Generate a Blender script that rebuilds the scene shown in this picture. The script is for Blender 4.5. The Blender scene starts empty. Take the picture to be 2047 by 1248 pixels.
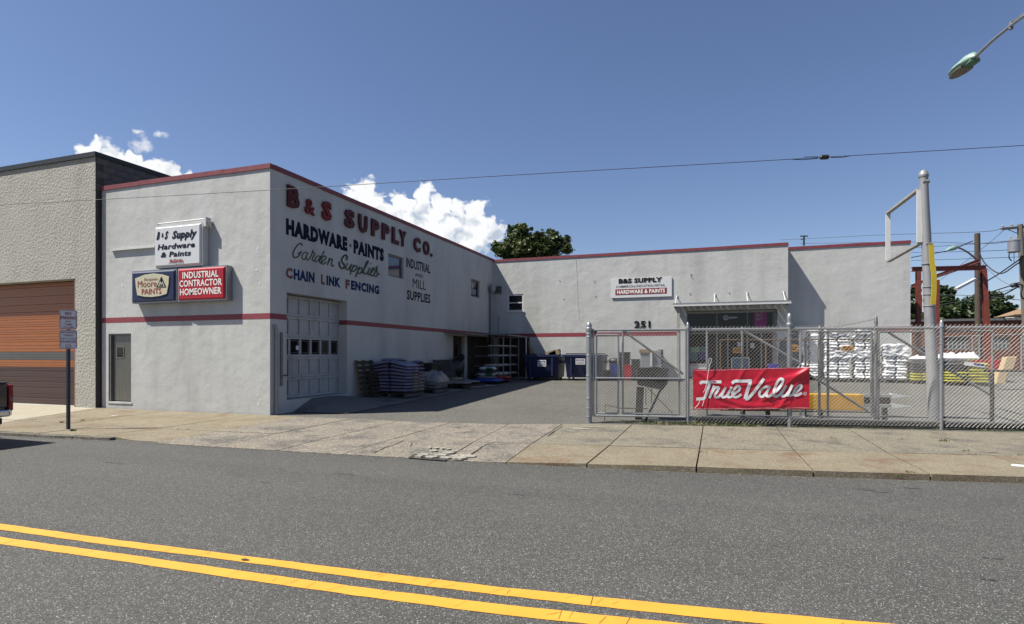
import bpy, bmesh, math, random
from mathutils import Vector, noise
random.seed(7)
PI = math.pi
R_ = math.radians
scene = bpy.context.scene
COL = scene.collection

# ------------------------------------------------------------------ camera, world, sun, exposure
YAW = R_(19.5); FPX = 1147.0; CX = 1023.5; HY = 708.0; CH = 1.6
FW = Vector((-math.sin(YAW), math.cos(YAW), 0)); RT = Vector((math.cos(YAW), math.sin(YAW), 0)); CAM = Vector((0, 0, CH))
cd = bpy.data.cameras.new('camera'); cam = bpy.data.objects.new('camera', cd); COL.objects.link(cam)
cam.location = CAM; cam.rotation_euler = (PI/2, 0, YAW)
cd.sensor_width = 36; cd.lens = FPX/2047*36; cd.shift_y = 84/2047; cd.clip_end = 5000; cd.clip_start = 0.05
scene.camera = cam
scene.render.resolution_x = 1024; scene.render.resolution_y = 624
SUN_TRAVEL = Vector((0.58, 0.33, -1.0)).normalized()
SUN_EL = math.asin(-SUN_TRAVEL.z); SUN_AZ = math.atan2(-SUN_TRAVEL.x, -SUN_TRAVEL.y)
sl = bpy.data.lights.new('sun', 'SUN'); sl.energy = 5.0; sl.angle = R_(0.53); sl.color = (1.0, 0.955, 0.86)
so = bpy.data.objects.new('sun', sl); COL.objects.link(so); so.rotation_euler = SUN_TRAVEL.to_track_quat('-Z', 'Y').to_euler(); so.location = (-20, -20, 40)
scene.view_settings.view_transform = 'Standard'; scene.view_settings.look = 'None'
scene.view_settings.exposure = 0.92; scene.view_settings.gamma = 1.0; scene.view_settings.use_curve_mapping = False
scene.render.engine = 'CYCLES'

def ray(x, y): return FW + RT*((x-CX)/FPX) + Vector((0, 0, (HY-y)/FPX))
def G(x, y, z=0.0):
    d = ray(x, y); return CAM + d*((z-CH)/d.z)
def WY(x, y, Y):
    d = ray(x, y); return CAM + d*(Y/d.y)
def WX(x, y, X):
    d = ray(x, y); return CAM + d*(X/d.x)
def PZ(x, y, Z): return CAM + ray(x, y)*Z
def depth(p): return (Vector(p)-CAM).dot(FW)

def build_world():
    w = bpy.data.worlds.new('World'); scene.world = w; w.use_nodes = True
    nt = w.node_tree; N = nt.nodes; L = nt.links; N.clear()
    def nn(t, **k):
        n = N.new(t)
        for a, b in k.items(): setattr(n, a, b)
        return n
    def M(op, a, b=None, c=None, clamp=False):
        n = nn('ShaderNodeMath', operation=op); n.use_clamp = clamp
        for i, v in enumerate((a, b, c)):
            if v is None: continue
            if isinstance(v, (int, float)): n.inputs[i].default_value = v
            else: L.new(v, n.inputs[i])
        return n.outputs[0]
    sky = nn('ShaderNodeTexSky', sky_type='NISHITA'); sky.sun_disc = False
    sky.sun_elevation = SUN_EL; sky.sun_rotation = SUN_AZ % (2*PI)
    sky.air_density = 1.0; sky.dust_density = 0.35; sky.ozone_density = 1.6; sky.altitude = 0
    geo = nn('ShaderNodeTexCoord')
    sep = nn('ShaderNodeSeparateXYZ'); L.new(geo.outputs['Generated'], sep.inputs[0])
    X, Y, Z = sep.outputs
    az = M('ARCTAN2', X, Y)
    hyp = M('SQRT', M('ADD', M('MULTIPLY', X, X), M('MULTIPLY', Y, Y)))
    el = M('DIVIDE', Z, hyp)
    def azel(x, y):
        d = ray(x, y); return math.atan2(d.x, d.y), d.z/math.hypot(d.x, d.y)
    P = nn('ShaderNodeCombineXYZ'); L.new(az, P.inputs[0]); L.new(el, P.inputs[1])
    def fbm(scale, detail, rough, off=(0, 0, 0), vec=None):
        m = nn('ShaderNodeVectorMath', operation='ADD'); L.new(vec or P.outputs[0], m.inputs[0]); m.inputs[1].default_value = off
        n = nn('ShaderNodeTexNoise'); n.noise_dimensions = '2D'; L.new(m.outputs[0], n.inputs['Vector'])
        n.inputs['Scale'].default_value = scale; n.inputs['Detail'].default_value = detail; n.inputs['Roughness'].default_value = rough
        return n.outputs['Fac']
    # warp
    wx = fbm(30, 2, .5, (3.1, 7.7, 0)); wy = fbm(30, 2, .5, (11.3, 1.9, 0))
    wv = nn('ShaderNodeCombineXYZ')
    L.new(M('MULTIPLY', M('SUBTRACT', wx, .5), .030), wv.inputs[0]); L.new(M('MULTIPLY', M('SUBTRACT', wy, .5), .030), wv.inputs[1])
    PW = nn('ShaderNodeVectorMath', operation='ADD'); L.new(P.outputs[0], PW.inputs[0]); L.new(wv.outputs[0], PW.inputs[1])
    blobs = [  # px, py, rx, ry of the clouds (turned into fixed azimuth / elevation)
        (190, 300, 40, 32), (225, 312, 40, 30), (262, 328, 45, 30), (310, 345, 60, 32), (350, 355, 50, 22), (378, 352, 22, 14), (205, 330, 55, 40), (290, 375, 90, 40),
        (733, 392, 46, 44), (700, 410, 44, 38), (745, 430, 55, 60), (845, 400, 32, 44), (805, 412, 36, 38), (850, 445, 75, 60), (882, 415, 32, 34),
        (920, 420, 34, 28), (950, 420, 34, 30), (960, 455, 50, 45), (995, 470, 32, 26), (930, 490, 80, 45), (820, 470, 90, 60), (890, 455, 60, 45), (770, 440, 60, 45), (870, 480, 120, 50)]
    dens = None
    for (px, py, rx, ry) in blobs:
        a, e = azel(px, py); a2, _ = azel(px+rx, py); _, e2 = azel(px, py-ry)
        s = nn('ShaderNodeVectorMath', operation='SUBTRACT'); L.new(PW.outputs[0], s.inputs[0]); s.inputs[1].default_value = (a, e, 0)
        m = nn('ShaderNodeVectorMath', operation='MULTIPLY'); L.new(s.outputs[0], m.inputs[0]); m.inputs[1].default_value = (1/abs(a2-a), 1/abs(e2-e), 0)
        l = nn('ShaderNodeVectorMath', operation='LENGTH'); L.new(m.outputs[0], l.inputs[0])
        d = M('SUBTRACT', 1.0, l.outputs['Value'])
        if dens is None: dens = d
        else:
            n = nn('ShaderNodeMath', operation='SMOOTH_MAX'); L.new(dens, n.inputs[0]); L.new(d, n.inputs[1]); n.inputs[2].default_value = .12; dens = n.outputs[0]
    vor = nn('ShaderNodeTexVoronoi'); vor.voronoi_dimensions = '2D'; vor.feature = 'SMOOTH_F1'; vor.inputs['Scale'].default_value = 48
    vor.inputs['Detail'].default_value = 2.0; vor.inputs['Smoothness'].default_value = .6
    L.new(PW.outputs[0], vor.inputs['Vector'])
    n1 = fbm(55, 7, .52)
    edge = M('ADD', dens, M('ADD', M('MULTIPLY', M('SUBTRACT', n1, .5), .55), M('MULTIPLY', M('SUBTRACT', .42, vor.outputs['Distance']), .50)))
    al = nn('ShaderNodeMapRange', interpolation_type='SMOOTHSTEP'); L.new(edge, al.inputs['Value']); al.inputs['From Min'].default_value = .02; al.inputs['From Max'].default_value = .30
    # wisps
    wis = None
    for (px, py, rx, ry) in [(283, 288, 26, 16), (318, 272, 20, 10), (272, 266, 14, 7)]:
        a, e = azel(px, py); a2, _ = azel(px+rx, py); _, e2 = azel(px, py-ry)
        s = nn('ShaderNodeVectorMath', operation='SUBTRACT'); L.new(PW.outputs[0], s.inputs[0]); s.inputs[1].default_value = (a, e, 0)
        m = nn('ShaderNodeVectorMath', operation='MULTIPLY'); L.new(s.outputs[0], m.inputs[0]); m.inputs[1].default_value = (1/abs(a2-a), 1/abs(e2-e), 0)
        l = nn('ShaderNodeVectorMath', operation='LENGTH'); L.new(m.outputs[0], l.inputs[0])
        d = M('SUBTRACT', 1.0, l.outputs['Value'])
        wis = d if wis is None else M('MAXIMUM', wis, d)
    wn = fbm(55, 6, .6, (5, 5, 0))
    wa = M('MULTIPLY', M('ADD', wis, M('MULTIPLY', M('SUBTRACT', wn, .5), 2.2), clamp=True), .75)
    alpha = M('MAXIMUM', al.outputs[0], wa)
    # puff light and shade painted in: noise offset toward the sun, greyer bases
    n2 = fbm(30, 4, .45, (.0, .0, 0), PW.outputs[0]); n3 = fbm(30, 4, .45, (.006, -.010, 0), PW.outputs[0])
    puff_shade = M('MULTIPLY', M('SUBTRACT', n2, n3), 1.5)
    _, e_lo = azel(900, 512); _, e_hi = azel(860, 400)
    hgt = nn('ShaderNodeMapRange'); L.new(el, hgt.inputs['Value']); hgt.inputs['From Min'].default_value = e_lo; hgt.inputs['From Max'].default_value = e_hi
    sh = M('ADD', M('MULTIPLY', hgt.outputs[0], .36), M('ADD', .56, puff_shade), clamp=True)
    cr = nn('ShaderNodeValToRGB'); L.new(sh, cr.inputs[0])
    cr.color_ramp.elements[0].position = .38; cr.color_ramp.elements[0].color = (.50, .58, .70, 1)
    cr.color_ramp.elements[1].position = .80; cr.color_ramp.elements[1].color = (.98, .99, 1.0, 1)
    bs = nn('ShaderNodeBackground'); tn = nn('ShaderNodeMix', data_type='RGBA', blend_type='MULTIPLY'); tn.inputs[0].default_value = 1; L.new(sky.outputs[0], tn.inputs[6]); tn.inputs[7].default_value = (.985, .985, 1.13, 1); L.new(tn.outputs[2], bs.inputs[0]); bs.inputs[1].default_value = .0535
    bc = nn('ShaderNodeBackground'); L.new(cr.outputs[0], bc.inputs[0]); bc.inputs[1].default_value = .53
    mx = nn('ShaderNodeMixShader'); L.new(alpha, mx.inputs[0]); L.new(bs.outputs[0], mx.inputs[1]); L.new(bc.outputs[0], mx.inputs[2])
    out = nn('ShaderNodeOutputWorld'); L.new(mx.outputs[0], out.inputs[0])
    w.cycles.sampling_method = 'MANUAL'; w.cycles.sample_map_resolution = 512
build_world()

# ------------------------------------------------------------------ materials
def mat(name, col, rough=.7, metal=0.0, var=.12, vs=2.0, bump=.15, bs=40, bd=.01, col2=None, c2s=1.0, c2t=.6, c2w=.1, speck=None, stretch=(1, 1, 1), spec=.5, emit=None, bump2=None, coat=0, grime=None, drips=0, lanes=0):
    m = bpy.data.materials.new(name); m.use_nodes = True; nt = m.node_tree; N = nt.nodes; L = nt.links
    K = .53 if metal < .9 else .85; col = tuple(c*K for c in col); col2 = tuple(c*K for c in col2) if col2 else None
    if grime: grime = (tuple(c*K for c in grime[0]), *grime[1:])
    b = N['Principled BSDF']; b.inputs['Roughness'].default_value = rough; b.inputs['Metallic'].default_value = metal
    b.inputs['Specular IOR Level'].default_value = spec; b.inputs['Coat Weight'].default_value = coat
    tc = N.new('ShaderNodeTexCoord'); mp = N.new('ShaderNodeMapping'); L.new(tc.outputs['Object'], mp.inputs[0]); mp.inputs['Scale'].default_value = stretch
    V = mp.outputs[0]
    def noi(s, d=4, r=.55):
        n = N.new('ShaderNodeTexNoise'); L.new(V, n.inputs['Vector']); n.inputs['Scale'].default_value = s; n.inputs['Detail'].default_value = d; n.inputs['Roughness'].default_value = r; return n.outputs['Fac']
    def ramp(f, a, b_, ca, cb):
        r = N.new('ShaderNodeValToRGB'); L.new(f, r.inputs[0]); r.color_ramp.elements[0].position = a; r.color_ramp.elements[1].position = b_
        r.color_ramp.elements[0].color = (*ca, 1); r.color_ramp.elements[1].color = (*cb, 1); return r.outputs[0]
    def mix(f, a, c, t='MIX'):
        x = N.new('ShaderNodeMix'); x.data_type = 'RGBA'; x.blend_type = t
        if isinstance(f, (int, float)): x.inputs[0].default_value = f
        else: L.new(f, x.inputs[0])
        for i, v in ((6, a), (7, c)):
            if isinstance(v, tuple): x.inputs[i].default_value = (*v, 1)
            else: L.new(v, x.inputs[i])
        return x.outputs[2]
    lo = tuple(c*(1-var) for c in col); hi = tuple(min(1, c*(1+var)) for c in col)
    c = ramp(noi(vs, 5, .6), .3, .7, lo, hi)
    if col2: 
        f = ramp(noi(c2s, 6, .65), c2t-c2w, c2t+c2w, (0, 0, 0), (1, 1, 1)); c = mix(f, c, col2)
    if grime:   # (color, scale, threshold, vertical stretch)
        mp2 = N.new('ShaderNodeMapping'); L.new(tc.outputs['Object'], mp2.inputs[0]); mp2.inputs['Scale'].default_value = (1, 1, grime[3])
        n = N.new('ShaderNodeTexNoise'); L.new(mp2.outputs[0], n.inputs['Vector']); n.inputs['Scale'].default_value = grime[1]; n.inputs['Detail'].default_value = 5; n.inputs['Roughness'].default_value = .6
        c = mix(ramp(n.outputs['Fac'], grime[2]-.08, grime[2]+.2, (0, 0, 0), (.75, .75, .75)), c, grime[0])
    for amt, sc in ((drips, (3.5, 3.5, .12)), (lanes, (.035, .75, 1))):
        if amt:
            mp3 = N.new('ShaderNodeMapping'); L.new(tc.outputs['Object'], mp3.inputs[0]); mp3.inputs['Scale'].default_value = sc
            n3 = N.new('ShaderNodeTexNoise'); L.new(mp3.outputs[0], n3.inputs['Vector']); n3.inputs['Scale'].default_value = 1.0; n3.inputs['Detail'].default_value = 4; n3.inputs['Roughness'].default_value = .6
            c = mix(1.0, c, ramp(n3.outputs['Fac'], .32, .68, (1-amt,)*3, (1+amt*.6,)*3), 'MULTIPLY')
    hs = noi(bs, 5, .6)
    if speck:   # (scale, dark, light): aggregate of little stones
        v = N.new('ShaderNodeTexVoronoi'); L.new(V, v.inputs['Vector']); v.inputs['Scale'].default_value = speck[0]
        sp = N.new('ShaderNodeSeparateColor'); L.new(v.outputs['Color'], sp.inputs[0])
        g = ramp(sp.outputs[0], .12, .97, (speck[1],)*3, (speck[2],)*3)
        c = mix(1.0, c, g, 'MULTIPLY')
        br = ramp(sp.outputs[1], .93, .97, (0, 0, 0), (speck[3],)*3); c = mix(br, c, (.40, .39, .37))
        v2 = N.new('ShaderNodeTexVoronoi'); L.new(V, v2.inputs['Vector']); v2.inputs['Scale'].default_value = speck[0]*.37
        sp2 = N.new('ShaderNodeSeparateColor'); L.new(v2.outputs['Color'], sp2.inputs[0])
        c = mix(1.0, c, ramp(sp2.outputs[0], 0, 1, (.86,)*3, (1.12,)*3), 'MULTIPLY')
        hs = v.outputs['Distance']
    L.new(c, b.inputs['Base Color'])
    if bump:
        bn = N.new('ShaderNodeBump'); bn.inputs['Strength'].default_value = bump; bn.inputs['Distance'].default_value = bd; L.new(hs, bn.inputs['Height'])
        if bump2:
            b2 = N.new('ShaderNodeBump'); b2.inputs['Strength'].default_value = bump2[0]; b2.inputs['Distance'].default_value = bump2[2]; L.new(noi(bump2[1], 4, .5), b2.inputs['Height']); L.new(b2.outputs[0], bn.inputs['Normal'])
        L.new(bn.outputs[0], b.inputs['Normal'])
    if emit: b.inputs['Emission Color'].default_value = (*emit, 1); b.inputs['Emission Strength'].default_value = 1
    return m
MT = {}
def ms(k, *a, **kw): MT[k] = mat(k, *a, **kw)
ms('asphalt_road', (.096, .095, .086), .85, speck=(150, .50, 1.55, .6), bump=.5, bd=.005, var=.07, vs=.5, lanes=.16, col2=(.070, .069, .063), c2s=.9, c2t=.68, c2w=.07)
ms('asphalt_yard', (.128, .122, .102), .9, speck=(95, .5, 1.6, .7), bump=.5, bd=.006, var=.14, vs=.6, col2=(.085, .08, .075), c2s=.45, c2t=.66, c2w=.10)
ms('tar', (.075, .075, .075), .8, speck=(120, .5, 1.6, .5), bump=.5, bd=.005)
ms('yellow_line', (1.08, .50, .050), .65, var=.08, vs=3, bump=.25, bs=90, bd=.003, col2=(.62, .38, .09), c2s=18, c2t=.70, c2w=.04)
ms('slab_tan', (.300, .265, .190), .9, speck=(75, .62, 1.35, .45), bump=.35, bd=.004, var=.14, vs=1.1, col2=(.15, .138, .112), c2s=1.1, c2t=.56, c2w=.09)
ms('slab_rust', (.310, .260, .172), .9, speck=(85, .70, 1.28, .35), bump=.3, bd=.004, var=.12, vs=.9, col2=(.22, .125, .06), c2s=1.2, c2t=.61, c2w=.10)
ms('slab_pink', (.33, .288, .225), .9, speck=(55, .50, 1.5, .5), bump=.45, bd=.005, var=.12, vs=1.3, col2=(.15, .138, .12), c2s=1.3, c2t=.55, c2w=.10)
ms('slab_light', (.52, .47, .36), .88, speck=(110, .85, 1.15, .2), bump=.2, bd=.003, var=.08, vs=1.2)
ms('cement', (.50, .47, .40), .9, speck=(70, .7, 1.25, .3), bump=.5, bd=.005, var=.2, vs=6)
ms('curb_stone', (.17, .155, .13), .9, speck=(60, .45, 1.6, .5), bump=.7, bd=.012, var=.2, vs=3)
ms('joint_dirt', (.045, .040, .032), .95, var=.3, vs=8, bump=.5, bs=60)
ms('concrete', (.24, .225, .20), .9, var=.15, vs=1.5, bump=.3, bs=70, bd=.004, col2=(.11, .10, .095), c2s=.8, c2t=.62, c2w=.1)
ms('far_ground', (.12, .115, .10), .95, var=.2, vs=.1, bump=0)
ms('paint_wall', (.76, .765, .735), .62, var=.045, vs=1.2, bump=.35, bs=55, bd=.003, bump2=(.8, 2.4, .024), grime=((.55, .545, .52), .9, .54, .22), drips=.035)
ms('paint_red', (.36, .055, .075), .6, var=.12, vs=3, bump=.25, bs=50, bd=.003)
ms('coping_red', (.30, .050, .068), .6, var=.22, vs=4, bump=.3, bs=40, bd=.004, col2=(.45, .30, .30), c2s=6, c2t=.74, c2w=.05)
ms('stucco', (.60, .575, .505), .95, var=.07, vs=1.0, bump=.9, bs=13, bd=.045, bump2=(.6, 30, .015), grime=((.36, .33, .27), 1.0, .60, .3))
ms('block', (.20, .18, .17), .9, var=.22, vs=3, bump=.4, bs=40)
ms('mortar', (.12, .11, .105), .95, var=.1)
ms('black_coping', (.022, .022, .024), .5, var=.2)
ms('roof', (.06, .06, .06), .9)
ms('door_orange', (.52, .170, .045), .42, var=.14, vs=2.5, bump=.12, bs=30, stretch=(1, 1, 14))
ms('door_brown', (.115, .062, .050), .5, var=.1, vs=2.5, bump=.12, bs=30, stretch=(1, 1, 14))
ms('door_strip', (.14, .135, .13), .3, var=.1, spec=.6)
ms('frame_pink', (.30, .16, .14), .6)
ms('steel_door', (.30, .29, .26), .38, metal=.75, var=.14, vs=3, bump=.1, bs=20, stretch=(9, 9, .6))
ms('white_metal', (.92, .92, .90), .4, var=.06, vs=4, bump=.1)
ms('white_door', (.60, .61, .62), .5, var=.07, vs=3, bump=.2, bs=30, grime=((.33, .33, .34), 1.5, .58, .5))
ms('glass_dark', (.012, .014, .018), .06, var=.05, bump=0, spec=.35)
ms('glass_blue', (.03, .05, .10), .05, var=.05, bump=0, spec=1.0)
ms('sign_white', (.98, .99, 1.0), .3, var=.02, bump=.05)
ms('sign_navy', (.028, .042, .115), .45, var=.05, bump=.03, spec=.3)
ms('sign_red', (.60, .015, .035), .4, var=.05, bump=.03, spec=.35)
ms('sign_cream', (.85, .80, .55), .35, var=.03, bump=.03)
ms('sign_maroon', (.34, .025, .045), .4, bump=0, var=.05)
ms('text_navy', (.008, .014, .040), .8, spec=.15, bump=0, var=.1)
ms('text_black', (.010, .010, .012), .8, spec=.15, bump=0, var=.15)
ms('text_blue', (.030, .048, .17), .8, spec=.15, bump=.1, var=.25, vs=6)
ms('text_green', (.085, .125, .060), .8, spec=.15, bump=.1, var=.3, vs=8, col2=(.36, .38, .34), c2s=22, c2t=.64, c2w=.05)
ms('text_faded_red', (.26, .075, .075), .75, bump=.1, var=.3, vs=8, col2=(.42, .33, .33), c2s=24, c2t=.63, c2w=.05)
ms('text_white', (1.3, 1.27, 1.2), .5, bump=0, var=.03)
ms('text_red', (.45, .02, .03), .45, bump=0, var=.08)
ms('text_grey', (.28, .29, .30), .5, bump=0, var=.05)
ms('letter_red', (.115, .007, .010), .55, spec=.25, bump=.05, var=.2, vs=5)
ms('letter_bright_red', (.26, .008, .012), .55, spec=.25, bump=.05, var=.15, vs=5)
ms('galv', (.50, .51, .53), .42, metal=.55, var=.12, vs=8, bump=.15, bs=50, bd=.003)
ms('galv_dull', (.30, .30, .30), .6, metal=.4, var=.2, vs=8, bump=.15, bs=50, bd=.003)
ms('wire', (.66, .66, .64), .42, metal=.35, var=.06, bump=0)
ms('wire_dull', (.22, .21, .20), .55, metal=.3, var=.15, bump=0)
ms('rust_rail', (.20, .13, .07), .8, var=.3, vs=12, bump=.3)
ms('dark_steel', (.045, .042, .042), .6, metal=.2, var=.25, vs=8, bump=.2)
ms('pole_grey', (.44, .44, .46), .5, metal=.25, var=.10, vs=3, bump=.12, bs=30, grime=((.28, .24, .22), 1.5, .60, .25))
ms('pipe_grey', (.42, .43, .46), .5, metal=.2, var=.12, vs=5)
ms('frame_dull_white', (.50, .49, .46), .55, var=.14, vs=4, bump=.15, col2=(.22, .15, .11), c2s=7, c2t=.66, c2w=.05)
ms('yellow_plastic', (1.3, .98, .06), .45, var=.06, vs=3, bump=.15, bs=10, bd=.01)
ms('yellow_steel', (.95, .50, .02), .45, var=.15, vs=4, bump=.2, col2=(.20, .10, .03), c2s=5, c2t=.66, c2w=.06)
ms('pale_steel', (.42, .44, .42), .5, var=.12, vs=5, bump=.15)
ms('red_steel', (.30, .055, .035), .6, var=.25, vs=4, bump=.25, col2=(.14, .05, .035), c2s=5, c2t=.58, c2w=.08)
ms('wood_pole', (.115, .085, .062), .9, var=.25, vs=4, bump=.5, bs=30, bd=.01, stretch=(6, 6, .5))
ms('wood_pole_grey', (.22, .195, .165), .9, var=.2, vs=4, bump=.5, bs=30, bd=.01, stretch=(6, 6, .5))
ms('wood', (.30, .215, .125), .85, var=.25, vs=3, bump=.3, bs=25, bd=.004)
ms('wood_dark', (.06, .045, .032), .9, var=.3, vs=3, bump=.3, bs=25, bd=.004)
ms('wood_grey', (.15, .14, .13), .9, var=.25, vs=3, bump=.3, bs=25, bd=.004)
ms('cable', (.02, .02, .022), .6, var=.1, bump=0)
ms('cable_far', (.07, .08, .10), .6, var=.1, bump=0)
ms('mint', (.36, .56, .47), .45, var=.10, vs=6, bump=.1)
ms('lens_glass', (.22, .22, .19), .3, var=.15, vs=10, bump=.2)
ms('bark', (.09, .07, .05), .95, var=.3, vs=5, bump=.5, bs=20, bd=.02)
ms('brick_red', (.24, .090, .060), .9, var=.25, vs=6, bump=.3)
ms('roof_tan', (.38, .24, .13), .9, var=.15, vs=5)
ms('siding_brown', (.10, .06, .045), .8, var=.15)
ms('house_shade', (.16, .085, .07), .85, var=.2)
ms('pane_grey', (.18, .20, .20), .25, var=.15, vs=6, bump=0)
ms('dumpster_blue', (.016, .026, .105), .45, var=.18, vs=4, bump=.2, bs=12, bd=.01, col2=(.02, .025, .06), c2s=3, c2t=.64, c2w=.06)
ms('black_plastic', (.018, .018, .019), .5, var=.2, bump=.2)
ms('bin_blue', (.035, .085, .42), .4, var=.1)
ms('bin_red', (.50, .020, .035), .4, var=.1)
ms('violet', (.09, .07, .52), .4, var=.1)
ms('bag_blue', (.25, .27, .40), .40, var=.18, vs=6, bump=.45, bs=14, bd=.02)
ms('bag_brown', (.13, .045, .045), .5, var=.2, vs=6, bump=.4, bs=14, bd=.02)
ms('bag_tan', (.36, .30, .27), .45, var=.2, vs=6, bump=.5, bs=14, bd=.02)
ms('bag_white', (1.1, 1.11, 1.13), .32, var=.06, vs=8, bump=.8, bs=9, bd=.04)
ms('bag_yellow', (.60, .56, .06), .35, var=.12, vs=8, bump=.6, bs=12, bd=.02)
ms('bag_dark', (.075, .078, .085), .35, var=.2, vs=8, bump=.6, bs=12, bd=.02)
ms('bag_red', (.45, .06, .04), .4, var=.2, vs=8, bump=.6, bs=12, bd=.02)
ms('bag_green', (.05, .22, .07), .4, var=.1, bump=.3)
ms('film', (.36, .35, .335), .3, var=.12, vs=8, bump=.8, bs=12, bd=.03)
ms('cardboard', (.40, .29, .17), .8, var=.1)
ms('foam_tan', (.62, .47, .27), .85, var=.07, vs=3, bump=.2)
ms('orange_sign', (.70, .30, .025), .45, var=.08)
ms('pink_poster', (.42, .07, .26), .5, var=.1)
ms('poster_blue', (.06, .15, .26), .4, var=.35, vs=9)
ms('teal', (.03, .16, .19), .45, var=.3, vs=7)
ms('teal_green', (.12, .30, .20), .45, var=.2)
ms('royal', (.02, .03, .22), .4, var=.2)
ms('interior_dark', (.020, .018, .018), .8, var=.3)
ms('curtain_red', (.085, .012, .016), .8, var=.3, vs=5)
ms('slate', (.105, .115, .14), .6, var=.1)
ms('tub', (.45, .47, .50), .25, var=.15, vs=8, bump=.3)
ms('banner', (.80, .020, .055), .38, var=.03, vs=2, bump=.05, spec=.45)
ms('banner_white', (1.05, 1.06, 1.07), .38, var=.02, bump=.03)
ms('post_navy', (.010, .016, .048), .5, var=.3)
ms('parking_white', (1.05, 1.05, 1.1), .45, var=.05)
ms('truck_paint', (.012, .017, .026), .16, var=.1, bump=0, coat=.8, spec=.7)
ms('chrome', (.75, .75, .75), .12, metal=1.0, var=.03, bump=0)
ms('tail_red', (.40, .01, .012), .15, var=.05, bump=0)
ms('rubber', (.02, .02, .02), .85, var=.1)
ms('weed', (.12, .17, .045), .8, var=.35, vs=3, bump=0)
ms('straw', (.34, .29, .17), .9, var=.25, vs=3, bump=0)
ms('litter', (1.1, 1.1, 1.1), .6, var=.05)
def leaf_mat(name, c1, c2):
    m = bpy.data.materials.new(name); m.use_nodes = True; nt = m.node_tree; N = nt.nodes; L = nt.links; b = N['Principled BSDF']
    b.inputs['Roughness'].default_value = .55
    tc = N.new('ShaderNodeTexCoord'); n = N.new('ShaderNodeTexNoise'); L.new(tc.outputs['Object'], n.inputs['Vector']); n.inputs['Scale'].default_value = .9; n.inputs['Detail'].default_value = 6
    r = N.new('ShaderNodeValToRGB'); L.new(n.outputs['Fac'], r.inputs[0]); r.color_ramp.elements[0].position = .35; r.color_ramp.elements[1].position = .65
    r.color_ramp.elements[0].color = (*c1, 1); r.color_ramp.elements[1].color = (*c2, 1); L.new(r.outputs[0], b.inputs['Base Color'])
    tr = N.new('ShaderNodeBsdfTranslucent'); L.new(r.outputs[0], tr.inputs[0]); mx = N.new('ShaderNodeMixShader'); mx.inputs[0].default_value = .22
    L.new(b.outputs[0], mx.inputs[1]); L.new(tr.outputs[0], mx.inputs[2]); L.new(mx.outputs[0], N['Material Output'].inputs[0]); MT[name] = m
leaf_mat('leaf', (.030, .052, .014), (.098, .120, .032))
leaf_mat('leaf_far', (.018, .040, .012), (.052, .080, .024))

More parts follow.
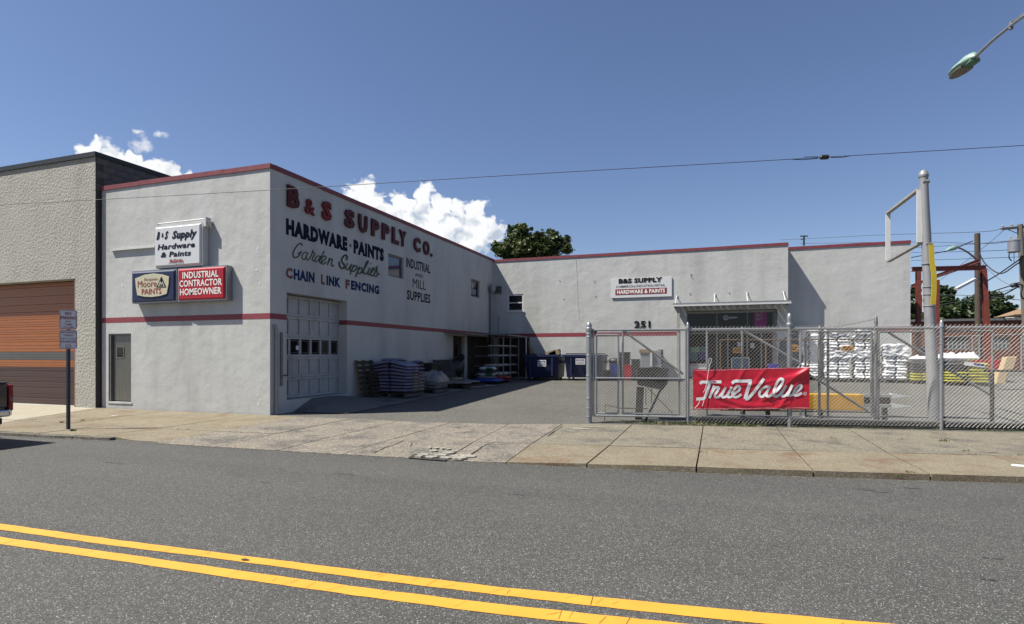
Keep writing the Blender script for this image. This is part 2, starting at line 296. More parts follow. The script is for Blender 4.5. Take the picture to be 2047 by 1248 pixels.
# ------------------------------------------------------------------ mesh builder and object helpers
class MB:
    def __init__(s): s.v = []; s.f = []; s.m = []
    def add(s, vs, fs, mi=0):
        o = len(s.v); s.v += [Vector(p) for p in vs]; s.f += [tuple(i+o for i in f) for f in fs]; s.m += [mi]*len(fs); return s
    def box(s, a, b, mi=0):
        x0, y0, z0 = (min(a[i], b[i]) for i in range(3)); x1, y1, z1 = (max(a[i], b[i]) for i in range(3))
        return s.add([(x0,y0,z0),(x1,y0,z0),(x1,y1,z0),(x0,y1,z0),(x0,y0,z1),(x1,y0,z1),(x1,y1,z1),(x0,y1,z1)],
                     [(0,3,2,1),(4,5,6,7),(0,1,5,4),(1,2,6,5),(2,3,7,6),(3,0,4,7)], mi)
    def obox(s, c, u, v, w, mi=0):   # centre, three half-axis vectors
        c = Vector(c); u = Vector(u); v = Vector(v); w = Vector(w)
        P = [c+a*u+b*v+d*w for d in (-1, 1) for (a, b) in ((-1,-1),(1,-1),(1,1),(-1,1))]
        fs = [(0,3,2,1),(4,5,6,7),(0,1,5,4),(1,2,6,5),(2,3,7,6),(3,0,4,7)]
        if u.cross(v).dot(w) < 0: fs = [f[::-1] for f in fs]
        return s.add(P, fs, mi)
    def bar(s, p, q, a, b=None, up=(0, 0, 1), mi=0):
        p = Vector(p); q = Vector(q); d = (q-p); l = d.length; d.normalize(); up = Vector(up)
        if abs(d.dot(up)) > .98: up = Vector((0, 1, 0))
        r = d.cross(up).normalized(); t = r.cross(d)
        return s.obox((p+q)/2, d*l/2, r*a/2, t*(b or a)/2, mi)
    def tube(s, pts, r, n=8, cap=True, mi=0):
        pts = [Vector(p) for p in pts]; k = len(pts); rr = r if isinstance(r, (list, tuple)) else [r]*k
        prev = None; V = []
        for i, p in enumerate(pts):
            d = (pts[min(i+1, k-1)]-pts[max(i-1, 0)]).normalized()
            if prev is None:
                a = Vector((0, 0, 1)) if abs(d.z) < .9 else Vector((1, 0, 0)); x = d.cross(a).normalized()
            else: x = (prev - d*prev.dot(d)).normalized()
            prev = x; y = d.cross(x)
            V += [p + (x*math.cos(2*PI*j/n) + y*math.sin(2*PI*j/n))*rr[i] for j in range(n)]
        F = [(i*n+j, i*n+(j+1)%n, (i+1)*n+(j+1)%n, (i+1)*n+j) for i in range(k-1) for j in range(n)]
        if cap: F += [tuple(range(n))[::-1], tuple((k-1)*n+j for j in range(n))]
        return s.add(V, F, mi)
    def lathe(s, base, prof, n=16, mi=0):
        b = Vector(base); return s.tube([b+Vector((0, 0, z)) for r, z in prof], [max(r, 1e-4) for r, z in prof], n, True, mi)
    def quad(s, *p, mi=0): return s.add(p, [tuple(range(len(p)))], mi)
    def prism(s, poly, ext, mi=0):   # planar polygon extruded by a vector
        P = [Vector(p) for p in poly]; e = Vector(ext); n = len(P)
        nrm = Vector((0, 0, 0))
        for i in range(n): nrm += P[i].cross(P[(i+1) % n])
        F = [tuple(range(n))[::-1], tuple(range(n, 2*n))] + [(i, (i+1) % n, n+(i+1) % n, n+i) for i in range(n)]
        if nrm.dot(e) < 0: F = [f[::-1] for f in F]
        return s.add(P+[p+e for p in P], F, mi)
def wloc(o):
    v = Vector((0, 0, 0))
    while o: v += o.location; o = o.parent
    return v
def obj(name, mb, m, parent=None, smooth=False, bevel=0):
    me = bpy.data.meshes.new(name); off = wloc(parent) if parent else Vector((0, 0, 0))
    loc = Vector((0, 0, 0))
    if not parent and mb.v:
        xs = [v.x for v in mb.v]; ys = [v.y for v in mb.v]; zs = [v.z for v in mb.v]; loc = Vector(((min(xs)+max(xs))/2, (min(ys)+max(ys))/2, min(zs)))
    me.from_pydata([tuple(v-off-loc) for v in mb.v], [], mb.f)
    for k in (m if isinstance(m, (list, tuple)) else [m]): me.materials.append(MT[k])
    if len(set(mb.m)) > 1 or (mb.m and mb.m[0]): me.polygons.foreach_set('material_index', mb.m)
    if smooth: me.polygons.foreach_set('use_smooth', [True]*len(me.polygons))
    me.update()
    o = bpy.data.objects.new(name, me); o.location = loc; COL.objects.link(o)
    if parent: o.parent = parent
    if bevel:
        bv = o.modifiers.new('bevel', 'BEVEL'); bv.width = bevel; bv.segments = 2; bv.limit_method = 'ANGLE'
    if smooth == 'auto':
        es = o.modifiers.new('split', 'EDGE_SPLIT'); es.split_angle = R_(40)
    return o
def tag(o, label, cat=None, group=None):
    o['label'] = label
    if cat: o['category'] = cat
    if group: o['group'] = group
    return o
def thing(name, label, cat, loc, group=None, rz=0):
    o = bpy.data.objects.new(name, None); COL.objects.link(o); o.location = loc; o.rotation_euler.z = rz; o.empty_display_size = .2
    return tag(o, label, cat, group)
def kind(o, k='structure'): o['kind'] = k; return o
def copy_thing(o, loc, rz=None, label=None, group=None):
    def cp(a, par):
        c = a.copy(); COL.objects.link(c); c.parent = par
        for ch in list(a.children): cp(ch, c)
        return c
    c = cp(o, None); c.location = loc
    if rz is not None: c.rotation_euler.z = rz
    if label: c['label'] = label
    if group: c['group'] = group
    return c

# lettering ---------------------------------------------------------------
_tc = {}
def text2d(s, bold=0.0, res=2):
    k = (s, bold)
    if k in _tc: return _tc[k]
    cu = bpy.data.curves.new('t', 'FONT'); cu.body = s; cu.size = 1; cu.offset = bold; cu.resolution_u = res; cu.space_character = 1+bold*2.0 if len(s) > 1 else 1; cu.fill_mode = 'FRONT'; cu.dimensions = '2D'
    o = bpy.data.objects.new('t', cu); COL.objects.link(o); dg = bpy.context.evaluated_depsgraph_get(); dg.update()
    me = bpy.data.meshes.new_from_object(o.evaluated_get(dg)); V = [tuple(v.co) for v in me.vertices]; F = [tuple(p.vertices) for p in me.polygons]
    bpy.data.objects.remove(o); bpy.data.curves.remove(cu); bpy.data.meshes.remove(me)
    _tc[k] = (V, F); return V, F
def capbox(bold):
    V, F = text2d('H', bold); return min(v[1] for v in V), max(v[1] for v in V)
def letters(mb, s, O, U, W, N, width, cap, bold=0.0, shear=0.0, ext=0.0, mi=0, fit_own=False, arch=None):
    """text s: baseline left O, unit right U, unit up W, unit toward viewer N; total width, capital height"""
    V, F = text2d(s, bold); x0 = min(v[0] for v in V); x1 = max(v[0] for v in V)
    if fit_own: y0 = min(v[1] for v in V); y1 = max(v[1] for v in V)
    else: y0, y1 = capbox(bold)
    O = Vector(O); P = []
    for v in V:
        a = (v[0]-x0)/(x1-x0)*width; b = (v[1]-y0)/(y1-y0)*cap; a += b*shear
        P.append(O+U*a+W*b)
    if ext <= 0: mb.add(P, F, mi); return
    n = len(P); cnt = {}
    for f in F:
        for i in range(len(f)):
            a, b = f[i], f[(i+1) % len(f)]; cnt[(a, b)] = cnt.get((a, b), 0)+1
    Fs = [tuple(i for i in f) for f in F]
    side = [(a, b) for (a, b) in cnt if (b, a) not in cnt]
    A = [p+N*ext for p in P] + P
    mb.add(A, Fs + [(a, a+n, b+n, b) for a, b in side], mi)
def catmull(p, k=6):
    if len(p) < 3: return [Vector(q) for q in p]
    p = [Vector(q) for q in p]; p = [2*p[0]-p[1]]+p+[2*p[-1]-p[-2]]; out = []
    for i in range(1, len(p)-2):
        for j in range(k):
            t = j/k; a, b, c, d = p[i-1:i+3]
            out.append(.5*((2*b)+(c-a)*t+(2*a-5*b+4*c-d)*t*t+(3*b-a-3*c+d)*t**3))
    out.append(p[-2]); return out
def ribbon(mb, pts, w, mapf, lift0=0.0, mi=0, k=6, rnd=True, taper=None):
    """stroke of width w along 2D pts; mapf(x, y, lift) -> 3D"""
    c = catmull([(a[0], a[1], 0) for a in pts], k); n = len(c); V = []
    for i, p in enumerate(c):
        d = (c[min(i+1, n-1)]-c[max(i-1, 0)]); d.normalize(); q = Vector((-d.y, d.x, 0)); ww = w/2
        if taper: ww *= taper(i/(n-1))
        li = lift0 + .0012*i/n
        if rnd and i in (0, n-1):
            e = -d if i == 0 else d; p = p + e*ww*.35
        V += [mapf(p.x+q.x*ww, p.y+q.y*ww, li), mapf(p.x-q.x*ww, p.y-q.y*ww, li)]
    mb.add(V, [(2*i, 2*i+1, 2*i+3, 2*i+2) for i in range(n-1)], mi)
TV = [  # strokes of the banner's script, in a 2047x827 sheet
    ([(236, 318), (262, 296), (330, 295), (460, 295), (570, 295)], 50), ([(392, 300), (365, 400), (325, 510), (285, 560), (178, 568)], 52),
    ([(458, 360), (425, 450), (385, 545)], 42), ([(415, 470), (478, 392), (535, 385), (520, 430), (472, 500), (485, 535), (530, 528), (590, 470), (645, 385)], 42),
    ([(640, 395), (592, 490), (590, 533), (645, 530), (700, 470), (735, 385)], 42), ([(735, 390), (682, 500), (690, 540), (740, 533), (800, 480), (862, 430), (872, 385), (830, 372), (780, 425), (752, 500), (790, 543), (845, 533), (892, 497)], 42),
    ([(752, 318), (800, 290), (900, 288), (1050, 288)], 52), ([(1042, 290), (1005, 400), (958, 560)], 60), ([(965, 565), (1000, 560), (1080, 480), (1180, 350), (1248, 262)], 52),
    ([(1335, 390), (1270, 388), (1195, 450), (1182, 510), (1222, 540), (1285, 485), (1345, 385)], 44), ([(1345, 385), (1292, 490), (1300, 530), (1350, 522), (1440, 450), (1530, 340), (1545, 275), (1508, 260), (1460, 310), (1412, 440), (1400, 505), (1440, 533), (1500, 500), (1590, 375)], 44),
    ([(1595, 370), (1532, 490), (1542, 530), (1592, 518), (1650, 450), (1690, 365)], 44), ([(1690, 368), (1632, 490), (1642, 525), (1700, 512), (1765, 465), (1830, 405), (1822, 365), (1772, 388), (1722, 455), (1722, 508), (1762, 525), (1838, 488)], 44)]

# ------------------------------------------------------------------ ground
def lerp(a, b, t): return a+(b-a)*t
def pl(pts, x):
    if x <= pts[0][0]: a, b = pts[0], pts[1]
    elif x >= pts[-1][0]: a, b = pts[-2], pts[-1]
    else:
        for a, b in zip(pts, pts[1:]):
            if a[0] <= x <= b[0]: break
    return a[1]+(b[1]-a[1])*(x-a[0])/(b[0]-a[0])
EDGE = [(-60, 7.3), (-13.7, 7.6), (-11, 7.84), (-9, 7.88), (-5.66, 8.02), (-3, 8.2), (-.17, 8.46), (1, 8.66), (3.7, 9.16), (60, 16.5)]
MID = [(-60, 9.1), (-11.7, 9.25), (-8.6, 9.4), (-5.26, 9.62), (-3.08, 9.98), (-.2, 10.42), (2.66, 10.98), (4.65, 11.37), (60, 20.)]
BACK = [(-60, 12.02), (-6.5, 12.03), (-4.4, 12.33), (-2.8, 12.95), (-.25, 13.42), (2.7, 13.95), (6, 14.5), (60, 23)]
def gz(X, Y):
    y0 = 13.4+.17*max(0, X+3)
    return max(0, min(Y, 31)-y0)*(.0245+.0008*(max(-11, min(X, 8))+9))
def GY(x, y):
    z = 0.0
    for _ in range(14): p = G(x, y, z); z = gz(p.x, p.y)
    return p
RZ = -.07
mb = MB(); mb.add([(-900, -900, -.35), (900, -900, -.35), (900, 900, -.35), (-900, 900, -.35)], [(0, 1, 2, 3)]); kind(obj('ground', mb, 'far_ground'))
mb = MB(); xs = [-300, -100, -60, -30, -20]+[i*1.0 for i in range(-16, 21)]+[30, 60]
for i, x in enumerate(xs):
    e = pl(EDGE, x) if x > -60 else 7.3
    mb.v += [Vector((x, -7-(.0 if x < 20 else (x-20)*-.13), RZ)), Vector((x, e+.15, RZ))]
mb.f = [(2*i, 2*i+2, 2*i+3, 2*i+1) for i in range(len(xs)-1)]; mb.m = [0]*len(mb.f)
road = kind(obj('road', mb, 'asphalt_road'))
# yellow lines
LU = [(-9, 3.62, 3.49), (-6.6, 3.64, 3.51), (-5, 3.67, 3.545), (-3.65, 3.73, 3.615), (-2.5, 3.78, 3.645), (-1.45, 3.84, 3.71), (-.55, 3.93, 3.775), (.25, 4.02, 3.86), (1, 4.12, 3.97), (4, 4.56, 4.42), (12, 5.7, 5.56)]
LL = [(-9, 3.34, 3.21), (-6.0, 3.375, 3.24), (-4.6, 3.43, 3.30), (-3.4, 3.465, 3.33), (-2.3, 3.51, 3.375), (-1.35, 3.575, 3.43), (-.2, 3.7, 3.56), (1, 3.85, 3.71), (4, 4.28, 4.14), (12, 5.4, 5.26)]
for name, T in (('far_centre_line', LU), ('near_centre_line', LL)):
    mb = MB(); n = 0; T = [(-80, T[0][1]-.3, T[0][2]-.3)]+T
    Xs = [-80, -40, -20]+[(-14+i*.12) for i in range(int(26/.12)+1)]
    for x in Xs:
        a = pl([(t[0], t[1]) for t in T], x); b = pl([(t[0], t[2]) for t in T], x); j = lambda: random.uniform(-.004, .004)
        mb.v += [Vector((x, b+j(), RZ+.004)), Vector((x, a+j(), RZ+.004))]
    mb.f = [(2*i, 2*i+2, 2*i+3, 2*i+1) for i in range(len(Xs)-1)]; mb.m = [0]*len(mb.f)
    kind(obj(name, mb, 'yellow_line'))
# cracks worn across the yellow paint
mb = MB()
for i in range(46):
    x = random.uniform(-6, 2.2); T = random.choice((LU, LL)); a = pl([(t[0], t[1]) for t in T], x); b = pl([(t[0], t[2]) for t in T], x)
    l = random.uniform(.4, 1); y0 = lerp(b, a, random.uniform(0, 1-l)); w = random.uniform(.0015, .004); sx = random.uniform(-.05, .05)+.03
    mb.quad((x, y0, RZ+.008), (x+w, y0, RZ+.008), (x+w+sx, y0+(a-b)*l, RZ+.008), (x+sx, y0+(a-b)*l, RZ+.008))
kind(obj('paint_cracks', mb, 'joint_dirt'), 'stuff')
# dirt bed under the slabs
mb = MB()
for x in [i*2.0 for i in range(-30, 31)]:
    mb.v += [Vector((x, pl(EDGE, x)+.03, RZ-.012)), Vector((x, pl(MID, x), -.045)), Vector((x, pl(BACK, x)+.2, -.012))]
for i in range(60):
    mb.f += [(3*i, 3*i+3, 3*i+4, 3*i+1), (3*i+1, 3*i+4, 3*i+5, 3*i+2)]
mb.m = [0]*len(mb.f); kind(obj('sidewalk_bed', mb, 'joint_dirt'))
# grit and dirt washed along the gutter
mb = MB(); rg = random.Random(11); x = -13.0
while x < 16:
    w = rg.uniform(.05, .22); e = fe_ = pl(EDGE, x); n = 7; cx_, cy_ = x, e-rg.uniform(.01, .07)
    mb.add([Vector((cx_+math.cos(2*PI*i/n)*w*rg.uniform(.6, 1.2), cy_+math.sin(2*PI*i/n)*rg.uniform(.012, .04), RZ+.003)) for i in range(n)], [tuple(range(n))]); x += rg.uniform(.15, .5) if x > -3 or x < -10.5 else rg.uniform(.5, 1.4)
for _ in range(1500):
    x = rg.uniform(-13, 9); y = pl(EDGE, x)-abs(rg.gauss(0, .09)) if rg.random() < .7 else rg.uniform(3.0, 8.0); s_ = rg.uniform(.003, .009); p = Vector((x, y, RZ)); mb.add([p+Vector((s_, 0, 0)), p+Vector((-s_*.5, s_*.8, 0)), p+Vector((-s_*.5, -s_*.8, 0)), p+Vector((0, 0, s_*.9))], [(0, 1, 3), (1, 2, 3), (2, 0, 3)])
kind(obj('gutter_grit', mb, 'curb_stone'), 'stuff')
# yard
mb = MB(); nx, ny = 60, 30
for j in range(ny+1):
    for i in range(nx+1):
        X = -11.2+i*1.2; y0 = pl(BACK, X)+.008; Y = y0+(62-y0)*(j/ny)**1.5
        n = noise.noise(Vector((X*.6, Y*.6, 0)))*.012 if j > 1 else -.002
        mb.v.append(Vector((X, Y, gz(X, Y)+n-.004)))
mb.f = [(j*(nx+1)+i, j*(nx+1)+i+1, (j+1)*(nx+1)+i+1, (j+1)*(nx+1)+i) for j in range(ny) for i in range(nx)]; mb.m = [0]*len(mb.f)
kind(obj('yard_asphalt', mb, 'asphalt_yard', smooth=True))
# concrete apron along the side wall
PW_ = 1.75
def padz(X, Y):
    t = max(0, min(1, (X+11)/PW_)); g = gz(-9.25, Y); top = max(.20, g+.05); 
    if Y < 16: top = lerp(.33, top, max(0, (Y-14.8)/1.2))
    ed = max(0, min(1, (Y-12.98)/.7)); return lerp(lerp(g, top, ed), g+.01, t**1.3)
mb = MB(); ys = [12.95+i*.4 for i in range(38)]
for Y in ys:
    for i in range(6): X = -11.34+i*(PW_+.34)/5; mb.v.append(Vector((X, Y, padz(X, Y)+.006)))
mb.f = [(j*6+i, j*6+i+1, (j+1)*6+i+1, (j+1)*6+i) for j in range(len(ys)-1) for i in range(5)]; mb.m = [0]*len(mb.f)
kind(obj('concrete_apron', mb, 'concrete', smooth=True))

# sidewalk slabs
def curb_h(X):
    if X < -13: return .055
    if X < -11.05: return .05
    if X < -10.6: return lerp(.05, .0, (X+11.05)/.45)
    if X < -3.4: return 0.004
    if X < -.6: return lerp(.004, .082, (X+3.4)/2.8)
    return .082
walk = thing('sidewalk', 'tan concrete slab sidewalk between the road and the fence', 'sidewalk', (0, 10.5, 0)); kind(walk)
del walk['category']
J = [-40, -34, -28, -23, -19.6, -17.3, -14.6, -13.1, -11.5, -9.9, -8.46, -7.12, -5.82, -4.44, -3.29, -1.78, -.25, 1.26, 2.68, 4.2, 5.75, 7.3, 8.9, 10.5, 12.1, 13.8, 15.5, 20, 26, 33, 40]
JF = {-17.3: -15.1, -14.6: -14.0, -13.1: -13.0, -4.44: -4.0, -3.29: -3.0}
def slab(x0b, x1b, x0f, x1f, yb, yf, zf, m, zb=0.0, g=.011):
    n = 8; top = []
    mbb = MB(); dz = random.uniform(-.004, .004); rows = []
    for side, (xa, xb) in ((0, (x0f, x1f)), (1, (x0b, x1b))):
        row = []
        for i in range(n+1):
            X = lerp(xa+g, xb-g, i/n); Y = yf(X)+(g if side == 0 else -g)+random.uniform(-.004, .004)
            z = (zf(X) if side == 0 else (zb(X) if callable(zb) else zb))+dz*(1 if side == 0 else .5)
            row.append(Vector((X, Y if side == 0 else yb(X)-g, z)))
        rows.append(row)
    V = rows[0]+rows[1]+[v-Vector((0, 0, .09)) for v in rows[0]]+[v-Vector((0, 0, .09)) for v in rows[1]]
    k = n+1
    F = [(i, i+1, k+i+1, k+i) for i in range(n)]+[(2*k+i, 2*k+i+1, i+1, i) for i in range(n)]+[(k+i, k+i+1, 3*k+i+1, 3*k+i) for i in range(n)]
    F += [(0, k, 3*k, 2*k), (n, 2*k+n, 3*k+n, k+n)]
    mbb.add(V, F); return obj('slab', mbb, m, walk)
fb = lambda X: pl(BACK, X); fm = lambda X: pl(MID, X); fe = lambda X: pl(EDGE, X)
zm = lambda X: -.028
for a, b in zip(J, J[1:]):
    af, bf = JF.get(a, a), JF.get(b, b); am, bm_ = (a+af)/2 if a in JF else a, (b+bf)/2 if b in JF else b
    if b <= -17.2: mB = mF = 'slab_light'
    elif b <= -9.8: mB = mF = 'slab_rust'
    elif b <= -3.2: mB, mF = 'slab_pink', 'slab_pink'
    else: mB, mF = 'slab_tan', 'slab_rust'
    if a >= -1.8 or b <= -9.8:
        slab(a, b, am, bm_, fb, fm, zm, mB); slab(am, bm_, af, bf, fm, lambda X: fe(X)+(.0 if a >= -1.8 else .13), lambda X: RZ+curb_h(X)+.006, mF, zb=zm)
    else:
        slab(a, b, am, bm_, fb, fm, zm, mB)
        slab(am, bm_, af, bf, fm, lambda X: fe(X)+.0, lambda X: RZ+curb_h(X)+.006, mF, zb=zm)
# curb stones left
x = -30.0
while x < -11.1:
    w = 1.9 if x < -14 else .98
    x2 = min(x+w, -11.0); cb = MB(); n = 6; V = []
    for i in range(n+1):
        X = lerp(x+.006, x2-.006, i/n); e = fe(X); r = lambda: random.uniform(-.006, .006)
        V += [Vector((X, e-.01+r(), RZ-.05)), Vector((X, e+r(), RZ+.048+r())), Vector((X, e+.115, RZ+.058+r()*.4)), Vector((X, e+.12, RZ-.05))]
    F = [(4*i+j, 4*i+4+j, 4*i+5+j, 4*i+1+j) for i in range(n) for j in range(3)]+[(0, 1, 2, 3), (4*n+3, 4*n+2, 4*n+1, 4*n)]
    F = [f[::-1] for f in F]
    cb.add(V, F); obj('curb_stone', cb, 'curb_stone', walk); x = x2
# broken corner of the driveway slab
mb = MB(); c = G(870, 908, -.06)
P = [G(x, y, -.058) for x, y in [(815, 916), (838, 903), (852, 898), (905, 899), (925, 903), (905, 912), (890, 922), (850, 919)]]
mb.add([p+Vector((0, 0, .006)) for p in P], [tuple(range(len(P)))[::-1]]); kind(obj('broken_patch', mb, 'joint_dirt'))
for k, (x, y, s, h) in enumerate([(858, 899, .07, .04), (872, 899.5, .06, .04), (884, 900, .07, .04), (897, 901, .06, .035), (908, 905, .05, .03), (918, 918, .12, .03), (935, 913, .14, .02), (846, 912, .10, .035), (868, 904, .09, .03), (880, 913, .13, .035), (862, 915, .12, .02), (900, 908, .11, .03), (893, 917, .10, .025), (838, 915, .07, .03), (910, 914, .08, .03)]):
    p = G(x, y, -.055); n = random.randint(5, 7); a0 = random.random()*6
    poly = [p+Vector((math.cos(a0-2*PI*i/n)*s*random.uniform(.7, 1.25), math.sin(a0-2*PI*i/n)*s*random.uniform(.6, 1.1), 0)) for i in range(n)]
    mb = MB(); mb.prism(poly, (random.uniform(-.01, .01), 0, h))
    tag(obj('concrete_chunk', mb, 'cement'), ('small pale chunk on the upper rim of the broken driveway hole' if k < 5 else 'flat pale chunk lying in the broken driveway hole'), 'rubble', 'chunks in the broken driveway edge')
# cracks in the slabs and spilled cement by the gate post
def crack(pts, w, z=-.016):
    m = MB(); P = catmull([(a+random.uniform(-1.5, 1.5), b, 0) for a, b in pts], 5); V = []
    for i, q in enumerate(P):
        c = G(q.x+random.uniform(-.8, .8), q.y, z); y_m = pl(MID, c.x); y_e = pl(EDGE, c.x); z_ = lerp(-.028, -.060, max(0, min(1, (y_m-c.y)/(y_m-y_e)))) if c.y < y_m else lerp(-.028, 0, min(1, (c.y-y_m)/2.6)); c = G(q.x, q.y, z_+.011); c.z = z_+.011
        ww = w*random.uniform(.25, .7); V += [c+Vector((ww, ww*.3, 0)), c-Vector((ww, ww*.3, 0))]
    m.add(V, [(2*i, 2*i+1, 2*i+3, 2*i+2) for i in range(len(P)-1)]); kind(obj('crack', m, 'joint_dirt'), 'stuff')
for pts, w in [([(806, 880), (830, 882), (845, 884), (890, 884)], .010), ([(806, 880), (790, 888), (772, 894), (745, 906)], .016), ([(820, 893), (822, 887), (826, 881)], .008), ([(795, 895), (812, 892), (828, 890)], .007), ([(990, 884), (968, 890), (955, 900), (935, 912)], .022), ([(1125, 852), (1108, 862), (1095, 872)], .018)]: crack(pts, w)
m = MB()
for k, (x, y, a, b) in enumerate([(1160, 857, .26, .09), (1185, 854, .28, .05), (1140, 862, .14, .05)]):
    p = G(x, y, -.002); p.z = lerp(-.028, 0, min(1, max(0, (p.y-pl(MID, p.x))/2.6)))+.006+k*.0012; n = 11; m.add([p+Vector((math.cos(2*PI*i/n)*a*random.uniform(.6, 1.2), math.sin(2*PI*i/n)*b*random.uniform(.5, 1.3)*(1+.0), 0)) for i in range(n)], [tuple(range(n))])
kind(obj('spilled_cement', m, 'cement'), 'stuff')
# scattered marks on the road
mb = MB()
for (x, y, w, l) in [(218, 924, .12, .07), (240, 926, .12, .06), (532, 964, .12, .05), (1040, 988, .10, .05), (690, 948, .2, .05), (1730, 978, .12, .07), (1760, 983, .10, .06), (1820, 975, .12, .05), (1285, 942, .2, .05), (1980, 1115, .1, .03), (1975, 1158, .08, .02)]:
    p = G(x, y, RZ+.004); n = 9
    mb.add([p+Vector((math.cos(2*PI*i/n)*w*random.uniform(.6, 1.1), math.sin(2*PI*i/n)*l*random.uniform(.6, 1.1), 0)) for i in range(n)], [tuple(range(n))])
kind(obj('tar_spots', mb, 'tar'), 'stuff')
mb = MB(); p = G(490, 1119, RZ+.008); mb.add([p+Vector((math.cos(2*PI*i/9)*.04*random.uniform(.7, 1.2), math.sin(2*PI*i/9)*.02, 0)) for i in range(9)]+[p+Vector((0, 0, .012))], [(i, (i+1) % 9, 9) for i in range(9)])
tag(obj('dry_leaf', mb, 'wood_dark'), 'small dark dry leaf on the upper yellow line', 'leaf')

# ------------------------------------------------------------------ buildings
XS, YF, YB, ZT = -11.0, 12.06, 28.1, 6.55
XL = -17.28
def wall_grid(mb, O, U, W, N, L, H, holes, dep=.25, mi=0, step=1e9):
    """wall face with real openings; O lower-left corner, holes (a0, b0, a1, b1) in wall coordinates, reveals go inward by dep"""
    xs = sorted({0, L, *[h[0] for h in holes], *[h[2] for h in holes]}); ys = sorted({0, H, *[h[1] for h in holes], *[h[3] for h in holes]})
    fl = U.cross(W).dot(N) < 0
    def q(*p): mb.add([O+U*a+W*b-N*c for a, b, c in p], [(0, 1, 2, 3) if not fl else (3, 2, 1, 0)], mi)
    for x0, x1 in zip(xs, xs[1:]):
        for y0, y1 in zip(ys, ys[1:]):
            cx, cy = (x0+x1)/2, (y0+y1)/2
            if any(h[0] < cx < h[2] and h[1] < cy < h[3] for h in holes): continue
            q((x0, y0, 0), (x1, y0, 0), (x1, y1, 0), (x0, y1, 0))
    for a0, b0, a1, b1 in holes:
        q((a0, b0, 0), (a0, b0, dep), (a0, b1, dep), (a0, b1, 0)) if False else None
        q((a0, b0, dep), (a0, b0, 0), (a0, b1, 0), (a0, b1, dep)) if False else None
        mb.add([O+U*a+W*b-N*c for a, b, c in [(a0, b0, 0), (a0, b1, 0), (a0, b1, dep), (a0, b0, dep), (a1, b0, 0), (a1, b0, dep), (a1, b1, dep), (a1, b1, 0)]],
               [f if not fl else f[::-1] for f in [(0, 3, 2, 1), (4, 7, 6, 5), (1, 2, 6, 7), (0, 4, 5, 3)]], mi)
vX, vY, vZ = Vector((1, 0, 0)), Vector((0, 1, 0)), Vector((0, 0, 1))
ZB = -.25
B = thing('store_building', 'pale grey painted hardware store with dark red stripe and coping', 'building', (XS, YF, 0))
# front wall
wf = MB(); FD = (-16.98, .19, -16.05, 2.2)
wall_grid(wf, Vector((XL, YF, ZB)), vX, vZ, -vY, XS-XL, ZT-ZB, [(FD[0]-XL, FD[1]-ZB, FD[2]-XL, FD[3]-ZB)], .12)
wall_front = obj('front_wall', wf, 'paint_wall', B)
# side wall
GD = (12.68, .34, 15.40, 3.28); W1 = (17.83, 4.40, 18.90, 5.2); W2 = (25.2, 4.36, 26.25, 5.2); SD = (23.2, .32, 24.45, 2.42)
ws = MB(); hs = [(h[0]-YF, h[1]-ZB, h[2]-YF, h[3]-ZB) for h in (GD, W1, W2, SD)]
wall_grid(ws, Vector((XS, YF, ZB)), vY, vZ, vX, YB-YF, ZT-ZB, hs, .32)
obj('side_wall', ws, 'paint_wall', B)
# rear (shop) wall, with window and the shop front opening
XR = 3.05; RW = (-10.19, 3.82, -9.33, 4.70); SF = (-1.25, .30, 2.62, 3.62)
wr = MB(); wall_grid(wr, Vector((XS, YB, ZB)), vX, vZ, -vY, XR-XS, 6.5-ZB, [(h[0]-XS, h[1]-ZB, h[2]-XS, h[3]-ZB) for h in (RW, SF)], .35)
obj('shop_wall', wr, 'paint_wall', B)
YR2 = 29.0; XR2 = 7.92
wq = MB(); wq.quad((XR, YB, ZB), (XR, YR2, ZB), (XR, YR2, 6.5), (XR, YB, 6.5)); wq.quad((XR, YR2, ZB), (XR2, YR2, ZB), (XR2, YR2, 6.45), (XR, YR2, 6.45)); wq.quad((XR2, YR2, ZB), (XR2, 40, ZB), (XR2, 40, 6.45), (XR2, YR2, 6.45))
obj('recessed_wall', wq, 'paint_wall', B)
rf = MB(); rf.quad((XL, YF+.02, 6.3), (XS-.02, YF+.02, 6.3), (XS-.02, 40, 6.3), (XL, 40, 6.3)); rf.quad((XS-.02, YB+.02, 6.28), (XR-.02, YB+.02, 6.28), (XR-.02, 40, 6.28), (XS-.02, 40, 6.28)); rf.quad((XR-.02, YR2+.02, 6.26), (XR2-.02, YR2+.02, 6.26), (XR2-.02, 40, 6.26), (XR-.02, 40, 6.26))
rf.quad((XL, 40, ZB), (XL, 40, 6.5), (XR2, 40, 6.5), (XR2, 40, ZB)); rf.quad((XL, YF, ZB), (XL, YF, 6.5), (XL, 40, 6.5), (XL, 40, ZB))
obj('roof', rf, 'roof', B)
# coping (red metal edge) in lengths
def coping(p, q, n, out, h=.085, t=.03):
    p, q, out = Vector(p), Vector(q), Vector(out); d = (q-p)/n
    for i in range(n):
        a = p+d*i+d.normalized()*.003; b = p+d*(i+1)-d.normalized()*.003; j = random.uniform(-.006, .006)
        m = MB(); c = (a+b)/2+out*(t/2-.12)+Vector((0, 0, -h/2+.03+j)); m.obox(c, (b-a)/2, out*(t/2+.12), Vector((0, 0, h/2+.02)))
        obj('coping', m, 'coping_red', B)
coping((XL, YF, ZT), (XS+.03, YF, ZT), 4, -vY); coping((XS, YF+.13, ZT-.002), (XS, YB+.3, ZT-.002), 8, vX)
coping((XS+.03, YB, 6.5), (XR+.02, YB, 6.5), 6, -vY); coping((XR, YB+.13, 6.498), (XR, YR2, 6.498), 1, vX); coping((XR+.03, YR2, 6.45), (XR2+.02, YR2, 6.45), 3, -vY)
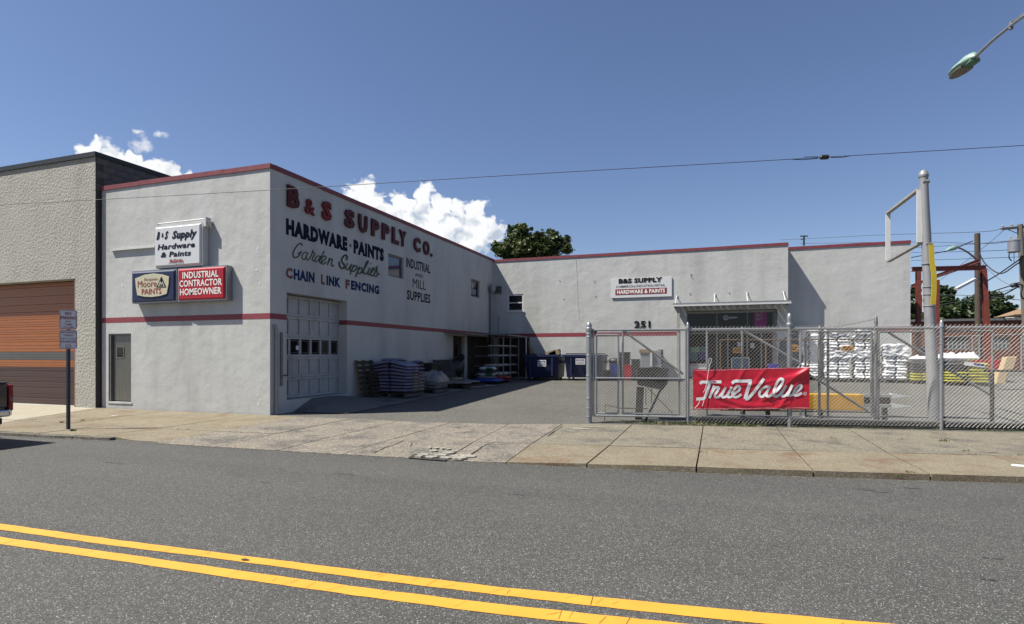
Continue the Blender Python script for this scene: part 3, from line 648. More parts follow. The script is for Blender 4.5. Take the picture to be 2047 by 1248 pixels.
# stripes
sp = MB(); e = .004
sp.box((XL, YF-e, 2.525), (XS+e, YF+.002, 2.675)); sp.box((XS-.002, YF+.003, 2.525), (XS+e, GD[0]-.002, 2.675))
sp.box((XS-.3, GD[2]-e, 2.525), (XS-.001, GD[2]+.002, 2.675)); sp.box((XS-.002, GD[2]+.003, 2.525), (XS+e, YB-.01, 2.675))
obj('stripe', sp, 'paint_red', B)
sp = MB(); sp.box((XS+.01, YB-e, 2.47), (SF[0]-.42, YB+.002, 2.66)); obj('stripe', sp, 'paint_red', B)
sp = MB(); sp.box((XR+.01, YR2-e, 2.60), (XR2, YR2+.002, 2.80)); obj('stripe', sp, 'paint_red', B)
sp = MB(); sp.box((XL+.002, YF-e*.8, .0), (XL+.03, YF+.001, 2.52)); sp.box((XL+.002, YF-e*.8, 2.68), (XL+.03, YF+.001, 6.46)); obj('edge_stripe', sp, 'paint_red', B)
# vertical seams, cracks and chips on the walls (thin ridges)
for x0, x1, y0, y1 in [(1151, 1158, 515, 640), ]:
    m = MB(); m.tube([WY(lerp(x0, x1, t/6)+random.uniform(-.6, .6), lerp(y0, y1, t/6), YB-.004) for t in range(7)], .008, 5); obj('seam', m, 'paint_wall', B)
ch = MB()
for (x, y, s) in [(515, 497, .05), (517, 505, .04), (513, 540, .05), (519, 567, .05), (502, 520, .02), (517, 760, .035), (519, 775, .03), (515, 790, .03), (517, 808, .05), (521, 800, .03), (298, 822, .05), (250, 632, .05), (245, 570, .05), (350, 825, .04), (420, 828, .04), (470, 829, .04), (310, 770, .02), (204, 445, .02)]:
    p = WY(x, y, YF-.0035); n = 7
    ch.add([p+Vector((math.cos(2*PI*i/n)*s*random.uniform(.4, 1.3), 0, math.sin(2*PI*i/n)*s*random.uniform(.5, 1.6))) for i in range(n)], [tuple(range(n))])
kind(obj('paint_chips', ch, 'sign_white', B), 'stuff')
# front steel door
dr = MB(); dr.box((FD[0]+.07, YF+.085, FD[1]+.03), (FD[2]-.03, YF+.12, FD[3]-.04)); sdoor = obj('steel_door', dr, 'steel_door', B)
m = MB(); m.box((FD[0]+.003, YF+.02, FD[1]), (FD[0]+.065, YF+.115, FD[3]-.003)); m.box((FD[2]-.028, YF+.02, FD[1]), (FD[2]-.003, YF+.115, FD[3]-.003)); m.box((FD[0]+.066, YF+.02, FD[3]-.04), (FD[2]-.03, YF+.115, FD[3]-.003)); obj('door_frame', m, 'galv_dull', B)
m = MB(); a = WY(233, 693, YF+.08); b = WY(248, 716, YF+.08)
for (x0, z0, x1, z1) in ((a.x, b.z, a.x+.022, a.z), (b.x-.022, b.z, b.x, a.z), (a.x+.023, a.z-.022, b.x-.023, a.z), (a.x+.023, b.z, b.x-.023, b.z+.022)): m.box((x0, YF+.072, z0), (x1, YF+.084, z1))
obj('window_frame', m, 'galv_dull', sdoor); m = MB(); m.box((a.x+.023, YF+.078, b.z+.023), (b.x-.023, YF+.084, a.z-.023)); obj('pane', m, 'glass_dark', sdoor)
m = MB()
for z in (.6, 1.2, 1.85): m.box((FD[2]-.045, YF+.06, z-.05), (FD[2]-.03, YF+.084, z+.05))
obj('hinge', m, 'rust_rail', sdoor)
m = MB(); m.box((FD[0]-.02, YF-.02, FD[1]-.05), (FD[2]+.04, YF+.11, FD[1]-.002)); obj('door_sill', m, 'paint_wall', B)
# roll-up door on the side
rd = MB(); XD = XS-.30; rd.box((XD-.10, GD[0]-.02, GD[1]+.02), (XD-.06, GD[2]+.02, GD[3])); rdoor = obj('roll_up_door', rd, 'white_door', B)
nr = 5; rh = (GD[3]-GD[1]-.05)/nr; cw = (GD[2]-GD[0])/6
for r in range(nr):
    z0 = GD[1]+.02+r*rh; z1 = z0+rh
    m = MB(); m.box((XD-.058, GD[0], z0+.005), (XD, GD[2], z0+.07)); m.box((XD-.058, GD[0], z1-.07), (XD, GD[2], z1-.005)); obj('rail', m, 'white_door', rdoor)
    for c in range(7):
        y = GD[0]+c*cw; m = MB(); m.box((XD-.058, max(GD[0], y-.035), z0+.071), (XD-.001, min(GD[2], y+.035), z1-.071)); obj('stile', m, 'white_door', rdoor)
        if c < 6:
            m = MB(); m.box((XD-.055, y+.04, z0+.075), (XD-.038, y+cw-.04, z1-.075))
            if r == 2:
                obj('pane', m, 'glass_dark', rdoor)
                m = MB(); iy0, iy1, iz0, iz1 = y+.075, y+cw-.075, z0+.11, z1-.11
                for q in ((iy0, iz0, iy0+.012, iz1), (iy1-.012, iz0, iy1, iz1), (iy0+.013, iz0, iy1-.013, iz0+.012), (iy0+.013, iz1-.012, iy1-.013, iz1)): m.box((XD-.0378, q[0], q[1]), (XD-.030, q[2], q[3]))
                obj('glazing_bead', m, 'galv_dull', rdoor)
            else: obj('panel', m, 'white_door', rdoor)
m = MB(); m.box((XD-.018, 13.42, 1.72), (XD-.015, 13.55, 1.84)); obj('notice', m, 'sign_white', rdoor)
# windows
def window(par, lo, hi, axis, face, rows=1, fm='white_metal', gm='glass_dark', w=.06, rec=.10):
    a0, z0, a1, z1 = lo[0], lo[1], hi[0], hi[1]
    def bx(m, p0, q0, p1, q1, d0, d1):
        if axis == 'Y': m.box((face-d0, p0, q0), (face-d1, p1, q1))
        else: m.box((p0, face+d0, q0), (p1, face+d1, q1))
    f = MB(); bx(f, a0, z0, a0+w, z1, rec, rec+.05); bx(f, a1-w, z0, a1, z1, rec, rec+.05); bx(f, a0+w, z0, a1-w, z0+w, rec, rec+.05); bx(f, a0+w, z1-w, a1-w, z1, rec, rec+.05)
    for r in range(1, rows): zz = lerp(z0, z1, r/rows); bx(f, a0+w, zz-w*.4, a1-w, zz+w*.4, rec, rec+.05)
    fo = obj('window', f, fm, par)
    for r in range(rows):
        g = MB(); bx(g, a0+w*.9, lerp(z0, z1, r/rows)+w*.4, a1-w*.9, lerp(z0, z1, (r+1)/rows)-w*.4, rec+.025+r*.008, rec+.032+r*.008); obj('pane', g, gm, fo)
    return fo
window(B, (W1[0], W1[1]), (W1[2], W1[3]), 'Y', XS, 1, 'galv_dull', 'glass_blue', .07, .07)
w2 = window(B, (W2[0], W2[1]), (W2[2], W2[3]), 'Y', XS, 1, 'galv_dull', 'glass_dark', .07, .07)
m = MB(); m.box((XS-.092, 25.35, 4.5), (XS-.094, 26.0, 4.75)); obj('sticker', m, 'galv', w2); m = MB()
for zz_ in (4.55, 4.62, 4.69): m.box((XS-.091, 25.4, zz_), (XS-.089, 25.92, zz_+.03))
obj('print', m, 'violet', w2)
m = MB(); m.quad((XS-.091, 25.6, 5.1), (XS-.091, 25.42, 4.93), (XS-.091, 25.6, 4.78), (XS-.091, 25.78, 4.93)); obj('sticker', m, 'galv', w2)
m = MB(); m.lathe((XS-.092, 25.7, 4.98), [(.001, -.02), (.12, -.01), (.12, .0), (.001, .01)], 12); 
window(B, (RW[0], RW[1]), (RW[2], RW[3]), 'X', YB, 2, 'white_metal', 'glass_dark', .07, .02)
m = MB(); m.box((RW[0]-.06, YB-.05, RW[1]-.06), (RW[2]+.06, YB-.002, RW[1]-.004)); obj('window_sill', m, 'white_metal', B)
# louvre vent beside the corner
m = MB(); a = WY(982.5, 573, YB); b = WY(1003, 587, YB); a.x = max(a.x, XS+.05); m.box((a.x, YB-.02, b.z), (b.x, YB-.004, a.z)); lv = obj('vent', m, 'interior_dark', B)
for i in range(5):
    z = lerp(b.z, a.z, (i+.5)/5); mm = MB(); mm.obox(((a.x+b.x)/2, YB-.035, z), ((b.x-a.x)/2, 0, 0), (0, .02, -.015), (0, .004, .006)); obj('slat', mm, 'galv', lv)
for i in range(4):
    x = lerp(a.x, b.x, i/3); mm = MB(); mm.box((x-.012, YB-.05, b.z-.01), (x+.012, YB-.021, a.z+.01)); obj('mullion', mm, 'galv', lv)
# wall lettering -----------------------------------------------------------
def wl(s, y0, y1, z, cap, m, bold=.02, nm='lettering', lift=.004):
    t = MB(); letters(t, s, (XS+lift, y0, z), vY, vZ, vX, y1-y0, cap, bold); obj(nm, t, m, B)
for ch_, y0, y1, z0, z1, m in [('B', 12.66, 13.14, 5.62, 6.22, 'letter_red'), ('&', 13.37, 13.79, 5.60, 6.04, 'letter_bright_red'), ('S', 14.12, 14.56, 5.59, 6.17, 'letter_bright_red'), ('S', 15.22, 15.74, 5.60, 6.19, 'letter_red'), ('U', 15.97, 16.46, 5.60, 6.19, 'letter_red'), ('P', 16.71, 17.18, 5.61, 6.19, 'letter_red'),
                         ('P', 17.36, 17.84, 5.61, 6.19, 'letter_red'), ('L', 18.02, 18.49, 5.60, 6.19, 'letter_red'), ('Y', 18.51, 19.02, 5.60, 6.19, 'letter_red'), ('C', 19.6, 20.12, 5.58, 6.15, 'letter_red'), ('O', 20.36, 20.88, 5.58, 6.15, 'letter_red'), ('.', 20.98, 21.14, 5.58, 5.72, 'letter_red')]:
    t = MB(); letters(t, ch_, (XS+.025, y0, z0), vY, vZ, vX, y1-y0, z1-z0, .015 if ch_ == '&' else .05, 0, .045, fit_own=True); o = obj('letter', t, m, B, bevel=.008)
wl('HARDWARE', 12.65, 15.41, 4.85, .45, 'text_navy', .075); wl('PAINTS', 15.74, 17.54, 4.85, .45, 'text_navy', .075)
t = MB(); t.tube([(XS+.001, 15.575, 5.07), (XS+.004, 15.575, 5.07)], .055, 14); obj('dot', t, 'text_faded_red', B)
for s, y0, y1, m in [('C', 12.64, 12.91, 'text_faded_red'), ('HAIN', 12.95, 13.83, 'text_blue'), ('L', 14.12, 14.30, 'text_faded_red'), ('INK', 14.37, 15.06, 'text_blue'), ('F', 15.31, 15.53, 'text_faded_red'), ('ENCING', 15.6, 17.24, 'text_blue')]: wl(s, y0, y1, 3.665, .30, m, .065)
wl('INDUSTRIAL', 19.08, 21.02, 4.89, .36, 'text_black', .028); wl('AND', 19.76, 20.42, 4.63, .13, 'text_black', .015); wl('MILL', 19.58, 20.65, 4.17, .355, 'text_black', .0); wl('SUPPLIES', 19.14, 21.04, 3.67, .36, 'text_black', .028)
GS = [([(305, 495), (290, 465), (250, 478), (200, 545), (176, 610), (190, 655), (230, 655), (262, 630), (282, 592)], 20), ([(240, 605), (270, 590), (302, 578)], 18),
      ([(372, 592), (335, 590), (303, 630), (308, 680), (340, 682), (375, 612)], 15), ([(380, 592), (360, 650), (372, 692), (395, 685), (430, 630), (455, 560)], 15), ([(455, 555), (452, 590), (480, 605), (455, 650), (440, 690), (462, 705), (480, 690)], 15),
      ([(548, 642), (510, 640), (480, 690), (492, 718), (530, 690), (562, 640)], 15), ([(607, 570), (570, 650), (542, 705), (556, 738), (590, 715), (628, 672), (630, 645), (602, 640), (572, 690), (572, 742), (602, 750), (635, 722)], 15),
      ([(682, 668), (668, 715), (652, 762)], 15), ([(660, 725), (700, 682), (722, 690), (706, 750), (716, 780), (742, 765)], 15),
      ([(915, 695), (925, 650), (897, 625), (855, 672), (852, 720), (885, 760), (882, 800), (848, 812), (820, 770), (815, 722)], 22), ([(932, 740), (905, 800), (925, 828), (960, 795), (988, 750)], 15), ([(988, 752), (962, 830), (980, 842), (1005, 800)], 15),
      ([(1012, 762), (990, 830), (966, 895)], 15), ([(1000, 800), (1040, 770), (1060, 800), (1022, 852), (992, 842)], 15), ([(1092, 790), (1068, 860), (1040, 930)], 16), ([(1080, 832), (1115, 800), (1135, 832), (1100, 882), (1070, 870)], 15),
      ([(1125, 880), (1200, 750), (1215, 715), (1195, 722), (1150, 850), (1165, 888), (1192, 872)], 15), ([(1237, 800), (1207, 880), (1222, 900), (1245, 880)], 15), ([(1254, 742), (1256, 750)], 16), ([(1250, 872), (1290, 832), (1295, 802), (1265, 822), (1245, 882), (1266, 915), (1298, 892)], 15),
      ([(1290, 905), (1320, 840), (1340, 780), (1332, 830), (1345, 890), (1322, 922), (1296, 912)], 15), ([(1335, 905), (1352, 892), (1374, 890)], 14)]
t = MB()
for i, (pts, w) in enumerate(GS): ribbon(t, pts, w, lambda x, y, l: (lambda p: Vector((XS+l, p.y, p.z)))(WX(560+x/6.935, 420+y/6.935, XS)), .003+.0013*i, k=5)
obj('script_lettering', t, 'text_green', B)
# 251
t = MB(); a = WY(1268, 656, YB); b = WY(1300, 641.5, YB); letters(t, '251', (a.x, YB-.015, a.z), vX, vZ, -vY, b.x-a.x, b.z-a.z, .03, 0, .012); obj('house_number', t, 'text_black', B)
# conduits and pipes at corners
m = MB(); p = WX(543, 830, XS+.05); m.tube([(XS+.07, 12.22, 0), (XS+.07, 12.22, 2.28), (XS+.05, 12.20, 2.33), (XS+.0, 12.18, 2.34)], .045, 10); obj('downpipe', m, 'pipe_grey', B, smooth='auto')
m = MB(); m.box((XS+.002, 12.42, .75), (XS+.035, 12.50, 2.18)); obj('wall_channel', m, 'galv_dull', B); m = MB(); m.tube([(XS+.03, 12.52, 1.02), (XS+.08, 12.66, 1.02)], .018, 6); obj('latch', m, 'rust_rail', B)
m = MB(); yq = 27.55; m.tube([(XS+.12, yq, .5), (XS+.12, yq, 4.9), (XS+.16, yq-.03, 5.12), (XS+.28, yq-.1, 5.18)], .075, 10); obj('downpipe', m, 'pipe_grey', B, smooth='auto')
m = MB(); m.lathe((XS+.2, yq-.06, 4.72), [(.06, 0), (.15, .12), (.17, .3), (.12, .42), (.03, .45)], 12); obj('vent_hood', m, 'pipe_grey', B, smooth='auto')
m = MB(); m.tube([(XS+.32, YB-.04, .5), (XS+.32, YB-.04, 3.6)], .03, 6); obj('conduit', m, 'pipe_grey', B)
# small stains / bolts on the shop wall
for x, y in [(1189, 564), (1191, 593), (1119, 562), (1127, 598), (1380, 588), (1382, 549), (1458, 586)]:
    p = WY(x, y, YB); m = MB(); m.tube([(p.x, YB+.001, p.z), (p.x, YB-.02, p.z)], .022, 7); obj('anchor_bolt', m, 'dark_steel', B)
m = MB(); q = WY(1382, 553, YB-.02); m.obox(q, (.03, 0, -.045), (0, .01, 0), (.012, 0, .008)); obj('anchor_plate', m, 'teal_green', B)

# shop front --------------------------------------------------------------
YG = YB+.33
SFt = thing('shop_front', 'dark glazed shop front recessed under the white awning', 'shop front', (SF[0], YB, .5))
m = MB(); m.box((SF[0]-.002, YG+1.8, .2), (SF[2]+.002, YG+1.9, 3.7)); m.box((SF[0]-.1, YG+.1, .2), (SF[0], YG+1.8, 3.7)); m.box((SF[2], YG+.1, .2), (SF[2]+.1, YG+1.8, 3.7)); m.box((SF[0], YG+.06, 3.6), (SF[2], YG+1.8, 3.7)); m.box((SF[0], YG, .25), (SF[2], YG+1.8, .48)); obj('interior', m, 'interior_dark', SFt)
xm = [SF[0]+.02, WY(1433, 640, YG).x, WY(1494, 640, YG).x, SF[2]-.16]; zt = 3.50; ztr = 2.60
def vbar(x, z0, z1, w=.05, n='mullion', mt='galv_dull'):
    m = MB(); m.box((x-w/2, YG-.04, z0), (x+w/2, YG+.04, z1)); obj(n, m, mt, SFt)
for x in xm: vbar(x, .5, zt, .06)
m = MB(); m.box((SF[0], YG-.045, zt), (SF[2], YG+.045, zt+.1)); obj('header', m, 'frame_dull_white', SFt)
m = MB(); m.box((xm[3]+.035, YG-.02, .5), (SF[2], YG+.04, zt)); obj('side_panel', m, 'frame_dull_white', SFt)
m = MB(); m.box((SF[0]+.05, YG-.035, ztr-.05), (xm[3]-.04, YG+.035, ztr)); obj('transom', m, 'galv_dull', SFt)
for a, b in zip(xm, xm[1:]):
    m = MB(); m.box((a+.03, YG-.004, ztr), (b-.03, YG+.004, zt)); obj('pane', m, 'glass_dark', SFt)
for x in (WY(1455, 700, YG).x, WY(1522, 700, YG).x): vbar(x, .5, ztr-.05, .05)
m = MB(); m.box((SF[0]+.05, YG-.06, 1.05), (WY(1412, 720, YG).x, YG+.06, 1.15)); obj('window_ledge', m, 'frame_dull_white', SFt)
m = MB(); m.box((SF[0]+.05, YG-.04, .5), (WY(1412, 720, YG).x, YG+.02, 1.04)); obj('bulkhead', m, 'paint_wall', SFt)
# key symbol on glass
kx = WY(1451, 635.5, YG); m = MB(); n = 18; r1, r2 = .125, .03
V = [Vector((kx.x+math.cos(2*PI*i/n)*r, YG-.008, kx.z+math.sin(2*PI*i/n)*r)) for r in (r1, r2) for i in range(n)]; m.add(V, [(i, (i+1) % n, n+(i+1) % n, n+i) for i in range(n)])
kq = [(.12, .04), (.2, .04), (.2, .055), (.56, .035), (.6, .0), (.56, -.03), (.5, -.03), (.48, -.045), (.44, -.03), (.4, -.045), (.36, -.03), (.31, -.045), (.27, -.05), (.2, -.05), (.12, -.045)]
m.add([Vector((kx.x+a*.85, YG-.008, kx.z+b)) for a, b in kq], [tuple(range(len(kq)))]); obj('key_symbol', m, 'tub', SFt)
a = WY(1508, 625, YG); b = WY(1533, 650, YG); m = MB(); m.box((a.x, YG-.012, b.z-.1), (b.x, YG-.006, a.z)); po = obj('poster', m, 'pink_poster', SFt)
m = MB()
for i, wq in enumerate((.8, .55, .7, 0, .8, .5)):
    if wq: m.box((lerp(a.x, b.x, .1), YG-.016, a.z-.07-.055*i), (lerp(a.x, b.x, .1+.8*wq), YG-.013, a.z-.045-.055*i))
obj('print', m, 'tub', po)
m = MB(); a = WY(1537, 655, YG); b = WY(1556, 740, YG); m.box((a.x, YG-.01, .5), (xm[3]-.03, YG+.0, ztr-.06)); obj('red_panel', m, 'curtain_red', SFt)
for nm, x0, y0, x1, y1, mt in [('orange_notice', 1465, 695, 1486, 706, 'orange_sign'), ('blue_poster', 1463, 716, 1497, 738, 'poster_blue'), ('notice', 1474, 684, 1483, 693, 'tub'), ('notice', 1500, 686, 1508, 696, 'tub')]:
    a = WY(x0, y0, YG-.05); b = WY(x1, y1, YG-.05); m = MB(); m.box((a.x, YG-.06, b.z), (b.x, YG-.05, a.z)); o = obj(nm, m, mt, SFt)
    if nm == 'blue_poster':
        m = MB()
        for q in ((a.x-.02, b.z, a.x, a.z), (b.x, b.z, b.x+.02, a.z), (a.x, a.z, b.x, a.z+.02)): m.box((q[0], YG-.07, q[1]), (q[2], YG-.045, q[3]))
        obj('poster_frame', m, 'sign_white', o)
    if nm == 'orange_notice':
        m = MB()
        for zz in (.35, .65): m.box((lerp(a.x, b.x, .12), YG-.066, lerp(b.z, a.z, zz)-.014), (lerp(a.x, b.x, .88), YG-.063, lerp(b.z, a.z, zz)+.014))
        obj('print', m, 'text_black', o)
# display goods in the window
for i, (x0, y0, x1, y1, mt, lb) in enumerate([(1374, 704, 1394, 722, 'teal', 'large teal packet low in the shop window'), (1380, 694, 1398, 705, 'teal_green', 'pale green packet above the teal one in the shop window'), (1397, 704, 1414, 719, 'royal', 'deep blue packet at the right of the shop window'), (1400, 693, 1413, 704, 'teal', 'small teal packet above the deep blue one in the shop window')]):
    a = WY(x0, y0, YG+.3); b = WY(x1, y1, YG+.3); m = MB(); m.obox(((a.x+b.x)/2, YG+.3, (a.z+b.z)/2), ((b.x-a.x)/2, 0, .02), (0, .08, 0), (-.01, 0, (a.z-b.z)/2)); tag(obj('display_packet', m, mt), lb, 'package', 'packets in the shop window')
# awning ------------------------------------------------------------------
AY = 27.1
a = WY(1345, 615, AY); b = WY(1582, 609, AY)
AW = thing('awning', 'flat white metal awning above the shop entrance hung on four rods', 'awning', (a.x, AY, 3.7))
x0, x1 = a.x, b.x; zf = 3.80; 
m = MB(); m.box((x0, AY, zf-.035), (x1, AY+.03, zf+.04)); obj('lower_fascia', m, 'white_metal', AW)
m = MB(); m.box((x0, AY+.012, zf+.043), (x1, AY+.04, zf+.115)); obj('upper_fascia', m, 'galv', AW)
m = MB(); m.box((x0, AY+.031, zf-.03), (x0+.03, YB-.003, zf+.1)); m.box((x1-.03, AY+.031, zf-.03), (x1, YB-.003, zf+.1)); obj('side_fascia', m, 'white_metal', AW)
n = 34
for i in range(n):
    xa = lerp(x0+.03, x1-.03, i/n); xb = lerp(x0+.03, x1-.03, (i+1)/n); m = MB(); zz = zf+(.0 if i % 2 else .03); m.box((xa, AY+.033, zz), (xb-.002, YB-.004, zz+.012)); obj('roof_panel', m, 'galv_dull', AW)
for (xt, yt, xb_, yb_) in [(1353, 592, 1350, 613), (1429, 589, 1428, 611), (1493, 586, 1494.5, 609), (1566, 584, 1570, 607)]:
    p = WY(xt, yt, YB-.02); q = WY(xb_, yb_, AY+.06); q.z = zf+.1; m = MB(); m.tube([q, p], .022, 6); r = obj('rod', m, 'white_metal', AW)
    m = MB(); m.box((p.x-.04, YB-.03, p.z-.05), (p.x+.04, YB-.004, p.z+.05)); obj('bracket', m, 'white_metal', r)
m = MB(); q = WY(1356, 700, AY+.15); m.box((q.x-.06, AY+.1, gz(q.x, AY)), (q.x+.06, AY+.2, zf-.031)); obj('post', m, 'frame_dull_white', AW)

# signs --------------------------------------------------------------------
def cabinet(par, x0, z0, x1, z1, yb, yf, m_side, m_face, nm='face'):
    m = MB(); m.box((x0, yf, z0), (x1, yb, z1)); c = obj('cabinet', m, m_side, par)
    i = .035; j = .075; V = [Vector(p) for p in [(x0+i, yf-.002, z0+i), (x1-i, yf-.002, z0+i), (x1-i, yf-.002, z1-i), (x0+i, yf-.002, z1-i), (x0+j, yf-.04, z0+j), (x1-j, yf-.04, z0+j), (x1-j, yf-.04, z1-j), (x0+j, yf-.04, z1-j)]]
    f = MB(); f.add(V, [(4, 5, 6, 7), (0, 1, 5, 4), (1, 2, 6, 5), (2, 3, 7, 6), (3, 0, 4, 7)]); return obj(nm, f, m_face, par)
def sl(par, s, pA, pB, cap, Y, m, bold=.02, shear=0, z=None):
    a = WY(*pA, Y); b = WY(*pB, Y); t = MB(); letters(t, s, (a.x, Y, a.z if z is None else z), vX, vZ, -vY, b.x-a.x-cap*shear, cap, bold, shear); return obj('lettering', t, m, par)
YSf = YF-.20
def Zc(x, y, x2, y2, Y): return (WY(x, y, Y).x, WY(x, y, Y).z, WY(x2, y2, Y).x, WY(x2, y2, Y).z)
def zs(px, py): return 255+px/6.932, 435+py/6.932
# white sign
S1 = thing('store_sign', 'white box sign lettered for hardware and paints with slanted dark text', 'sign', (-14, YF, 4.6))
ax = WY(*zs(380, 150), YSf); bx_ = WY(*zs(1010, 640), YSf); x0, x1, z1, z0 = ax.x, WY(*zs(1040, 100), YSf).x, 5.18, 4.00
cabinet(S1, x0, z0, x1, z1, YF-.01, YSf, 'white_metal', 'sign_white')
YT = YSf-.046
def U(px, py): return WY(*zs(px, py), YT)
def ln(par, s, A, B_, cap_px, m, bold=.02, shear=0.0):
    p, q = U(*A), U(*B_); zb = (p.z+q.z)/2; sc = (U(A[0], A[1]-cap_px).z-p.z + U(B_[0], B_[1]-cap_px).z-q.z)/2
    t = MB(); letters(t, s, (p.x, YT, zb), vX, vZ, -vY, q.x-p.x-sc*shear, sc, bold, shear); return obj('lettering', t, m, par)
t_ = lambda: None
ln(S1, 'B', (398, 312), (458, 308), 112, 'text_navy', .05, .28); ln(S1, '&', (466, 276), (505, 274), 62, 'text_navy', .05, .2); ln(S1, 'S', (508, 304), (570, 300), 112, 'text_navy', .05, .28); ln(S1, 'Supply', (612, 296), (968, 272), 112, 'text_navy', .05, .28)
ln(S1, 'Hardware', (415, 447), (942, 415), 78, 'text_navy', .035, .24); ln(S1, '& Paints', (455, 552), (885, 530), 74, 'text_navy', .035, .24)
t = MB(); p, q = U(572, 636), U(770, 622); sx = (q.x-p.x)/1680; zz0 = (p.z+q.z)/2; szz = .105/330
for i, (pts, w) in enumerate(TV): ribbon(t, pts, w*1.15, lambda x, y, l: Vector((p.x+(x-170)*sx, YT-l, zz0+(595-y)*szz)), .0005+.0006*i, k=3)
obj('script_lettering', t, 'text_red', S1)
m = MB(); m.tube([(x0+.03, YF-.12, z1+.09), (x1+.12, YF-.12, z1+.10)], .022, 6); m.tube([(x0+.05, YF-.16, z1+.09), (x0+.05, YF-.12, z1)], .015, 5); m.box((x1+.03, YF-.2, z1-.12), (x1+.11, YF-.03, z1+.13)); m.tube([(x1+.07, YF-.1, z1+.13), (x1+.13, YF-.16, z1-.02), (x1+.16, YF-.02, z1-.16)], .014, 5); obj('mounting_frame', m, 'white_metal', S1)
m = MB(); a = WY(222, 501, YF-.04); b = WY(307, 498, YF-.04); m.box((a.x, YF-.07, a.z-.02), (b.x+.05, YF-.003, a.z+.02)); tag(obj('wall_bracket', m, 'white_metal'), 'thin white bar fixed to the wall left of the white store sign', 'bracket')
# blue paint sign + red sign share one lower row
xb0 = WY(*zs(60, 900), YSf).x; xb1 = WY(*zs(682, 900), YSf).x; xr0 = WY(*zs(696, 900), YSf).x; xr1 = WY(*zs(1372, 900), YSf).x; zl0, zl1 = 3.04, 3.97
S2 = thing('paint_sign', 'dark blue box sign with cream paint shield left of the red sign', 'sign', ((xb0+xb1)/2, YF, zl0)); cabinet(S2, xb0, zl0, xb1, zl1, YF-.01, YSf, 'galv', 'sign_navy')
S3 = thing('trade_sign', 'red box sign reading industrial contractor homeowner', 'sign', ((xr0+xr1)/2, YF, zl0)); cabinet(S3, xr0, zl0, xr1, zl1, YF-.01, YSf, 'galv', 'sign_red')
pts = [(110, 848), (240, 795), (365, 778), (480, 790), (580, 822), (575, 920), (548, 1060), (450, 1090), (340, 1104), (240, 1100), (140, 1080), (120, 960)]
def rim(k, d):
    c0 = U(345, 945); return [Vector((c0.x+(U(*p).x-c0.x)*k, YT-d, c0.z+(U(*p).z-c0.z)*k)) for p in pts]
m = MB(); m.prism(rim(1.0, -.004), (0, -.02, 0)); sh_ = obj('shield', m, 'sign_cream', S2, bevel=.006)
YT0 = YT; YT = YT0-.022
ln(sh_, 'Benjamin', (232, 880), (415, 868), 40, 'text_faded_red', .0); ln(sh_, 'Moore', (140, 970), (402, 958), 92, 'text_red', .0); ln(sh_, 'PAINTS', (195, 1068), (466, 1056), 78, 'text_red', .012)
t = MB()
def tri(pp, m_, d=.0):
    q = MB(); q.add([Vector((U(*c).x, YT-d, U(*c).z)) for c in pp], [tuple(range(len(pp)))]); return q
obj('mountain_mark', tri([(400, 968), (535, 968), (468, 815)], 0), 'text_navy', sh_)
obj('mountain_mark', tri([(424, 960), (512, 960), (500, 920), (486, 885), (468, 915), (452, 878), (436, 920)], 0, .002), 'sign_cream', sh_)
obj('mountain_mark', tri([(440, 960), (452, 905), (466, 945), (484, 905), (498, 960), (484, 960), (480, 940), (466, 968), (454, 940), (450, 960)], 0, .004), 'text_navy', sh_)
YT = YT0
ln(S3, 'INDUSTRIAL', (760, 850), (1258, 820), 92, 'text_white', .022); ln(S3, 'CONTRACTOR', (718, 965), (1308, 935), 92, 'text_white', .022); ln(S3, 'HOMEOWNER', (726, 1078), (1300, 1058), 92, 'text_white', .022)
# flat sign on shop wall
a = WY(1222.5, 558, YB); b = WY(1343, 595, YB); z1 = WY(1282, 556.5, YB).z; z0 = WY(1282, 594.5, YB).z
S4 = thing('wall_sign', 'long white sign above the number 251 with a red band', 'sign', (a.x, YB, z0))
m = MB(); m.box((a.x, YB-.055, z0), (b.x, YB-.003, z1)); obj('panel', m, 'sign_white', S4)
def ln4(s, px0, px1, yb, cap, m_, bold, d=.059):
    p = WY(px0, yb, YB); q = WY(px1, yb, YB); h = WY(px0, yb-cap, YB).z-p.z; t = MB(); zz = WY(1282, yb, YB).z; letters(t, s, (p.x, YB-d, zz), vX, vZ, -vY, q.x-p.x, h, bold); obj('lettering', t, m_, S4)
ln4('B&S SUPPLY', 1239, 1325.5, 566.7, 9.5, 'text_grey', .05, .058); ln4('B&S SUPPLY', 1237, 1323.5, 565.7, 9.5, 'text_black', .05, .061)
ln4('COMMERCIAL•INDUSTRIAL•RETAIL', 1232, 1330, 574.5, 4.6, 'text_black', .01)
p = WY(1230.5, 588, YB); q = WY(1333, 588, YB); m = MB(); m.box((p.x, YB-.063, WY(1282, 588.6, YB).z), (q.x, YB-.056, WY(1282, 577.2, YB).z)); obj('red_band', m, 'sign_maroon', S4)
ln4('HARDWARE & PAINTS', 1234, 1329.5, 586.8, 7.6, 'text_white', .035, .0675)

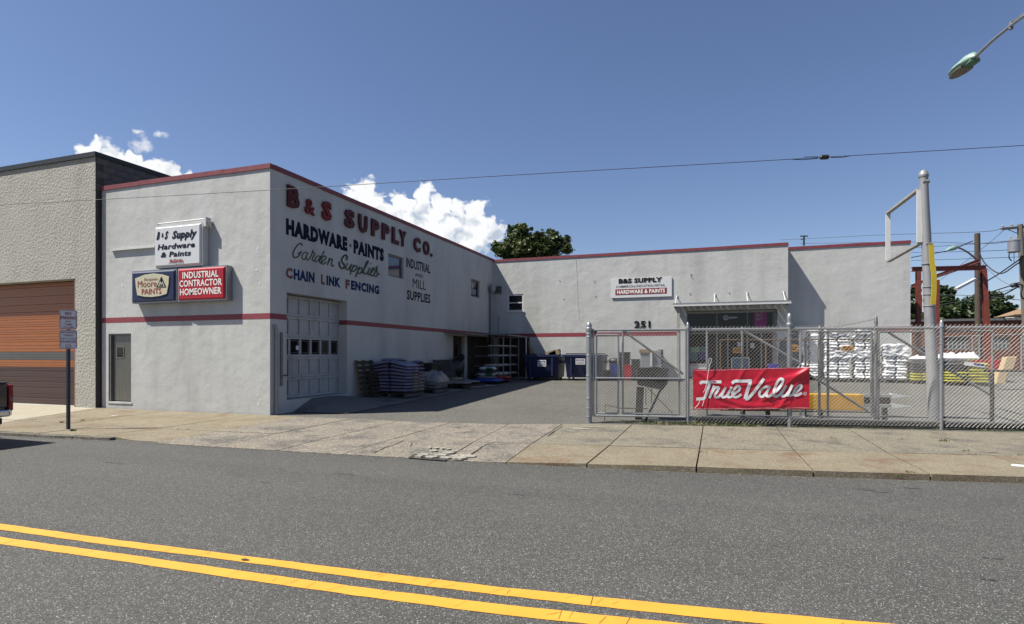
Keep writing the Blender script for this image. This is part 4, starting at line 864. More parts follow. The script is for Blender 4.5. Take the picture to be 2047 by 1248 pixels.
# neighbour building ---------------------------------------------------------
NX, NY, NZ = -17.33, 11.92, 7.46
NBd = thing('stucco_building', 'rough beige stucco warehouse with orange roller door at far left', 'building', (NX, NY, 0))
GDn = (-25.5, .0, -18.2, 3.88)
m = MB(); wall_grid(m, Vector((-32, NY, ZB)), vX, vZ, -vY, NX+32, NZ-ZB, [(GDn[0]+32, GDn[1]-ZB, GDn[2]+32, GDn[3]-ZB)], .4); obj('front_wall', m, 'stucco', NBd)
m = MB(); m.quad((NX, NY, ZB), (NX, 34, ZB), (NX, 34, NZ), (NX, NY, NZ)); obj('side_wall', m, 'mortar', NBd)
m = MB(); m.quad((-32, NY, NZ-.1), (NX, NY, NZ-.1), (NX, 34, NZ-.1), (-32, 34, NZ-.1)); obj('roof', m, 'roof', NBd)
m = MB(); m.box((-32, NY-.05, NZ), (NX+.05, NY+.12, NZ+.14)); obj('coping', m, 'black_coping', NBd); m = MB(); m.box((NX-.12, NY+.121, NZ), (NX+.05, 34, NZ+.14)); obj('coping', m, 'black_coping', NBd)
bl = bpy.data.meshes.new('block'); t = MB(); t.box((0, .005, .005), (.018, .395, .195)); bl.from_pydata([tuple(v) for v in t.v], [], t.f); bl.materials.append(MT['block'])
nb = 0
for r in range(0, 5):
    z = NZ-.2-.2*r
    for c in range(0, 44):
        y = NY+.02+c*.4+(.2 if r % 2 else 0)
        if y > 31: continue
        if r == 4 and y > 16: continue
        o = bpy.data.objects.new('block', bl); COL.objects.link(o); o.parent = NBd; o.location = Vector((NX+.001, y, z))-NBd.location; nb += 1
# roller door slats
dn = MB(); yd = NY+.36; dn.box((GDn[0], yd+.02, GDn[1]), (GDn[2], yd+.05, GDn[3])); RD = obj('roller_door', dn, 'interior_dark', NBd)
ypx = [806, 797, 789, 776, 764.5, 755, 743, 734.5, 720, 703.5, 683, 667, 652, 637, 622, 607, 590, 572, 555]
zz = [WY(130, y, yd).z for y in ypx]; zz[0] = GDn[1]; zz[-1] = GDn[3]-.02
for i, (a, b) in enumerate(zip(zz, zz[1:])):
    mt = 'door_strip' if i in (8,) else ('door_brown' if i < 7 else 'door_orange')
    if b-a < .02: continue
    m = MB(); m.box((GDn[0]+.01, yd-.012, a+.006), (GDn[2]-.08, yd+.018, b-.006)); g = (b-a)/3
    for k in (1, 2): m.box((GDn[0]+.01, yd-.018, a+g*k-.004), (GDn[2]-.08, yd-.013, a+g*k+.004))
    obj('slat', m, mt, RD)
m = MB(); m.box((GDn[2]-.078, NY+.02, GDn[1]), (GDn[2]-.003, yd+.05, GDn[3]-.003)); obj('door_frame', m, 'frame_pink', NBd)

# side canopy + door + rack along the side wall -----------------------------
CN = thing('lean_to_roof', 'thin flat lean to roof over the side door and pipe rack', 'canopy', (XS, 25, 2.4))
m = MB(); m.prism([(XS+.005, 22.3, 2.58), (-10.0, 22.3, 2.50), (-10.0, 24.9, 2.49), (XS+.005, 24.9, 2.58)], (0, 0, -.04)); obj('roof_sheet', m, 'galv_dull', CN)
m = MB(); m.prism([(XS+.005, 24.91, 2.60), (-9.0, 24.91, 2.50), (-9.0, 27.9, 2.50), (XS+.005, 27.9, 2.60)], (0, 0, -.05)); obj('roof_sheet', m, 'galv_dull', CN)
m = MB(); m.tube([(-9.05, 27.7, .35), (-9.05, 27.7, 2.45)], .035, 6); obj('post', m, 'white_metal', CN)
sd = MB(); sd.box((XS-.20, SD[0]+.02, SD[1]), (XS-.15, SD[2]-.02, SD[3]-.02)); SDo = obj('side_door', sd, 'wood_dark', B); m = MB(); m.box((XS-.149, 23.7, 1.5), (XS-.14, 23.95, 2.0)); obj('pane', m, 'glass_dark', SDo)
m = MB()
RKb = thing('wall_boarding', 'dark boards lining the wall behind the pipe rack', 'boarding', (XS, 26, .4))
for i in range(9):
    m = MB(); m.box((XS+.012, 24.75+i*.31, .35), (XS+.035, 24.75+i*.31+.30, 2.45)); obj('board', m, 'wood_dark', RKb)
for i in range(5):
    m = MB(); m.box((XS+.36+i*.33, YB-.035, .42), (XS+.36+i*.33+.32, YB-.01, 2.45)); obj('board', m, 'wood_dark', RKb)
RK = thing('pipe_rack', 'tall grey pipe rack with four shelves in the shaded corner', 'rack', (-10, 26, .35))
rx0, rx1, ry0, ry1 = -10.75, -9.35, 25.0, 27.4
for x, y in [(rx0, ry0), (rx1, ry0+.2), (rx0, ry1), (rx1, ry1), (-9.4, 26.3), (rx0, 26.3), (-10.05, ry0)]:
    m = MB(); m.box((x-.02, y-.02, gz(x, y)), (x+.02, y+.02, 2.4)); obj('upright', m, 'pipe_grey' if x > -9.5 else 'dark_steel', RK)
shz = [.62, 1.05, 1.52, 1.98]
for z in shz:
    for y in (ry0, 26.3, ry1): m = MB(); m.box((rx0, y-.015, z-.04), (rx1, y+.015, z)); obj('shelf_bar', m, 'galv_dull', RK)
for k, z in enumerate(shz):
    nn_ = [9, 5, 4, 3][k]
    for i in range(nn_):
        x = -9.5-i*.13+random.uniform(-.02, .02)+(0 if k == 0 else random.uniform(-.3, 0)*(i > 1)); r = [.05, .032, .025, .02][k]
        m = MB(); ya = 25.0-random.uniform(0, .35); m.tube([(x, ya, z+r), (x, 27.45, z+r)], r, 10, cap=False); n = 10
        q = MB(); m.tube([(x, 27.45, z+r), (x, ya, z+r)], r*.85, 10, cap=False)
        tag(obj('plastic_pipe', m, 'white_metal', smooth=True), ['white plastic pipe on the lowest shelf of the pipe rack', 'thin white pipe on the second shelf of the rack', 'thin pipe on the third shelf of the pipe rack', 'thin pipe on the top shelf of the pipe rack'][k], 'pipe', 'pipes lying on the rack')
# leaning planks by rack
for i, (x, y, l) in enumerate([(-9.0, 27.75, 2.2), (-8.85, 27.72, 1.9)]):
    m = MB(); m.bar((x+.55, y-.35, gz(x, y)), (x, y+.25, l), .1, .03); tag(obj('plank', m, 'wood'), ['tall brown plank leaning at the corner by the pipe rack', 'shorter brown plank leaning beside the dumpster'][i], 'plank', 'planks leaning in the corner')

# pallets and goods ---------------------------------------------------------
def pallet_mesh(par, c, w, d, z, mt='wood', rz=0, boards=6):
    cx, cy = c
    for i in range(boards):
        y = cy-d/2+(i+.5)*d/boards; m = MB(); m.box((cx-w/2, y-.045, z+.095), (cx+w/2, y+.045, z+.115)); obj('board', m, mt, par)
    for i in range(3):
        x = cx-w/2+.05+i*(w-.1)/2; m = MB(); m.box((x-.04, cy-d/2, z+.02), (x+.04, cy+d/2, z+.094)); obj('stringer', m, mt, par)
        m = MB(); m.box((x-.05, cy-d/2, z), (x+.05, cy+d/2, z+.019)); obj('foot_board', m, mt, par)
def pillow(w, d, h, seed=0, nx=10, ny=8, rough=.12):
    """soft filled sack, flat-ish, centred, base at z=0"""
    mb = MB(); V = []; F = []
    for side in (0, 1):
        for j in range(ny+1):
            for i in range(nx+1):
                u = i/nx*2-1; v = j/ny*2-1
                e = max(0, 1-abs(u)**4)**.45*max(0, 1-abs(v)**4)**.45
                pn = noise.noise(Vector((u*2.2+seed*7, v*2.2, side*3+seed)))*rough + noise.noise(Vector((u*6+seed*3, v*6, side*5+seed)))*rough*.5
                z = h/2+(1 if side else -1)*h/2*e*(1+pn*.6 if side else 1)
                V.append(Vector((u*w/2*(1-.04*abs(v)**3)+pn*.03, v*d/2*(1-.04*abs(u)**3)+pn*.02, z)))
    n1 = (nx+1)*(ny+1)
    for j in range(ny):
        for i in range(nx):
            a = j*(nx+1)+i; F.append((a, a+nx+1, a+nx+2, a+1)); F.append((n1+a, n1+a+1, n1+a+nx+2, n1+a+nx+1))
    mb.add(V, F); return mb
def raw_mesh(name, mb, mats):
    me = bpy.data.meshes.new(name); me.from_pydata([tuple(v) for v in mb.v], [], mb.f)
    for k in mats: me.materials.append(MT[k])
    if any(mb.m): me.polygons.foreach_set('material_index', mb.m)
    me.polygons.foreach_set('use_smooth', [True]*len(me.polygons)); me.update(); return me
def place(name, me, loc, rz, label, cat, group, rx=0, ry=0, sc=(1, 1, 1)):
    o = bpy.data.objects.new(name, me); COL.objects.link(o); o.location = loc; o.rotation_euler = (rx, ry, rz); o.scale = sc; return tag(o, label, cat, group)
ORD = ['lowest', 'second', 'third', 'fourth', 'fifth', 'sixth', 'seventh', 'eighth', 'top']
def bag_pile(cx, cy, z, w, d, layers, lh, meshes, label, cat, group, nx=2, ny=1, jit=.02, crown=.0):
    for k in range(layers):
        for i in range(nx):
            for j in range(ny):
                x = cx-w/2+(i+.5)*w/nx+random.uniform(-jit, jit); y = cy-d/2+(j+.5)*d/ny+random.uniform(-jit, jit)
                place('bag', random.choice(meshes), (x, y, z+k*lh-crown*abs(i-(nx-1)/2)*k/layers), random.uniform(-.06, .06)+(PI if random.random() < .5 else 0), label+', '+ORD[k]+' layer'+(' left' if i == 0 else ' right')+(' front' if j == 0 else ' back'), cat, group, ry=random.uniform(-.02, .02))
# 1. big stack of blue bags
PX, PY = -10.22, 17.2; pz = padz(PX, PY)+.01
p = thing('pallet', 'weathered pallet beneath the big stack of blue bags', 'pallet', (PX, PY, pz)); pallet_mesh(p, (PX, PY), 1.35, 1.2, pz, 'wood_grey')
mbs = []
for s in range(3):
    t = pillow(.69, .44, .125, s, rough=.2)
    # brown printed underside, tan ends
    t.m = [1 if (sum(t.v[i].z for i in f)/4 < .05) else 0 for f in t.f]
    mbs.append(raw_mesh('bag', t, ['bag_blue', 'bag_brown']))
mb2 = []
for s in range(2):
    t = pillow(.69, .44, .125, s+5, rough=.25); mb2.append(raw_mesh('bag', t, ['bag_tan', 'bag_brown']))
LBL = ['blue white bag in the lowest layers of the big stack', 'blue white bag in the middle layers of the big stack', 'blue white bag in the upper layers of the big stack']
for k in range(9):
    for i in range(2):
        for j in range(3):
            x = PX-.34+.68*i+random.uniform(-.015, .015); y = PY-.4+.4*j+random.uniform(-.01, .01)
            z = pz+.118+k*.108+(.03*math.cos((x-PX)*2) if k > 4 else 0)*(k-4)/4+(j == 2)*.0
            right = (i == 1 and j > 0 and k < 6)
            place('bag', random.choice(mb2 if right else mbs), (x, y, z), (PI if j == 2 else 0)+random.uniform(-.03, .03), ('tan bag right'+(' front', ' middle', ' back')[j]+' in the '+ORD[k]+' layer of the big stack' if right else 'blue white bag '+('left' if i == 0 else 'right')+(' front', ' middle', ' back')[j]+' in the '+ORD[k]+' layer of the big stack'), 'bag', 'bags stacked on the first pallet', ry=(.20 if i else -.17)*(k/8)**1.6, sc=(1.04+random.uniform(-.03, .04), 1.08, 1.42))
place('bag', mbs[0], (PX-.05, PY-.2, pz+1.16), .1, 'single blue bag slumped on top of the big stack', 'bag', 'bags stacked on the first pallet', sc=(1.1, 1.2, 1.0))
# film-wrapped short stack behind it
q = (-10.1, 19.2); z = padz(*q)+.01
p = thing('pallet', 'low pallet under the plastic wrapped stack beside the blue bags', 'pallet', (q[0], q[1], z)); pallet_mesh(p, q, 1.1, 1.1, z, 'wood_grey')
wbs = [raw_mesh('bag', pillow(.58, .5, .14, s+9, rough=.5), ['film']) for s in range(2)]
bag_pile(q[0]-.0, q[1], z+.118, 1.1, 1.0, 3, .12, wbs, 'crumpled pale sack of the short wrapped stack', 'bag', 'sacks on the short wrapped stack', 2, 2)
bag_pile(q[0]-.25, q[1]+.1, z+.48, .6, .6, 2, .12, wbs, 'upper pale sack of the short wrapped stack', 'bag', 'sacks on the short wrapped stack', 1, 1)
t = pillow(1.15, 1.1, .58, 33, nx=20, ny=16, rough=1.4); t.v = [v+Vector((-10.05, 19.25, padz(-10.1, 19.2)+.10)) for v in t.v]; tag(obj('plastic_wrap', t, 'film', smooth=True), 'slack crumpled film wrapped over the short stack behind the blue bags', 'wrap')
# dark crate with lid
m = MB(); m.box((-10.9, 20.0, padz(-10.9, 20)), (-10.4, 20.6, 1.18)); c_ = thing('crate', 'black crate with flat lid standing behind the wrapped stack', 'crate', (-10.6, 20.4, .2)); obj('body', m, 'black_plastic', c_); m = MB(); m.box((-10.95, 19.9, 1.185), (-10.3, 20.7, 1.25)); obj('lid', m, 'dark_steel', c_)
# leaning pallets near garage door
def leaning_pallet(label, x0, y0, z0, w, h, lean, mt, n=7, frame='wood', group=None):
    t = thing('pallet', label, 'pallet', (x0, y0, z0), group)
    d = Vector((-lean, 0, h)); dn_ = d.normalized(); nrm = Vector((h, 0, lean)).normalized()
    for i in range(3):
        y = y0+.05+i*(w-.1)/2; m = MB(); m.obox(Vector((x0, y, z0))+d/2, d/2, vY*.025, nrm*.045); obj('stringer', m, frame, t)
    for i in range(n):
        c = Vector((x0, y0+w/2, z0))+d*((i+.5)/n)+nrm*.058; m = MB(); m.obox(c, vY*w/2, dn_*.045*1.0, nrm*.011); obj('board', m, mt, t)
    return t
leaning_pallet('brown wooden pallet leaning on the wall next to the roll up door', -10.75, 15.75, padz(-10.75, 15.7), .95, 1.18, .2, 'wood_dark', group='pallets leaning on the side wall')
leaning_pallet('dark pallet leaning in front of the brown one', -10.55, 16.1, padz(-10.55, 16.), .7, .85, .18, 'wood_dark', frame='wood_dark', group='pallets leaning on the side wall')
def slat_panel(label, y0, y1, ztop):
    t = thing('pallet', label, 'pallet', (-10.7, y0, .3), 'pallets leaning on the side wall'); zb = padz(-10.6, y0)
    n = 6
    for i in range(n):
        y = lerp(y0+.06, y1-.06, i/(n-1)); m = MB(); m.bar((-10.45+.0*i, y+.08, zb), (-10.78, y, ztop), .14, .025, up=(0, 1, 0)); obj('board', m, 'wood_grey', t)
    for z in (.45, .98): xx = lerp(-10.45, -10.78, z); m = MB(); m.box((xx-.06, y0, zb+z*(ztop-zb)-.035), (xx+.0, y1+.1, zb+z*(ztop-zb)+.035)); obj('crosspiece', m, 'wood_grey', t)
slat_panel('grey weathered slatted pallet leaning on the wall near the side door', 20.9, 22.5, 1.35)
# cart / barrel shape
t = thing('wheelbarrow', 'dark wheelbarrow propped upright against the wall beside the side door', 'wheelbarrow', (-10.6, 23.1, .3))
m = MB(); m.tube([(-10.85, 23.0, 1.02), (-10.7, 23.0, 1.02), (-10.5, 23.0, 1.05), (-10.42, 23.0, 1.05)], [.42, .44, .30, .16], 14); obj('tray', m, 'black_plastic', t, smooth='auto')
for y in (22.75, 23.35): m = MB(); m.tube([(-10.5, y, padz(-10.5, y)), (-10.72, y, 1.5)], .02, 6); obj('handle', m, 'wood_dark', t)
m = MB(); m.tube([(-10.52, 22.97, 1.45), (-10.52, 23.06, 1.45)], .16, 14); obj('wheel', m, 'rubber', t)
# low pallet with strewn bags
q = (-9.95, 21.9); z = padz(*q)+.01
p = thing('pallet', 'low dark pallet covered by pink and white bags', 'pallet', (q[0], q[1], z)); pallet_mesh(p, q, 1.2, 2.2, z, 'wood_dark', boards=9)
flat = [raw_mesh('bag', pillow(.62, .42, .10, s+20, rough=.6), [mt]) for s, mt in enumerate(['film', 'bag_tan', 'film'])]
for i in range(9):
    place('bag', flat[i % 3], (q[0]-.28+.56*(i % 2)+random.uniform(-.05, .05), q[1]-.85+.45*(i//2)*.9+random.uniform(-.05, .05), z+.12+.02*(i % 3)), random.uniform(-.5, .5), 'flat crumpled white bag '+('at the wall side' if i % 2 == 0 else 'at the yard side')+', '+ORD[i//2]+' row of the low dark pallet', 'bag', 'bags strewn on the low pallet')
place('bag', raw_mesh('bag', pillow(.9, .4, .16, 31, rough=.4), ['straw']), (-10.45, 22.3, z+.2), 1.4, 'yellowish rolled sack at the back of the low pallet', 'bag', None)
m = MB(); 
for k in range(3):
    p0 = Vector((-9.35+.1*k, 21.3+.6*k, padz(-9.3, 21.5)+.03)); m.tube(catmull([p0, p0+Vector((.2, .1, .03)), p0+Vector((.3, .35, .01)), p0+Vector((.45, .3, .02))], 4), [.03, .02, .035, .02, .03, .02, .035, .02, .03, .02, .03, .03, .02], 5)
tag(obj('plastic_wrap', m, 'film', smooth=True), 'torn strip of clear plastic wrap lying on the asphalt edge', 'wrap')
# white-green bags and blue tarp
q = (-9.7, 24.1); z = padz(*q)+.01
wg = pillow(.75, .5, .16, 40, rough=.3); wg.m = [1 if abs(sum(wg.v[i].y for i in f)/4) > .19 and sum(wg.v[i].z for i in f)/4 < .12 and sum(wg.v[i].x for i in f)/4 > 0 else 0 for f in wg.f]; wgm = raw_mesh('bag', wg, ['bag_white', 'bag_green'])
m = MB(); 
t = pillow(1.3, 1.3, .22, 44, rough=.5); t.v = [v+Vector((q[0], q[1], z)) for v in t.v]; tag(obj('tarp', t, 'bin_blue', smooth=True), 'crumpled blue tarp under the white and green bags', 'tarp')
for k in range(4): place('bag', wgm if k in (3, 1) else raw_mesh('bag', pillow(.8, .55, .15, 50+k, rough=.4), ['bag_dark' if k else 'film']), (q[0]+.02*k, q[1]-.1, z+.18+.13*k), PI/2*0+random.uniform(-.1, .1), ['grey bag at the bottom of the stack on the blue tarp', 'white bag with green ends in the stack on the blue tarp', 'dark bag inside the stack on the blue tarp', 'topmost white and green bag on the blue tarp'][k], 'bag', 'bags on the blue tarp')
rb = [raw_mesh('bag', pillow(.75, .45, .15, 60+k, rough=.5), ['bag_red']) for k in range(2)]
for k in range(4): place('bag', rb[k % 2], (-9.45+.1*(k % 2), 24.9+.35*(k//2), padz(-9.5, 25)+.02+.12*(k % 2)), random.uniform(-.3, .3), 'bright orange red bag lying beside the blue tarp', 'bag', 'orange red bags by the rack')

# dumpsters -----------------------------------------------------------------
def dumpster(label, px0, px1):
    Yd = 26.3; a = WY(px0, 759, Yd); b = WY(px1, 759, Yd); x0, x1 = a.x, b.x; z0 = gz(x0, Yd); h = WY(px0, 709, Yd).z; t = thing('dumpster', label, 'dumpster', ((x0+x1)/2, Yd, z0), 'blue dumpsters along the shop wall')
    m = MB(); zb = z0+.16; d = 1.3; s = .10
    V = [(x0+s, Yd+s*2, zb), (x1-s, Yd+s*2, zb), (x1-s, Yd+d, zb), (x0+s, Yd+d, zb), (x0+.03, Yd, h-.1), (x1-.03, Yd, h-.1), (x1-.03, Yd+d, h-.1), (x0+.03, Yd+d, h-.1)]
    m.add(V, [(0, 3, 2, 1), (0, 1, 5, 4), (1, 2, 6, 5), (2, 3, 7, 6), (3, 0, 4, 7)]); obj('body', m, 'dumpster_blue', t)
    m = MB(); m.box((x0, Yd-.05, h-.1), (x1, Yd+.02, h)); m.box((x0, Yd+.021, h-.1), (x0+.06, Yd+d, h)); m.box((x1-.06, Yd+.021, h-.1), (x1, Yd+d, h)); obj('rim', m, 'dumpster_blue', t)
    for xx in (x0+.35, x1-.35): m = MB(); m.box((xx-.04, Yd-.03, zb+.1), (xx+.04, Yd+.12, h-.12)); obj('rib', m, 'dumpster_blue', t)
    for xx in (x0+.2, x1-.2):
        for yy in (Yd+.25, Yd+d-.2): m = MB(); m.tube([(xx-.03, yy, z0+.08), (xx+.03, yy, z0+.08)], .08, 10); m.box((xx-.05, yy-.05, z0+.12), (xx+.05, yy+.05, zb)); obj('caster', m, 'rubber', t)
    for xx in (x0-.05, x1+.0): m = MB(); m.box((xx, Yd+.25, h-.42), (xx+.06, Yd+.95, h-.28)); obj('lift_pocket', m, 'dumpster_blue', t)
    return t, x0, x1, Yd, h, d
def dlabel(t, xa, ya, xb, yb, Yd, w=True):
    a = WY(xa, ya, Yd-.01); b = WY(xb, yb, Yd-.01); m = MB(); m.box((a.x, Yd-.045, b.z), (b.x, Yd-.035, a.z)); o = obj('label_plate', m, 'sign_white', t)
    q = MB(); letters(q, 'RWS', (a.x+.03, Yd-.048, lerp(b.z, a.z, .62)), vX, vZ, -vY, (b.x-a.x)-.06, (a.z-b.z)*.24, .06); obj('lettering', q, 'royal', o)
    q = MB()
    for i in range(3): q.box((a.x+.03, Yd-.048, lerp(b.z, a.z, .12+.15*i)), (b.x-.03, Yd-.046, lerp(b.z, a.z, .17+.15*i)))
    obj('print', q, 'text_faded_red', o)
t, x0, x1, Yd, h, d = dumpster('left blue dumpster overflowing with cardboard, partly in shade', 1047, 1118); dlabel(t, 1075, 720, 1092, 733, Yd); m = MB(); m.box((x0-.02, Yd-.04, h+.01), (x0+1.0, Yd+d, h+.05)); obj('lid', m, 'black_plastic', t)
for i, (xa, ya, tx) in enumerate([(1103, 704, 0), (1110, 702, 1)]):
    p = WY(xa, ya, Yd+.3); m = MB(); m.obox((p.x, Yd+.3, h+.04), (.24, 0, .10*(1 if i else .7)), (0, .2, 0), (-.04, 0, .12)); tag(obj('cardboard_box', m, 'cardboard'), ['flattened tan box sticking out of the left dumpster', 'upright tan box sticking out beside it on the left dumpster'][i], 'box')
m = MB(); p = WY(1120, 706, Yd+.2); m.prism([(p.x-.12, Yd+.2, h-.1), (p.x+.1, Yd+.2, h-.1), (p.x+.1, Yd+.2, h+.22)], (0, .04, 0)); tag(obj('foam_piece', m, 'sign_white'), 'white pointed foam sheet at the right end of the left dumpster', 'foam')
t, x0, x1, Yd, h, d = dumpster('right blue dumpster with closed black lid in the sun', 1127, 1205); dlabel(t, 1151, 717, 1170, 729, Yd)
for i in range(8): m = MB(); xx = lerp(x0+.1, x1-.3, i/7); m.box((xx, Yd+.0, h+.02), (xx+.2, Yd+d, h+.06)); obj('lid_panel', m, 'black_plastic', t)
# bins & small goods by the shop wall
def yard_box(name, label, cat, x0, x1, yt, yb, mt, dep=.4, group=None, taper=.9, lid=None, Y=None):
    b = GY((x0+x1)/2, yb)
    if Y is None: Y = min(b.y, 26.9)
    a = WY(x0, yb, Y); c = WY(x1, yt, Y); z0 = gz(a.x, Y); z1 = c.z; t = thing(name, label, cat, ((a.x+c.x)/2, Y, z0), group); m = MB(); k = (1-taper)*(c.x-a.x)/2
    V = [(a.x+k, Y, z0), (c.x-k, Y, z0), (c.x-k, Y+dep, z0), (a.x+k, Y+dep, z0), (a.x, Y, z1), (c.x, Y, z1), (c.x, Y+dep, z1), (a.x, Y+dep, z1)]
    m.add(V, [(0, 3, 2, 1), (4, 5, 6, 7), (0, 1, 5, 4), (1, 2, 6, 5), (2, 3, 7, 6), (3, 0, 4, 7)]); obj('body', m, mt, t, bevel=.015)
    m = MB(); m.box((a.x-.02, Y-.02, z1), (c.x+.02, Y+dep+.02, z1+.04)); obj('rim', m, lid or mt, t); return t
yard_box('bin', 'bright blue bin behind the gate', 'bin', 1218, 1236, 730, 756, 'bin_blue', group='plastic bins by the shop wall')
yard_box('bin', 'bright red bin behind the gate', 'bin', 1247.5, 1265, 731, 756, 'bin_red', group='plastic bins by the shop wall')
yard_box('bin', 'tall black bin between the blue and red bins', 'bin', 1238, 1258, 706, 757, 'black_plastic', group='plastic bins by the shop wall', Y=27.1)
yard_box('bin', 'black bin to the right of the red bin', 'bin', 1262, 1278, 720, 757, 'black_plastic', group='plastic bins by the shop wall', Y=26.7)
yard_box('crate', 'low black crate left of the blue bin', 'crate', 1206, 1219, 742, 758, 'black_plastic', Y=26.8)
t = thing('grill', 'round black kettle lid shape behind the blue bin', 'grill', WY(1228, 757, 27)); q = WY(1228, 722, 27.0); m = MB(); m.lathe((q.x, 27.3, 1.05), [(.02, 0), (.3, .12), (.34, .22), (.30, .3), (.15, .36), (.02, .38)], 14); obj('bowl', m, 'black_plastic', t, smooth=True)
for dx in (-.2, .2): m = MB(); m.tube([(q.x+dx, 27.3, gz(q.x, 27)), (q.x+dx*.6, 27.3, 1.15)], .02, 5); obj('leg', m, 'dark_steel', t)
m = MB(); a = WY(1318, 712, 26.5); b = WY(1361, 750, 26.5); zz = gz(a.x, 26.5); m.prism([(a.x, 26.5, zz+.05), (b.x+.1, 26.5, zz), (b.x, 26.5, zz+.08), (a.x, 26.5, WY(1318, 708, 26.5).z)], (0, 1.1, 0)); tag(obj('ramp', m, 'slate'), 'dark grey sloping ramp left of the shop entrance', 'ramp')
yard_box('bin', 'violet blue tub in front of the shop door', 'bin', 1536, 1556, 730, 756, 'violet', Y=26.6)
# loose metal rolls inside gate: stand with tray near the fence ----------------
FO = Vector((-2.8, 13.2, 0)); FD_ = Vector((.9853, .1709, 0)).normalized(); FN = Vector((FD_.y, -FD_.x, 0))
def FP(x, y, off=0.0):
    """point on the vertical plane parallel to the fence, off metres behind it"""
    O = FO-FN*off; d = ray(x, y); t = (O-CAM).dot(FN)/d.dot(FN); return CAM+d*t
def fs(x, off=0.0): return (FP(x, 708, off)-(FO-FN*off)).dot(FD_)
def FQ(s, z, off=0.0): return FO+FD_*s-FN*off+Vector((0, 0, z))
t = thing('tool_stand', 'rusty machine stand with deep tray just behind the gate', 'stand', FP(1285, 845, .7))
o_ = .55
a = FP(1273, 738, o_); b = FP(1335, 775, o_); m = MB(); sa, sb = (a-FO).dot(FD_), (b-FO).dot(FD_)
za, zb = a.z, b.z; P = [FQ(sa+.03, zb+.05, o_), FQ(sb-.12, zb-.06, o_), FQ(sb, zb+.1, o_), FQ(sb, za-.02, o_), FQ(sb-.25, za+.06, o_), FQ(sa, za, o_)]
m.prism(P, -FN*.5); obj('tray', m, 'dark_steel', t)
m = MB(); m.prism([FQ(sa-.02, za-.02, o_-.01), FQ(sb+.02, za-.05, o_-.01), FQ(sb+.02, za+.02, o_-.01), FQ(sa-.02, za+.04, o_-.01)], FN*.03); obj('rail', m, 'wood_dark', t)
a = FP(1281, 775, o_); b = FP(1281, 848, o_); m = MB(); m.bar(a-FN*.2, Vector((b.x, b.y, 0))-FN*.2-FD_*.04, .17, .12, up=FN); obj('post', m, 'dark_steel', t)
m = MB(); m.bar(FP(1322, 776, o_), FP(1287, 848, o_), .05, .05, up=FN); obj('brace', m, 'dark_steel', t)
m = MB(); m.bar(FP(1294, 775, o_+.2), FP(1350, 832, o_+.2), .016, .016, up=FN); obj('rod', m, 'dark_steel', t)
m = MB(); m.bar(FP(1303, 776, o_+.1), FP(1302, 805, o_+.1), .02, .02, up=FN); m.bar(FP(1291, 776, o_+.1), FP(1291, 810, o_+.1), .016, .016, up=FN); obj('rod', m, 'dark_steel', t)
m = MB(); m.tube([FP(1208, 845, .5), FP(1210, 809, .5), FP(1240, 816, .5), FP(1295, 817, .5)], .014, 6); tag(obj('bent_rod', m, 'rust_rail'), 'thin bent rusty rod standing low behind the gate', 'rod')
def fbox(name, label, cat, x0, x1, yt, yb, off, dep, mt, grp=None, lid=None):
    a = FP(x0, yb, off); b = FP(x1, yt, off); s0, s1 = (a-FO).dot(FD_), (b-FO).dot(FD_); m = MB(); m.prism([FQ(s0, a.z, off), FQ(s1, a.z, off), FQ(s1, b.z, off), FQ(s0, b.z, off)], -FN*dep); o = obj(name, m, mt, bevel=.008); return tag(o, label, cat, grp)
t = fbox('storage_tub', 'clear grey tub with cardboard on top on the stand', 'tub', 1281, 1299, 706, 737, .7, .25, 'tub', 'tubs on the tool stand'); fbox('cardboard_box', 'tan flat cardboard box lying on the clear tub', 'box', 1278, 1301, 698, 706, .68, .28, 'cardboard')
fbox('storage_tub', 'pale clear bag right of the tub on the stand', 'tub', 1305, 1322, 701, 736, .75, .2, 'tub', 'tubs on the tool stand'); fbox('storage_tub', 'dark can on the right end of the tool stand', 'can', 1316, 1326, 699, 728, .9, .1, 'slate', 'tubs on the tool stand')
# white wrapped bag stacks ---------------------------------------------------
wm = [raw_mesh('bag', pillow(.60, .42, .125, 70+s, nx=14, ny=10, rough=1.1), ['bag_white']) for s in range(4)]
TH = ['low at the ', 'halfway up the ', 'high at the ']
def white_stack(idx, px0, px1, yt, yb, desc, Y=26.9):
    a = WY(px0+2, yb, Y); b = WY(px1-2.5, yt, Y); z0 = gz((a.x+b.x)/2, Y); W = b.x-a.x; n = max(6, int((b.z-z0-.1)/.115))
    p = thing('pallet', 'pallet under '+desc, 'pallet', ((a.x+b.x)/2, Y+.5, z0), 'pallets under the white bags'); pallet_mesh(p, ((a.x+b.x)/2, Y+.5), W, 1.0, z0, 'wood_grey', boards=5)
    lh = (b.z-z0-.12)/n
    for k in range(n):
        wob = .03*math.sin(k*1.7+idx)
        for i in range(2):
            place('bag', random.choice(wm), ((a.x+b.x)/2-W/4+W/2*i+wob, Y+.2+random.uniform(-.02, .03), z0+.11+k*lh), random.choice((0, PI))+random.uniform(-.06, .06), 'crumpled white bag '+TH[min(2, 3*k//n)]+('front left' if i == 0 else 'front right')+' of '+desc, 'bag', 'bags in the white stacks', ry=random.uniform(-.04, .04), sc=(W/2/.62, 1.1, lh/.078))
    # side column so it is not hollow from other angles
        place('bag', random.choice(wm), ((a.x+b.x)/2+wob, Y+.66, z0+.11+k*lh), random.uniform(-.05, .05), 'crumpled white bag '+TH[min(2, 3*k//n)]+'back of '+desc, 'bag', 'bags in the white stacks', sc=(W/.68, 1.25, lh/.078))
white_stack(0, 1594, 1640, 659, 763, 'the shaded tall white stack', 27.95)
white_stack(1, 1649, 1703, 658, 763, 'the orange tagged tall stack')
